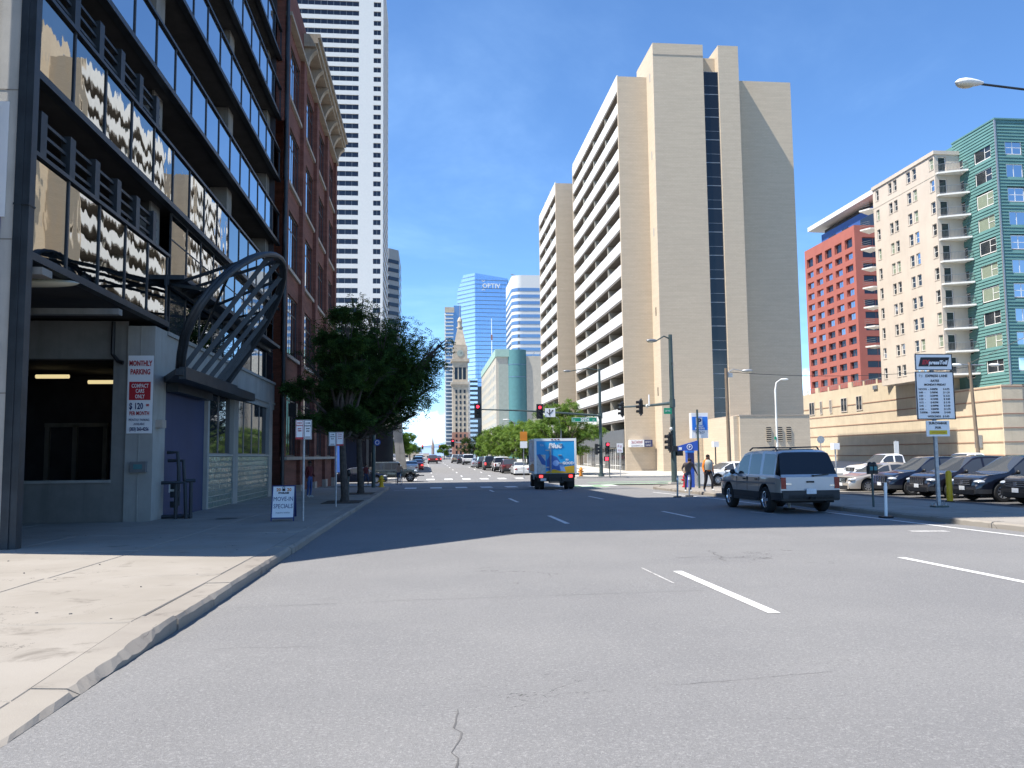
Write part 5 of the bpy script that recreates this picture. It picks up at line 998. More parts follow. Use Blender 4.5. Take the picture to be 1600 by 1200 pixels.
# far lamps and signals down the street
for (x, y, zt, s_, lab) in ((11.7, 110, 5.6, -1, 'curved grey lamp post above the right-hand street trees'), (13.6, 84, 5.0, -1, 'short lamp arm in front of the teal building, above the red signal')):
    o = thing('street_lamp', lab, 'street lamp', (x, y, gz(y)), 'street lamps down the right side'); mb = MB(); mb.tube([(x, y, gz(y)), (x, y, zt*.9), (x+s_*.25, y, zt*1.05+.2), (x+s_*.9, y, zt*1.12+.2)], [.09, .07, .05, .04], 8); mb.build('pole', M['galv'], o, smooth=True); mb = MB(); mb.ell((x+s_*1.3, y, zt*1.12+.2), (.42, .15, .1), 12, 8); mb.build('lamp_head', M['offwhite'], o, smooth=True)
o = thing('street_lamp', 'thin pale pole in front of the far left tree', 'street lamp', (-3.3, 112, gz(112))); MB().tube([(-2.97-.5, 112, gz(112)), (-3.47, 112, 6.6)], [.1, .06], 8).build('pole', M['galv'], o)
for (x, y, L, zt, lab) in ((11.5, 185, -6.2, 4.5, 'far mast arm with one red light seen past the right-hand trees'), (8.5, 330, -11, 5.2, 'farthest signal gantry crossing in front of the church spire')):
    o = thing('traffic_signal', lab, 'traffic signal', (x, y, gz(y))); MB().tube([(x, y, gz(y)), (x, y, zt+1)], .12, 8).build('pole', M['galv'], o); MB().tube([(x, y, zt), (x+L, y, zt+.3)], .1, 8).build('mast_arm', M['galv'], o); signal_head(o, (x+L*.97, y-.2, zt+.1), 0, 0, True, s=1.4)
    if y > 200: signal_head(o, (x+L*.35, y-.2, zt-.1), 0, 0, True, s=1.6)
t = thing('road_sign', 'orange and white sign rising behind the truck roof', 'sign', (10.5, 84, 0)); MB().cyl((9.3, 80.4, gz(80)), (9.3, 80.4, 4.2), .04, n=6).build('post', M['galv'], t); MB().box(8.95, 80.3, 3.1, 9.65, 80.33, 4.0).build('orange_board', M['orange'], t); MB().box(8.95, 80.3, 2.4, 9.65, 80.33, 3.05).build('white_board', M['signwhite'], t)

# ================================================================= TREES
def tree(label, x, y, trunk_h, r0, blobs, nspray, leaf=.07, mats=('leafA',), seed=1, group=None, name='street_tree', lpers=9, pit=False):
    rs = np.random.RandomState(seed); z_ = gz(y)+.12; o = thing(name, label, 'tree', (x, y, z_), group)
    mb = MB(); top = Vector((x+rs.uniform(-.15, .15), y+rs.uniform(-.1, .1), z_+trunk_h)); mb.tube([(x, y, z_-.1), (x+.02, y, z_+.25), tuple(Vector((x, y, z_)).lerp(top, .6)), tuple(top)], [r0*1.45, r0*1.05, r0*.9, r0*.75], 9)
    mb.build('trunk', M['bark'], o, smooth=True); lim = MB(); tips = []
    for (cx_, cy_, cz_, rx, ry, rz) in blobs:
        c = Vector((x+cx_, y+cy_, z_+cz_)); mid = top.lerp(c, .5)+Vector(rs.uniform(-.3, .3, 3)); lim.tube([top, mid, c], [r0*.55, r0*.38, r0*.16], 6)
        for k in range(5):
            d = Vector(rs.normal(0, 1, 3)); d.normalize(); e = c+Vector((d.x*rx, d.y*ry, d.z*rz))*.6; s_ = mid.lerp(c, rs.uniform(.3, 1)); lim.tube([s_, s_.lerp(e, .5)+Vector((0, 0, .12)), e], [r0*.2, r0*.12, r0*.04], 5)
    lim.build('limb', M['bark'], o, smooth=True)
    vol = np.array([b[3]*b[4]*b[5] for b in blobs]); pr = vol**.55/np.sum(vol**.55)
    ids = rs.choice(len(blobs), nspray, p=pr); B_ = np.array(blobs)[ids]
    d = rs.normal(0, 1, (nspray, 3)); d /= np.linalg.norm(d, axis=1)[:, None]; rad = rs.uniform(.25, 1.12, nspray)**.6
    # clumpy crown: pull sprays towards random clump centres so that gaps stay open
    C_ = np.array([x, y, z_])+B_[:, :3]+d*B_[:, 3:]*rad[:, None]
    ncl = max(8, nspray//26); K_ = C_[rs.choice(nspray, ncl)]; near = np.argmin(((C_[:, None, :]-K_[None])**2).sum(2), axis=1) if nspray*ncl < 4e6 else rs.randint(0, ncl, nspray)
    C_ = C_*.52+K_[near]*.48+rs.normal(0, leaf*.7, (nspray, 3))
    # sprays: twig direction outwards and drooping, leaflets along it
    dirs = d*np.array([1, 1, .35])+rs.normal(0, .45, (nspray, 3)); dirs[:, 2] -= .15; dirs /= np.linalg.norm(dirs, axis=1)[:, None]
    up = rs.normal(0, .5, (nspray, 3))+np.array([0, 0, 1.]); side = np.cross(dirs, up); side /= np.linalg.norm(side, axis=1)[:, None]
    V = []; tl_ = np.linspace(-1, 1, lpers)
    for j, t_ in enumerate(tl_):
        sg_ = 1 if j % 2 else -1; base = C_+dirs*(t_*leaf*3.0)[..., None] if np.ndim(t_) else C_+dirs*(t_*leaf*3.0)
        w_ = side*sg_*leaf*(1.15-.3*abs(t_)); l_ = dirs*leaf*.55; jit = rs.normal(0, leaf*.22, (nspray, 3)); b = base+jit
        V += [np.stack([b-l_*.6, b+w_*.55-l_*.9, b+w_*1.5+l_*.4, b+w_*.5+l_*.9], 1)]
    V = np.concatenate(V, 0).reshape(-1, 3); n = len(V)//4; me = bpy.data.meshes.new('crown')
    me.vertices.add(4*n); me.vertices.foreach_set('co', V.ravel()); me.loops.add(4*n); me.loops.foreach_set('vertex_index', np.arange(4*n, dtype=np.int32)); me.polygons.add(n); me.polygons.foreach_set('loop_start', np.arange(0, 4*n, 4, dtype=np.int32))
    for mm in mats: me.materials.append(M[mm])
    if len(mats) > 1: me.polygons.foreach_set('material_index', np.tile(rs.randint(0, len(mats), nspray), lpers).astype(np.int32))
    me.update(); me.validate(); put('crown', me, o, kind='stuff')
    if pit: MB().prism([(x-.8, y-1.3), (x+.7, y-1.3), (x+.7, y+1.3), (x-.8, y+1.3)], lambda u, v: gz(v)+.1, lambda u, v: gz(v)+.165).build('tree_pit', M['soil'], o)
    return o
def crown(h0, h1, r, n, seed, sq=.55):
    rs = random.Random(seed); out = []
    for i in range(n):
        a = rs.uniform(0, 6.28); q = r*math.sqrt(rs.uniform(.05, 1))*.62; zz = h0+(h1-h0)*rs.uniform(.12, .88); k = 1-abs((zz-h0)/(h1-h0)-.42)*.9
        out.append((q*math.cos(a)*k*1.1, q*math.sin(a)*k*1.1, zz, r*rs.uniform(.3, .5)*(.55+.45*k), r*rs.uniform(.3, .5)*(.55+.45*k), (h1-h0)*rs.uniform(.11, .19)))
    return out
def layered(prof, per, rb, seed, flat=.42):
    rs = random.Random(seed); out = []
    for z_, r_ in prof:
        n = max(1, round(per*r_/3))
        for i in range(n):
            a = 6.283*(i+rs.uniform(-.3, .3))/n+z_*1.7; q = r_*rs.uniform(.55, 1.0) if i % 3 else r_*rs.uniform(.1, .5); b = rb*rs.uniform(.7, 1.25)
            out.append((q*math.cos(a), q*math.sin(a), z_+rs.uniform(-.45, .45), b*rs.uniform(.9, 1.4), b*rs.uniform(.9, 1.3), b*flat*rs.uniform(.8, 1.3)))
    return out
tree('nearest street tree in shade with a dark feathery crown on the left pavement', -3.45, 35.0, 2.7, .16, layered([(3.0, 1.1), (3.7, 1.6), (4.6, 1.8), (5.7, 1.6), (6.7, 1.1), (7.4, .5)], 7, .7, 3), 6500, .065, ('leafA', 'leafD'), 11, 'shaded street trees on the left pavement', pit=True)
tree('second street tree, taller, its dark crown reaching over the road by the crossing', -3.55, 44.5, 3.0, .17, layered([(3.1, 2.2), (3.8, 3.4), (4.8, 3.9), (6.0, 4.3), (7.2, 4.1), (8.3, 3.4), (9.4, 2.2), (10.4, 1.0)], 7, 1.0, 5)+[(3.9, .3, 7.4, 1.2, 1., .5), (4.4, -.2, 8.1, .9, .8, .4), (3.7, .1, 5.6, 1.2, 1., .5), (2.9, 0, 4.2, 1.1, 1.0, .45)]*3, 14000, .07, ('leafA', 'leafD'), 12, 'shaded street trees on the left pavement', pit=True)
tree('bright green tree behind the far signal pole, right corner', 14.2, 86.5, 2.3, .17, layered([(2.6, 3.0), (3.6, 4.0), (4.7, 4.1), (5.9, 3.2), (7.0, 1.9)], 7, 1.25, 8, .5), 4200, .1, ('leafB', 'leafC'), 21)
RT = [(12.6, 97, 6.0, 2.8), (12.0, 104, 5.6, 2.8), (11.6, 112, 6.1, 3.0), (11.3, 120, 5.7, 2.9), (10.9, 129, 6.0, 3.1), (10.6, 139, 6.2, 3.2), (15.2, 108, 6.6, 3.1), (14.6, 124, 6.8, 3.2)]
NM = ['first in the row of trees behind the truck', 'second tree of the row behind the truck', 'third tree of the right-hand row, above the white sedan', 'fourth tree of the right-hand row, above the dark wagons', 'fifth tree of the right-hand row', 'sixth tree of the right-hand row, a little taller', 'taller tree standing back from the kerb behind the truck', 'taller tree standing back from the kerb, left of the teal building']
for i, (x, y, h, r) in enumerate(RT): tree(NM[i], x, y, 2.2, .13, layered([(2.3, r*.75), (3.3, r*1.02), (4.4, r*.9), (h-.5, r*.5)], 5, r*.36, 30+i, .5), 1700, .11, ('leafB', 'leafB', 'leafC'), 40+i, 'trees along the right-hand pavement')
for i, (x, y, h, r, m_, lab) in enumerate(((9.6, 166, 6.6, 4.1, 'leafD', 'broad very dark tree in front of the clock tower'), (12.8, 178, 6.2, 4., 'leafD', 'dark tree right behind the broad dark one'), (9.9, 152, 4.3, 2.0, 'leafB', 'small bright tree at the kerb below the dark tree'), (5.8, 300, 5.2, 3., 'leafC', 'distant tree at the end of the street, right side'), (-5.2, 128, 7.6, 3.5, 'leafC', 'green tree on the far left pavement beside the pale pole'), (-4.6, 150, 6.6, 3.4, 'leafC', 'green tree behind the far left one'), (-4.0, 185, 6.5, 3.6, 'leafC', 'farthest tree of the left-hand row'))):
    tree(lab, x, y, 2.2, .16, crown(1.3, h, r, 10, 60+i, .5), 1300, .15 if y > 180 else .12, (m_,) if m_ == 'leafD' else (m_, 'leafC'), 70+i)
# ================================================================= VEHICLES  (local: front towards +Y, ground z = 0)
def interp(tab, y): return float(np.interp(y, [t[0] for t in tab], [t[1] for t in tab]))
KINDS_ = dict(
 wagon=dict(L=5.2, W=2.0, H=1.9, cl=.38, rw=.39, ra=.46, wh=(-1.52, 1.52), tum=.2,
  top=[(-2.6, 1.06), (-2.57, 1.09), (-2.53, 1.16), (-2.24, 1.79), (-2.05, 1.86), (-1.2, 1.9), (.1, 1.88), (.45, 1.82), (1.12, 1.27), (1.2, 1.23), (1.9, 1.17), (2.4, 1.06), (2.55, .92), (2.6, .7)],
  belt=[(-2.6, 1.05), (-2.3, 1.1), (.9, 1.1), (1.2, 1.16), (2.4, 1.0), (2.6, .68)], side=[(-2.13, -1.28), (-1.08, -.22), (-.1, .72)], ws=(.42, 1.14), rg=(-2.54, -2.22), nose=.86, tail=.94, clad=.62),
 suv=dict(L=4.75, W=1.92, H=1.74, cl=.3, rw=.37, ra=.43, wh=(-1.42, 1.42), tum=.3,
  top=[(-2.37, .98), (-2.34, 1.02), (-2.3, 1.1), (-1.95, 1.62), (-1.7, 1.68), (-.4, 1.74), (.1, 1.72), (.35, 1.66), (1.12, 1.12), (1.22, 1.08), (1.9, 1.0), (2.2, .9), (2.34, .76), (2.37, .62)],
  belt=[(-2.37, .96), (-2.0, 1.06), (.8, 1.0), (1.2, 1.02), (2.0, .9), (2.37, .6)], side=[(-1.8, -1.05), (-.95, -.1), (0., .85)], ws=(.3, 1.15), rg=(-2.32, -1.93), nose=.80, tail=.9, clad=.48),
 sedan=dict(L=4.6, W=1.8, H=1.45, cl=.2, rw=.33, ra=.385, wh=(-1.33, 1.38), tum=.36,
  top=[(-2.3, .78), (-2.27, .92), (-2.1, 1.0), (-1.75, 1.05), (-1.6, 1.08), (-.85, 1.39), (-.3, 1.45), (.15, 1.43), (.45, 1.36), (1.15, .98), (1.3, .94), (1.95, .82), (2.2, .7), (2.28, .55), (2.3, .5)],
  belt=[(-2.3, .76), (-2.0, .93), (-.8, .92), (.9, .88), (1.2, .9), (2.0, .74), (2.3, .48)], side=[(-1.5, -.75), (-.68, .1), (.2, .85)], ws=(.42, 1.17), rg=(-1.62, -.83), nose=.8, tail=.86, clad=.3),
 jeep=dict(L=4.3, W=1.6, H=1.84, cl=.46, rw=.41, ra=.5, wh=(-1.46, 1.49), tum=.1,
  top=[(-2.0, 1.12), (-1.98, 1.2), (-1.93, 1.8), (-1.7, 1.84), (.3, 1.84), (.42, 1.8), (.78, 1.2), (.86, 1.16), (1.9, 1.1), (1.97, 1.02), (2.0, .6)],
  belt=[(-2.0, 1.1), (.7, 1.1), (.9, 1.12), (1.9, 1.04), (2.0, .58)], side=[(-1.8, -.95), (-.85, -.25), (-.17, .55)], ws=(.4, .8), rg=(-1.985, -1.92), nose=.82, tail=1.0, clad=.5),
 pickup=dict(L=5.5, W=1.95, H=1.85, cl=.4, rw=.4, ra=.47, wh=(-1.75, 1.75), tum=.22,
  top=[(-2.75, 1.12), (-2.7, 1.2), (-.55, 1.22), (-.5, 1.3), (-.42, 1.78), (-.2, 1.85), (.5, 1.84), (.7, 1.78), (1.25, 1.24), (1.35, 1.2), (2.3, 1.12), (2.65, .98), (2.75, .7)],
  belt=[(-2.75, 1.1), (-.5, 1.15), (1.2, 1.12), (1.4, 1.14), (2.5, .98), (2.75, .66)], side=[(-.38, .15), (.25, .95)], ws=(.66, 1.27), rg=(-.5, -.4), nose=.86, tail=1.0, clad=.3))
def car_shell(k, n_extra=46):
    K = KINDS_[k]; L, W = K['L'], K['W']; hwm = W/2
    ys = set(np.linspace(-L/2, L/2, n_extra)); ys |= {t[0] for t in K['top']} | {t[0] for t in K['belt']} | {v for s in K['side'] for v in s} | set(K['ws']) | set(K['rg'])
    for wy in K['wh']: ys |= {wy+K['ra']*math.sin(R(a)) for a in range(-90, 91, 15)} | {wy-K['ra']-.01, wy+K['ra']+.01}
    ys = sorted(y for y in ys if -L/2 <= y <= L/2); o = [ys[0]]
    for y in ys[1:]:
        if y-o[-1] > .008: o.append(y)
    ys = o
    def hw(y):
        f = 1.
        if y > L/2-.75: t = (y-(L/2-.75))/.75; f = 1-(1-K['nose'])*t**2.2
        if y < -L/2+.35: t = (-L/2+.35-y)/.35; f = 1-(1-K['tail'])*t**2
        return hwm*f
    rowsP = []
    for y in ys:
        h = hw(y); zb = interp(K['belt'], y); zt = max(interp(K['top'], y), zb+.015); zl = K['cl']
        if y > L/2-.5: zl += .0
        for wy in K['wh']:
            d = abs(y-wy)
            if d <= K['ra']: zl = max(zl, K['rw']+math.sqrt(max(0, K['ra']**2-d*d)))
        zl = min(zl, zb-.12); c = max(zl+.03, min(K['clad'], zb-.09)); ch = zt-zb
        x5 = h*.955; top_x = x5-K['tum']*ch
        rowsP.append([(h*.93, zl), (h*.985, zl+.02), (h*.998, c), (h, max(c+.02, zl+(zb-zl)*.62)), (h*.985, zb-.05), (x5, zb), (x5-.012-K['tum']*min(.03, .1*ch), zb+min(.035, .15*ch)), (x5-K['tum']*.84*ch-.012, zb+.84*ch), (top_x-.03*min(1, ch*2), zb+.94*ch), (top_x*.86-.05*min(1, ch*2), zb+.99*ch), (0, zt)])
    nr = len(rowsP[0]); V = []
    for y, P_ in zip(ys, rowsP):
        V += [(x, y, z_) for x, z_ in P_]+[(-x, y, z_) for x, z_ in P_[:-1]][::-1]
    m = 2*nr-1; groups = {}
    def add(tag_, f): groups.setdefault(tag_, []).append(f)
    for i in range(len(ys)-1):
        ym = (ys[i]+ys[i+1])/2
        for j in range(m-1):
            r = j if j < nr-1 else m-2-j; f = (i*m+j, i*m+j+1, (i+1)*m+j+1, (i+1)*m+j); t = 'body'
            if r <= 1: t = 'trim' if K['clad'] > .4 else 'body'
            if k == 'wagon' and r in (2, 3): t = 'lower_panel'
            if r == 6 and any(a < ym < b for a, b in K['side']): t = 'side_window'+str([a < ym < b for a, b in K['side']].index(True)*2+(j < nr-1))
            if r >= 8 and K['ws'][0] < ym < K['ws'][1]: t = 'windscreen'
            if r >= (6 if k == 'wagon' else 8) and K['rg'][0] < ym < K['rg'][1]: t = 'rear_window'
            if k == 'jeep' and r == 6 and ym > .56 and ym < .8: t = 'body'
            add(t, f)
    for i in (0, len(ys)-1):   # end caps as strips
        for j in range(nr-1):
            a, b = i*m+j, i*m+j+1; c_, d_ = i*m+m-1-j, i*m+m-2-j
            add('body' if j > 1 or K['clad'] <= .4 else 'trim', (a, b, d_, c_) if b != d_ else (a, b, c_))
    return K, V, groups
SHELL = {}
def make_wheel(r, w_, spokes=5, style='alloy'):
    key = ('wheel', r, w_, spokes, style)
    if key not in SHELL:
        t = MB(); t.lathe([(r*.62, -w_/2), (r*.9, -w_/2), (r*.98, -w_*.36), (r, -w_*.2), (r, w_*.2), (r*.98, w_*.36), (r*.9, w_/2), (r*.62, w_/2), (r*.62, -w_/2)], (0, 0, 0), 'x', 26)
        rim = MB(); rim.lathe([(r*.63, w_*.3), (r*.63, w_*.47), (r*.585, w_*.49), (r*.56, w_*.4), (r*.56, -.02)], (0, 0, 0), 'x', 26); rim.lathe([(r*.15, .0), (r*.15, w_*.42), (.0, w_*.44)], (0, 0, 0), 'x', 12)
        for k in range(spokes):
            a = 2*math.pi*k/spokes; d = Vector((0, math.cos(a), math.sin(a))); rim.bar(Vector((w_*.37, 0, 0))+d*r*.1, Vector((w_*.41, 0, 0))+d*r*.58, .05 if spokes > 7 else .085, .035, up=(1, 0, 0))
        bk = MB(); bk.lathe([(0, .0), (r*.6, .0)], (0, 0, 0), 'x', 20)
        SHELL[key] = (t.mesh('tyre', M['rubber'], True, 30), rim.mesh('rim', M[style], True, 30), bk.mesh('brake_disc', M['under']))
    return SHELL[key]
def make_car(name, label, cat, kind, paint, loc, heading, group=None, spokes=5, style='alloy', trim=True, rearview=True, frontview=True, brake=False, detail=True, trimmat='plastic', grille='bars', plate=True, rack=False):
    key = kind
    if key not in SHELL: SHELL[key] = car_shell(kind)
    K, V, gr = SHELL[key]; root = thing(name, label, cat, (0, 0, 0), group); L, W = K['L'], K['W']
    def sub(tag_, nm, mt, ang=32):
        mb = MB(); idx = {}
        for f in gr.get(tag_, []):
            nf = []
            for v in f:
                if v not in idx: idx[v] = len(mb.v); mb.v.append(V[v])
                nf.append(idx[v])
            mb.f.append(tuple(nf)); mb.m.append(0)
        return mb.build(nm, mt, root, smooth=True, ang=ang)
    body = sub('body', 'body', paint)
    if 'lower_panel' in gr: sub('lower_panel', 'lower_panel', P_['champagne'] if paint is P_['silver'] else paint)
    if 'trim' in gr: sub('trim', 'lower_trim', M[trimmat])
    [sub(q, 'side_window', M['sideglass' if kind == 'wagon' and paint is P_['silver'] else 'carglass']) for q in sorted(gr) if q.startswith('side_window')]; sub('windscreen', 'windscreen', M['carglass']); sub('rear_window', 'rear_window', M['rearglass' if kind == 'wagon' else 'carglass'])
    mb = MB(); mb.box(-W*.4, -L/2+.12, K['cl']-.06, W*.4, L/2-.15, .75); mb.box(-W*.47, -L/2+.5, K['cl']+.02, W*.47, L/2-.5, .5) if False else None; mb.build('underbody', M['under'], root)
    ty, rm, bk = make_wheel(K['rw'], .25 if kind != 'sedan' else .21, spokes, style)
    for sx in (-1, 1):
        for wy in K['wh']:
            if sx > 0: w_ = put('wheel', ty, root, (W/2-.13, wy, K['rw'])); 
            else: w_ = put('wheel', ty, root, (-W/2+.13, wy, K['rw']), math.pi)
            put('rim', rm, w_, world=False); put('brake_disc', bk, w_, world=False)
    fy, ry = L/2, -L/2; zb = interp(K['belt'], fy-.1)
    if frontview:
        hz = interp(K['belt'], fy-.28)-.02
        for s in (-1, 1):
            mb = MB(); mb.ell((s*W*.37, fy-.2, hz-.05), (W*.11, .2, .085 if kind != 'jeep' else .12), 14, 8); mb.build('headlight', M['headl'], root, smooth=True)
            mb = MB(); mb.ell((s*W*.33, fy-.07, K['cl']+.13), (.09, .06, .06), 10, 6); mb.build('fog_light', M['headl'], root, smooth=True)
        gz0, gz1 = (hz-.16, hz+.02) if grille != 'slots' else (hz-.2, hz+.04); mb = MB(); mb.box(-W*.25, fy-.1, gz0-.03, W*.25, fy+.015, gz1+.02); g_ = mb.build('grille', M['black'], root); mb = MB()
        if grille == 'slots':
            for i in range(7):
                u = -W*.225+i*W*.075; mb.box(u-.02, fy+.012, gz0-.03, u+.02, fy+.03, gz1+.02)
            mb.box(-W*.25, fy+.01, gz1+.01, W*.25, fy+.028, gz1+.03); mb.box(-W*.25, fy+.01, gz0-.04, W*.25, fy+.028, gz0-.02)
        else:
            for i in range(3): mb.box(-W*.24, fy+.012, gz0+.0+.07*i, W*.24, fy+.026, gz0+.022+.07*i)
            mb.box(-.07, fy+.012, gz0+.03, .07, fy+.032, gz1-.02)
        mb.build('grille_bar', M['chrome'], g_); MB().box(-W*.33, fy-.2, K['cl']-.02, W*.33, fy+.012, K['cl']+.16).build('air_intake', M['black'], root)
        MB().box(-W*.41, fy-.3, K['cl']+.02, W*.41, fy-.02, K['cl']+.05).build('bumper_lip', M['chrome' if grille == 'slots' else 'plastic'], root)
        if plate: MB().box(-.155, fy+.015, K['cl']+.14, .155, fy+.035, K['cl']+.29).build('licence_plate', M['plate'], root)
    if rearview:
        z0 = interp(K['belt'], ry+.05)
        for s in (-1, 1):
            mb = MB()
            if kind in ('wagon', 'pickup', 'jeep'): mb.box(s*(W/2*K['tail']-.015), ry-.02, z0-.33, s*(W/2*K['tail']-.17), ry+.12, z0-.0)
            else: mb.ell((s*W*.37, ry+.06, z0-.12), (W*.1, .12, .1), 12, 8)
            mb.build('tail_light', M['taillit' if brake else 'tail'], root, smooth=kind not in ('wagon', 'pickup', 'jeep'))
        MB().box(-W*.45, ry-.06, K['cl']+.06, W*.45, ry+.15, K['cl']+.3).build('rear_bumper', M[trimmat] if kind != 'sedan' else paint, root)
        if plate: MB().box(-.155, ry-.075, K['cl']+.2 if kind != 'sedan' else .72, .155, ry-.06, K['cl']+.35 if kind != 'sedan' else .86).build('licence_plate', M['plate'], root)
    for s in (-1, 1):
        my = K['ws'][1]-.28; mz = interp(K['belt'], my)+.1; mb = MB(); mb.ell((s*(W/2+.09), my, mz), (.1, .07, .085), 10, 8); mb.bar((s*(W/2-.06), my+.02, mz-.06), (s*(W/2+.05), my, mz-.02), .06, .04); mb.build('mirror', M['black'] if detail else paint, root, smooth=True)
        if detail:
            for a, b in K['side'][-2:]: mb = MB(); mb.box(s*(W/2-.005), a+.06, interp(K['belt'], a)-.13, s*(W/2+.022), a+.24, interp(K['belt'], a)-.09); mb.build('door_handle', M['chrome'] if kind == 'suv' else M['plastic'], root)
            for a, b in K['side'][-2:]:
                mb = MB()
                for yy in (a-.04, b+.02): mb.box(s*(W/2-.02), yy-.004, K['clad']+.02, s*(W/2+.0015), yy+.004, interp(K['belt'], yy)-.04)
                mb.build('door_gap', M['black'], root)
    if rack:
        for s in (-1, 1): mb = MB(); x = s*(W/2*.955-K['tum']*.75-.12); mb.tube([(x, -1.9, K['H']-.06), (x, -1.75, K['H']+.05), (x, .0, K['H']+.06), (x, .25, K['H']-.02)], .025, 6); mb.build('roof_rail', M['plastic'], root)
        for yy in (-1.3, -.35): MB().box(-W*.33, yy-.02, K['H']+.03, W*.33, yy+.02, K['H']+.06).build('roof_bar', M['plastic'], root)
    place(root, (loc[0], loc[1], loc[2] if len(loc) > 2 else gz(loc[1])), R(heading)); root.rotation_euler[0] = math.atan((gz(loc[1]+2)-gz(loc[1]-2))/4.)*math.cos(R(heading)); return root
P_ = {k: paintmat('paint_'+k, c, m) for k, (c, m) in dict(silver=((.43, .44, .46), .4), champagne=((.42, .38, .33), .4), navy=((.006, .008, .016), .3), black=((.008, .008, .009), .2), charcoal=((.035, .036, .042), .4), plum=((.013, .010, .015), .35), white=((.72, .72, .71), .0), darkred=((.12, .015, .015), .3), red=((.38, .02, .02), .1), deepblue=((.007, .010, .024), .35), olive=((.03, .036, .03), .1), gold=((.36, .31, .22), .3)).items()}
# the silver wagon driving away on the right, in the shade
wg = make_car('wagon_car', 'silver sport utility wagon with dark bumper driving away in the right lane', 'car', 'wagon', P_['silver'], (11.82, 27.5), 0, spokes=5, style='chrome', rack=True)
def dress_wagon(root):
    Wm = root.matrix_world.copy(); WM[root] = Matrix()   # parts are given in the car's own coordinates
    mb = MB(); mb.box(-.72, -2.66, .44, .72, -2.5, .56); part(mb, 'step_pad', 'black', root)
    mb = MB(); mb.bar((.1, -2.6, 1.1), (.62, -2.56, 1.14), .02, .03); mb.cyl((.1, -2.56, 1.1), (.1, -2.62, 1.1), .03, n=8); part(mb, 'wiper', 'black', root)
    mb = MB(); mb.box(-.12, -2.63, .9, .12, -2.585, .95); part(mb, 'tailgate_handle', 'black', root)
    mb = MB(); mb.box(-.86, -2.615, .85, -.6, -2.6, .89); mb.box(.62, -2.615, .8, .82, -2.6, .84); part(mb, 'emblem', 'chrome', root)
    for s in (-1, 1): mb = MB(); mb.box(s*.86, -.95, .34, s*1.04, .95, .42); part(mb, 'running_board', 'plastic', root)
    mb = MB(); mb.box(-.08, -2.75, .42, .08, -2.5, .5); mb.tube([(.5, -2.5, .34), (.5, -2.68, .33)], .03, 8); part(mb, 'tow_hitch', 'under', root)
    for s in (-1, 1): mb = MB(); mb.box(s*.985, -2.35, .86, s*1.008, 2.2, .91); part(mb, 'side_strip', 'grey', root)
    mb = MB()
    mb.box(-.62, -1.95, 1.872, .62, -1.35, 1.89); part(mb, 'sunroof', 'carglass', root)
def part(mb, name, m, root, smooth=False):
    o = bpy.data.objects.new(name, mb.mesh(name, M[m], smooth)); COL.objects.link(o); o.parent = root; KIDS.setdefault(root, []).append(o); WM[o] = Matrix(); return o
dress_wagon(wg); wg.scale = (1.02, 1.05, 1.07)
# cars nosed in along the lot, facing the street
def lot(y): return gz(y)+.03
make_car('parked_car', 'black crossover with chrome grille nosed in at the right edge of the lot', 'car', 'suv', P_['black'], (22.4, 26.6, lot(26.6)), 90, 'cars parked in the lot', spokes=7)
make_car('parked_car', 'dark navy crossover parked behind the yellow bollard', 'car', 'suv', P_['navy'], (22.5, 29.6, lot(29.6)), 90, 'cars parked in the lot', spokes=9)
make_car('parked_car', 'dark charcoal off-roader with slotted chrome grille left of the toll sign post', 'car', 'suv', P_['plum'], (22.6, 32.7, lot(32.7)), 90, 'cars parked in the lot', spokes=7, grille='slots')
make_car('parked_car', 'dark blue off-roader with slotted grille behind the parking meter', 'car', 'suv', P_['deepblue'], (22.8, 35.9, lot(35.9)), 90, 'cars parked in the lot', spokes=5, grille='slots')
make_car('parked_car', 'champagne silver sedan nosed in just right of the moving wagon', 'car', 'sedan', P_['champagne'], (22.6, 39.2, lot(39.2)), 90, 'cars parked in the lot', spokes=8)
make_car('parked_car', 'pale grey car cut off by the right edge of the picture', 'car', 'suv', P_['silver'], (21.6, 23.2, lot(23.2)), 90, 'cars parked in the lot', spokes=7)
make_car('parked_car', 'dark grey sedan tucked behind the champagne sedan', 'car', 'sedan', P_['charcoal'], (25.2, 43.2, lot(43.2)), 90, 'cars parked in the lot', spokes=8)
make_car('pickup_truck', 'white pickup truck parked far back in the lot behind the wagon roof', 'truck', 'pickup', P_['white'], (29.5, 50.5, lot(50.5)+.1), 90, spokes=6)
make_car('pickup_truck', 'second white pickup, low cab showing behind the dark off-roaders', 'truck', 'pickup', P_['white'], (34.5, 49.8, lot(49.8)+.1), 90, spokes=6)
make_car('parked_car', 'pale sedan glimpsed between the orange-sleeved walker and the wagon', 'car', 'sedan', P_['white'], (18.9, 50.5, gz(50.5)+.16), 100, spokes=8)
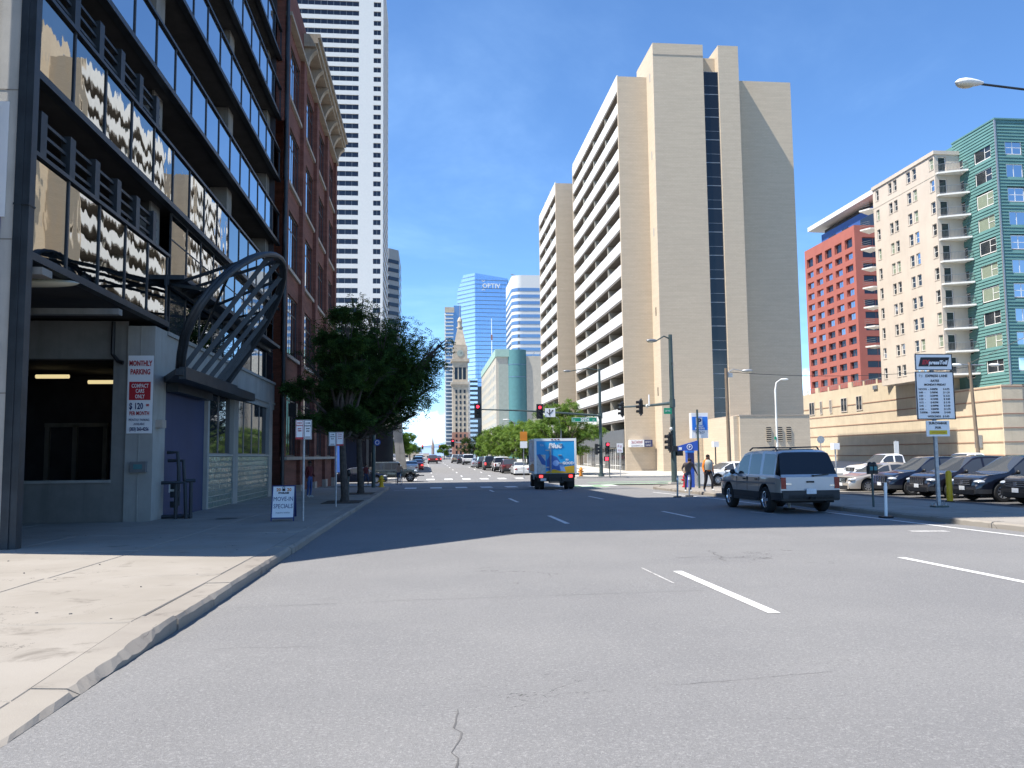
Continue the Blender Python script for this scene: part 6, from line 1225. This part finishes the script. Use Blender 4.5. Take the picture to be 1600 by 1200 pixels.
# crossing traffic on the left
make_car('sedan_car', 'dark blue sedan crossing the street from the left behind the trees', 'car', 'sedan', P_['deepblue'], (-5.9, 74.5), -90, spokes=10)
jp = make_car('off_road_car', 'dark boxy off-roader with flat fenders crossing beside the sedan', 'car', 'jeep', P_['olive'], (-3.1, 77.2), -90, spokes=6, style='grey', grille='slots')
def dress_jeep(root):
    for s in (-1, 1):
        for wy in (-1.46, 1.49):
            mb = MB()
            a = [R(x) for x in range(-15, 196, 15)]; prof = [(wy+.56*math.cos(t), .42+.53*math.sin(t)) for t in a]; inn = [(wy+.5*math.cos(t), .42+.47*math.sin(t)) for t in a]
            for p, q, r_, t_ in zip(prof[:-1], prof[1:], inn[:-1], inn[1:]):
                for x0, x1 in ((s*.72, s*.97),):
                    k = len(mb.v); mb.v += [(x0, *p), (x1, *p), (x1, *q), (x0, *q), (x0, *r_), (x1, *r_), (x1, *t_), (x0, *t_)]
                    for f in ((0, 1, 2, 3), (4, 7, 6, 5), (1, 5, 6, 2)): mb.f.append(tuple(k+i for i in f)); mb.m.append(0)
            part(mb, 'fender', 'plastic', root)
    mb = MB(); mb.box(-.85, 2.0, .5, .85, 2.28, .68); mb.box(-.5, 2.25, .52, .5, 2.75, .6); part(mb, 'front_bumper', 'plastic', root)
    mb = MB(); mb.lathe([(.15, -.1), (.38, -.1), (.4, 0), (.38, .1), (.15, .1)], (0, -2.14, 1.0), 'y', 20); part(mb, 'spare_wheel', 'rubber', root, True)
dress_jeep(jp)
# parked and moving cars down the street
for (kind, pt, x, y, lab, kw) in (('sedan', 'white', 10.2, 92, 'white sedan, nearest of the cars parked beyond the truck', dict(style='alloy')), ('suv', 'darkred', 9.55, 98.5, 'dark red crossover parked in front of the white sedan', dict(brake=False)), ('wagon', 'white', 9.15, 105, 'white wagon parked ahead of the dark red crossover', {}), ('wagon', 'black', 8.4, 112, 'black wagon parked fourth in the kerb row', dict(brake=True)), ('suv', 'charcoal', 8.0, 121, 'charcoal crossover parked fifth in the kerb row', {}), ('sedan', 'silver', 7.5, 128, 'silver sedan parked sixth in the kerb row', {}), ('wagon', 'white', 7.0, 146, 'large white van-like wagon far up the kerb row', {}), ('suv', 'navy', 6.3, 155, 'dark car beside the gold one, far up the kerb row', {}), ('suv', 'gold', 5.5, 163, 'pale gold crossover at the far end of the kerb row', {}),
    ('sedan', 'red', -1.5, 118, 'red sedan with lit brake lamps, nearest on the far left side', dict(brake=True)), ('sedan', 'silver', -2.1, 106, 'silver car roof peeping past the off-roader', {}), ('suv', 'black', -1.6, 133, 'black crossover parked behind the red sedan', {}), ('suv', 'darkred', .9, 160, 'dark red crossover waiting far up the street', dict(brake=True)), ('suv', 'white', -1.7, 170, 'white crossover far up the left kerb', {}), ('sedan', 'darkred', 2.2, 190, 'small dark red sedan farthest up the street', dict(brake=True)), ('sedan', 'white', 3.0, 240, 'tiny white car at the far end of the street', {})):
    make_car('street_car', lab, 'car', kind, P_[pt], (x, y), 0, 'cars along the far street', frontview=False, detail=y < 115, plate=y < 130, **kw)
# box truck in the middle lane
TZ = gz(53); t = thing('box_truck', 'white box truck with blue ice cream artwork on its rear doors', 'truck', (0, 0, 0))
BW = 1.28; zb0, zb1 = .98, 3.12
mb = MB(); mb.box(-BW, .0, zb0, BW, 4.6, zb1); mb.build('cargo_box', M['white'], t)
mb = MB()
for a in ((-BW-.03, -BW+.1, zb0-.02, zb1+.03), (BW-.1, BW+.03, zb0-.02, zb1+.03)): mb.box(a[0], -.04, a[2], a[1], .06, a[3])
mb.box(-BW+.1, -.04, zb1-.13, BW-.1, .06, zb1+.03); mb.box(-BW-.03, .06, zb1-.1, -BW-.001, 4.6, zb1+.03); mb.box(-BW-.03, .06, zb0-.02, -BW-.001, 4.6, zb0+.08); mb.box(-BW-.03, 4.5, zb0, -BW-.001, 4.6, zb1); mb.build('frame', M['white'], t)
dr = MB(); dr.box(-BW+.1, -.03, zb0, BW-.1, -.005, zb1-.13); dr = dr.build('rear_door', M['truckblue'], t)
mb = MB(); mb.poly([(-1.18, -.034, 1.0), (-.62, -.034, 1.0), (-.62, -.034, 2.15), (-1.18, -.034, 2.15)]); mb.build('grey_area', M['galv'], dr)
mb = MB(); mb.prism([(.33, 1.0), (1.17, 1.0), (1.17, 1.47), (.7, 1.42), (.33, 1.36)], -.038, -.034, axis='y'); mb.prism([(-.6, 1.0), (.33, 1.0), (.33, 1.12), (-.1, 1.25), (-.6, 1.1)], -.038, -.034, axis='y'); mb.build('orange_area', M['yellow'], dr)
mb = MB(); mb.prism([(-1.15, 2.15), (-.85, 1.55), (-.62, 1.5), (-.62, 1.75), (-.95, 2.2)], -.038, -.034, axis='y'); mb.prism([(-.55, 1.25), (-.1, 1.1), (.35, 1.2), (.33, 1.6), (.1, 2.0), (-.3, 2.15), (-.55, 1.8)], -.037, -.034, axis='y'); mb.build('dark_blue_shape', mat('mid_blue_print', (.03, .11, .38), .4), dr)
mb = MB(); mb.prism([(.02+.2*math.cos(R(a)), 1.62+.18*math.sin(R(a))) for a in range(0, 360, 20)], -.041, -.037, axis='y'); mb.prism([(.32, 1.15), (.62, 1.1), (.5, 1.5), (.2, 1.7)], -.041, -.037, axis='y'); mb.build('pale_blue_shape', mat('pale_blue_print', (.25, .42, .75), .4), dr)
text('Blue', .42, M['signwhite'], t, (-.02, -.045, 2.56), 0, .018, shear=.15, sx=1.1); text('SO', .14, M['signwhite'], t, (.72, -.045, 1.78), 0, .008); text('GOOD', .22, M['signwhite'], t, (.78, -.045, 1.55), 0, .016); scribble(t, 'signwhite', -.95, -.7, 2.68, 2.8, -.045, 3)
mb = MB()
for x, z_ in ((-.5, 2.42), (.33, 2.8), (.28, 2.12), (.3, 1.62), (-.5, 1.38)): mb.box(x-.11, -.075, z_-.03, x+.11, -.03, z_+.03)
for x in (-.28, -.34): mb.cyl((x, -.06, 1.05), (x, -.06, 2.75), .018, n=6)
mb.build('door_hardware', M['galv'], t)
mb = MB()
for x in (-.2, 0, .2): mb.box(x-.06, -.06, zb1-.06, x+.06, -.03, zb1-.01)
mb.build('marker_lamp', M['tail'], t)
mb = MB(); mb.box(-1.2, -.12, .72, 1.2, .3, .97); mb.box(-.45, -.25, .42, .45, -.1, .5); mb.box(-.45, -.2, .42, -.38, 0, .8); mb.box(.38, -.2, .42, .45, 0, .8); mb.box(-1.1, 0, .5, 1.1, .12, .74); mb.box(-.45, .2, .5, .45, 5.5, .85); mb.build('chassis', M['black'], t)
for s in (-1, 1):
    MB().box(s*.92-.11, -.16, .74, s*.92+.11, -.12, .9).build('tail_lamp', M['taillit'], t); MB().box(s*1.02-.22, .55, .12, s*1.02+.22, .58, .7).build('mud_flap', M['rubber'], t)
MB().box(-.95, -.14, .55, -.6, -.12, .7).build('licence_plate', M['plate'], t)
ty, rm, bk = make_wheel(.4, .26, 6, 'grey')
for x in (-1.08, -.78, .78, 1.08): w_ = put('wheel', ty, t, (x, 1.05, .4)); put('rim', rm, w_, world=False)
for x in (-1.0, 1.0): w_ = put('wheel', ty, t, (x, 5.4, .4), math.pi if x < 0 else 0); put('rim', rm, w_, world=False)
mb = MB(); mb.prism([(4.65, .5), (6.3, .5), (6.35, 1.1), (6.0, 1.5), (5.75, 2.3), (4.65, 2.35)], -1.0, 1.0, axis='x'); mb.build('cab', M['white'], t); MB().box(-1.01, 4.9, 1.45, -1.0, 5.7, 2.15).build('cab_window', M['carglass'], t)
mb = MB(); mb.box(-1.35, 5.5, 1.5, -1.05, 5.58, 2.1); mb.build('mirror', M['black'], t)
art = MB(); art.poly([(-BW-.004, .7, 1.1), (-BW-.004, 3.9, 1.1), (-BW-.004, 3.9, 1.45), (-BW-.004, 2, 1.6), (-BW-.004, .7, 1.55)]); art.build('orange_side_print', M['orange'], t); art = MB(); art.poly([(-BW-.004, .8, 1.75), (-BW-.004, 3.8, 1.7), (-BW-.004, 4.2, 2.9), (-BW-.004, 1.8, 2.95), (-BW-.004, 1.2, 2.2)]); art.build('blue_side_print', M['truckblue'], t)
place(t, (7.85, 50.8, gz(50.8))); t.rotation_euler[2] = R(-2.6)

# ================================================================= PEOPLE  (local: facing -Y, feet at z = 0)
SKIN = []
SK = {k: mat('skin_'+k, c, .55, var=.04) for k, c in dict(dark=(.11, .055, .035), mid=(.30, .17, .11), tan=(.38, .22, .14)).items()}
CL = {k: mat('cloth_'+k, c, .9, var=.12, vscale=5, bump=.2, bscale=25) for k, c in dict(black=(.015, .015, .018), maroon=(.09, .012, .014), jeans=(.045, .075, .19), darkjeans=(.03, .04, .075), hoodie=(.085, .07, .07), orange=(.72, .19, .02), greyvest=(.34, .35, .31), shoe=(.5, .5, .48), blackpant=(.018, .017, .02), pink=(.45, .16, .18), hair=(.012, .010, .009), cap=(.14, .14, .15), khaki=(.12, .15, .12)).items()}
def person(label, loc, heading, J, outfit, skin, group=None, scale=1., hair='hair', extra=None):
    """J: joint offsets overriding a relaxed standing pose; outfit: bone name -> material key"""
    B_ = dict(pelvis=(0, 0, .95), waist=(0, 0, 1.08), chest=(0, 0, 1.32), neck=(0, 0, 1.49), head=(0, -.015, 1.58), crown=(0, -.02, 1.68),
        sL=(.17, 0, 1.42), eL=(.23, .03, 1.14), wL=(.25, -.05, .90), hL=(.255, -.075, .83), sR=(-.17, 0, 1.42), eR=(-.23, .03, 1.14), wR=(-.25, -.05, .90), hR=(-.255, -.075, .83),
        pL=(.095, 0, .90), kL=(.105, -.02, .50), aL=(.11, .03, .09), tL=(.125, -.14, .045), pR=(-.095, 0, .90), kR=(-.105, -.02, .50), aR=(-.11, .03, .09), tR=(-.125, -.14, .045))
    B_.update(J); rad = dict(pelvis=(.15, .115), waist=(.135, .105), chest=(.165, .115), neck=(.058, .058), head=(.082, .095), crown=(.066, .078), s=(.072, .07), e=(.047, .047), w=(.034, .03), h=(.042, .022), p=(.095, .1), k=(.06, .06), a=(.042, .045), t=(.042, .034))
    if extra and 'rad' in extra: rad.update(extra['rad'])
    E_ = [('pelvis', 'waist'), ('waist', 'chest'), ('chest', 'neck'), ('neck', 'head'), ('head', 'crown')]
    for s in 'LR': E_ += [('chest', 's'+s), ('s'+s, 'e'+s), ('e'+s, 'w'+s), ('w'+s, 'h'+s), ('pelvis', 'p'+s), ('p'+s, 'k'+s), ('k'+s, 'a'+s), ('a'+s, 't'+s)]
    names = list(B_); me = bpy.data.meshes.new('skeleton'); me.from_pydata([B_[n] for n in names], [(names.index(a), names.index(b)) for a, b in E_], [])
    o = bpy.data.objects.new('skeleton', me); COL.objects.link(o); sk = o.modifiers.new('skin', 'SKIN'); sk.use_smooth_shade = True; ss = o.modifiers.new('sub', 'SUBSURF'); ss.levels = 2; ss.render_levels = 2
    for i, n in enumerate(names): v = me.skin_vertices[0].data[i]; v.radius = rad.get(n, rad.get(n[0], (.05, .05))); v.use_root = (n == 'pelvis')
    root = thing('person', label, 'person', (0, 0, 0), group); SKIN.append((o, root, B_, E_, outfit, skin, loc, heading, scale, hair, extra)); return root
def finish_person(rec, me):
    o, root, B_, E_, outfit, skin, loc, heading, scale, hair, extra = rec
    bpy.data.objects.remove(o); mb = MB(); mb.v = [tuple(v.co) for v in me.vertices]; mb.f = [tuple(p.vertices) for p in me.polygons]
    mats = [SK[skin]]+[CL[k] for k in dict.fromkeys(outfit.values())]; idx = {k: i+1 for i, k in enumerate(dict.fromkeys(outfit.values()))}
    segs = [((a, b), Vector(B_[a]), Vector(B_[b])) for a, b in E_]
    for p in me.polygons:
        c = p.center; best = None
        for nm, a, b in segs:
            d = b-a; t = max(0, min(1, (c-a).dot(d)/max(d.length_squared, 1e-9))); q = (c-a-d*t).length
            if best is None or q < best[0]: best = (q, nm, t)
        nm = best[1][1]; k = outfit.get(nm, outfit.get(nm[0] if len(nm) == 2 else nm)); mb.m.append(idx[k] if k else 0)
    H_ = Vector(B_['head']); C_ = Vector(B_['crown']); up = (C_-H_).normalized(); f = Vector((0, -1, 0)); f = (f-up*f.dot(up)).normalized() if not (extra and 'face' in extra) else Vector(extra['face']).normalized(); sd = up.cross(f); mid = H_.lerp(C_, .45)
    fr = Matrix((( sd.x, -f.x, up.x, mid.x), (sd.y, -f.y, up.y, mid.y), (sd.z, -f.z, up.z, mid.z), (0, 0, 0, 1)))
    def feat(c, r, m): a = MB(); a.ell(c, r, 8, 6); a.xf(fr); k = len(mb.v); mb.v += a.v; mb.f += [tuple(i+k for i in q) for q in a.f]; mb.m += [m]*len(a.f)
    feat((0, -.098, -.01), (.014, .022, .026), 0); feat((.082, .0, -.005), (.014, .022, .03), 0); feat((-.082, .0, -.005), (.014, .022, .03), 0); feat((0, -.02, -.075), (.045, .062, .04), 0)
    for s in 'LR':    # five fingers per hand, rooted in the palm
        w_, h_ = Vector(B_['w'+s]), Vector(B_['h'+s]); d = (h_-w_).normalized(); side = d.cross(Vector((0, 0, 1)) if abs(d.z) < .9 else Vector((1, 0, 0))).normalized(); fw_ = side.cross(d) if s == 'L' else d.cross(side); cur = d.cross(side)
        for i, (u, l) in enumerate(((-.027, .062), (-.009, .072), (.009, .068), (.027, .052))):
            p0 = h_+side*u; p1 = p0+d*l*.6+cur*.006; p2 = p1+d*l*.4+cur*.02; a = MB().tube([p0-d*.02, p1, p2], [.0095, .0085, .006], 6); k = len(mb.v); mb.v += a.v; mb.f += [tuple(q+k for q in g) for g in a.f]; mb.m += [0]*len(a.f)
        a = MB().tube([h_-d*.02-side*.03, h_+d*.012-side*.055, h_+d*.04-side*.058], [.011, .010, .007], 6); k = len(mb.v); mb.v += a.v; mb.f += [tuple(q+k for q in g) for g in a.f]; mb.m += [0]*len(a.f)
    mb.build('body', mats, root, smooth=True, ang=80)
    bpy.data.meshes.remove(me)
    for u in (-.032, .032): a = MB(); a.ell((u, -.088, .018), (.013, .008, .007), 8, 5); a.xf(fr); a.build('eye', CL['hair'], root)
    a = MB(); a.ell((0, -.094, -.052), (.024, .008, .006), 8, 5); a.xf(fr); a.build('mouth', CL['maroon'] if False else CL['hair'], root)
    if hair:
        a = MB(); a.ell((0, .012, .03), (.091, .104, .088), 14, 10); a.v = [(x, y, max(z_, .0 if y < .0 else -.05)) if True else 0 for x, y, z_ in a.v]; a.v = [(x, max(y, -.07) if z_ < .05 else y, z_) for x, y, z_ in a.v]; a.xf(fr); a.build('hair' if hair == 'hair' else 'cap', CL[hair], root, smooth=True)
    if extra and 'dress' in extra: extra['dress'](root)
    place(root, loc, R(heading)); root.scale = (scale,)*3
LEGS = {'p': 'jeans', 'k': 'jeans'}
def fit(top, legs, shoe='shoe', sleeves=True, fore=True):
    d = {'waist': top, 'chest': top, 'neck': top, 'pelvis': legs}
    for s in 'LR':
        d['s'+s] = top; d['p'+s] = legs; d['k'+s] = legs; d['a'+s] = legs; d['t'+s] = shoe
        if sleeves: d['e'+s] = top
        if fore: d['w'+s] = top
    return d
g0 = lambda y: gz(y)+.152
person('person in a dark red and black top and blue jeans standing by the brick wall', (-5.6, 40.2, g0(40.2)), 60, {'wL': (.2, -.16, 1.0), 'hL': (.15, -.22, 1.02)}, fit('maroon', 'jeans'), 'dark', scale=1.0)
bend = dict(waist=(0, -.02, 1.06), chest=(.03, -.14, 1.27), neck=(.05, -.22, 1.40), head=(.06, -.27, 1.47), crown=(.07, -.31, 1.56), sL=(.21, -.12, 1.37), eL=(.33, .0, 1.12), wL=(.42, -.04, .92), hL=(.45, -.06, .86), sR=(-.15, -.12, 1.36), eR=(-.25, .02, 1.12), wR=(-.22, -.12, .98), hR=(-.2, -.18, .95), kL=(.12, -.12, .50), aL=(.13, .06, .10), tL=(.15, -.1, .05), kR=(-.11, -.1, .5), aR=(-.12, -.02, .09), tR=(-.14, -.19, .045))
person('person in a grey brown hooded jacket and dark jeans bending forward at the corner', (12.65, 39.6, g0(39.6)), -10, bend, fit('hoodie', 'darkjeans', 'shoe'), 'mid', scale=1.02)
walk = dict(kL=(.11, -.2, .52), aL=(.11, -.14, .12), tL=(.12, -.31, .09), kR=(-.11, .04, .5), aR=(-.12, .22, .12), tR=(-.13, .08, .045), eL=(.27, .1, 1.15), wL=(.29, .06, .92), hL=(.3, .03, .85), eR=(-.27, -.02, 1.14), wR=(-.28, -.14, .93), hR=(-.28, -.18, .87))
o_fit = fit('orange', 'blackpant', 'shoe')
def vest(root):
    a = MB(); a.lathe([(.2, 1.02), (.215, 1.12), (.225, 1.25), (.225, 1.36), (.17, 1.46), (.08, 1.50)], (0, 0, 0), 'z', 20); a.v = [(x*1.0, y*.72, z_) for x, y, z_ in a.v]; o = bpy.data.objects.new('vest', a.mesh('vest', CL['greyvest'], True, 60)); COL.objects.link(o); o.parent = root; KIDS.setdefault(root, []).append(o)
person('person walking in a pale grey vest over orange sleeves and black trousers', (13.62, 39.4, g0(39.4)), 8, walk, o_fit, 'dark', scale=1.05, extra={'dress': vest, 'rad': {'s': (.08, .08), 'e': (.056, .056), 'p': (.115, .115), 'k': (.08, .08)}})
ride = dict(kL=(.14, -.30, .70), aL=(.12, -.16, .33), tL=(.12, -.29, .30), kR=(-.14, -.22, .52), aR=(-.12, -.04, .14), tR=(-.12, -.18, .12), chest=(0, -.1, 1.31), neck=(0, -.13, 1.47), head=(0, -.15, 1.55), crown=(0, -.16, 1.65), sL=(.18, -.1, 1.41), sR=(-.18, -.1, 1.41), eL=(.29, -.2, 1.2), wL=(.25, -.42, 1.06), hL=(.25, -.48, 1.04), eR=(-.29, -.2, 1.2), wR=(-.25, -.42, 1.06), hR=(-.25, -.48, 1.04))
bare = {'pelvis': 'darkjeans'}; [bare.update({'p'+s: 'darkjeans', 'k'+s: 'darkjeans', 't'+s: 'shoe'}) for s in 'LR']
def bicycle(label, loc, heading, m):
    o = thing('bicycle', label, 'bicycle', (0, 0, 0))
    for y in (-.62, .45): a = MB(); a.lathe([(.33+.014*math.cos(R(q)), .014*math.sin(R(q))) for q in range(0, 361, 45)], (0, y, .345), 'x', 28); w_ = a.build('wheel', M['rubber'], o, smooth=True); a = MB(); [a.bar((0, y, .345), (0, y+.32*math.cos(R(q)), .345+.32*math.sin(R(q))), .006, .006, up=(1, 0, 0)) for q in range(0, 360, 24)]; a.build('spoke', M['galv'], w_, kind='stuff')
    a = MB()
    for p, q in (((0, -.05, .3), (0, .12, .85)), ((0, .1, .78), (0, -.45, .82)), ((0, -.05, .3), (0, -.47, .72)), ((0, -.05, .3), (0, .45, .345)), ((0, .1, .78), (0, .45, .345)), ((0, -.44, .95), (0, -.62, .345))): a.cyl(p, q, .018, n=8)
    a.build('frame', M[m], o); a = MB(); a.tube([(.27, -.46, 1.02), (.12, -.48, 1.03), (-.12, -.48, 1.03), (-.27, -.46, 1.02)], .014, 8); a.cyl((0, -.46, .9), (0, -.48, 1.03), .014); a.build('handlebar', M['steel'], o); a = MB(); a.ell((0, .14, .88), (.07, .13, .035), 12, 6); a.build('saddle', M['black'], o, smooth=True); a = MB(); a.cyl((-.14, -.05, .3), (.14, -.05, .3), .012, n=6); a.cyl((.06, -.05, .3), (.06, -.05, .3001), .09, n=14); a.build('crank', M['steel'], o)
    place(o, loc, R(heading)); return o
person('bare-chested person in dark trousers riding a bicycle towards the crossing', (-2.35, 67.5, gz(67.5)), 20, ride, bare, 'tan', scale=1.02)
bicycle('bicycle ridden by the bare-chested rider at the crossing', (-2.35, 67.45, gz(67.5)), 20, 'white')
person('person in a dark red top behind the second tree trunk', (-4.75, 64.5, gz(64.5)+.0), 35, walk, fit('maroon', 'darkjeans'), 'mid', scale=.98)
# ================================================================= lettering: flat text turned into meshes in one go
tmp = []
for T_ in TEXTS:
    s, size, m, parent, pos, face, bold, align, shear, sx, tilt, space, name = T_
    cu = bpy.data.curves.new('lettering', 'FONT'); cu.body = s; cu.size = size; cu.align_x = align; cu.offset = bold; cu.shear = shear; cu.resolution_u = 2; cu.extrude = .002 if size < 3 else .3; cu.space_character = space; cu.space_line = .95
    o = bpy.data.objects.new('lettering_curve', cu); COL.objects.link(o); tmp.append(o)
for o in SKIN if 'SKIN' in globals() else []: tmp.append(o[0])
dg = bpy.context.evaluated_depsgraph_get(); dg.update()
done = [bpy.data.meshes.new_from_object(o.evaluated_get(dg)) for o in tmp]
for T_, me, o in zip(TEXTS, done, tmp):
    s, size, m, parent, pos, face, bold, align, shear, sx, tilt, space, name = T_
    me.materials.clear(); me.materials.append(m)
    mt = Matrix.Translation(pos) @ Matrix.Rotation(R(face), 4, 'Z') @ (Matrix.Rotation(R(tilt[0]), 4, tilt[1]) if tilt else Matrix()) @ Matrix.Rotation(R(90), 4, 'X') @ Matrix.Diagonal((sx, 1, 1, 1))
    me.transform(mt); put(name, me, parent)
for o in tmp[:len(TEXTS)]:
    d = o.data; bpy.data.objects.remove(o); bpy.data.curves.remove(d)
if 'SKIN' in globals():
    for rec, me in zip(SKIN, done[len(TEXTS):]): finish_person(rec, me)
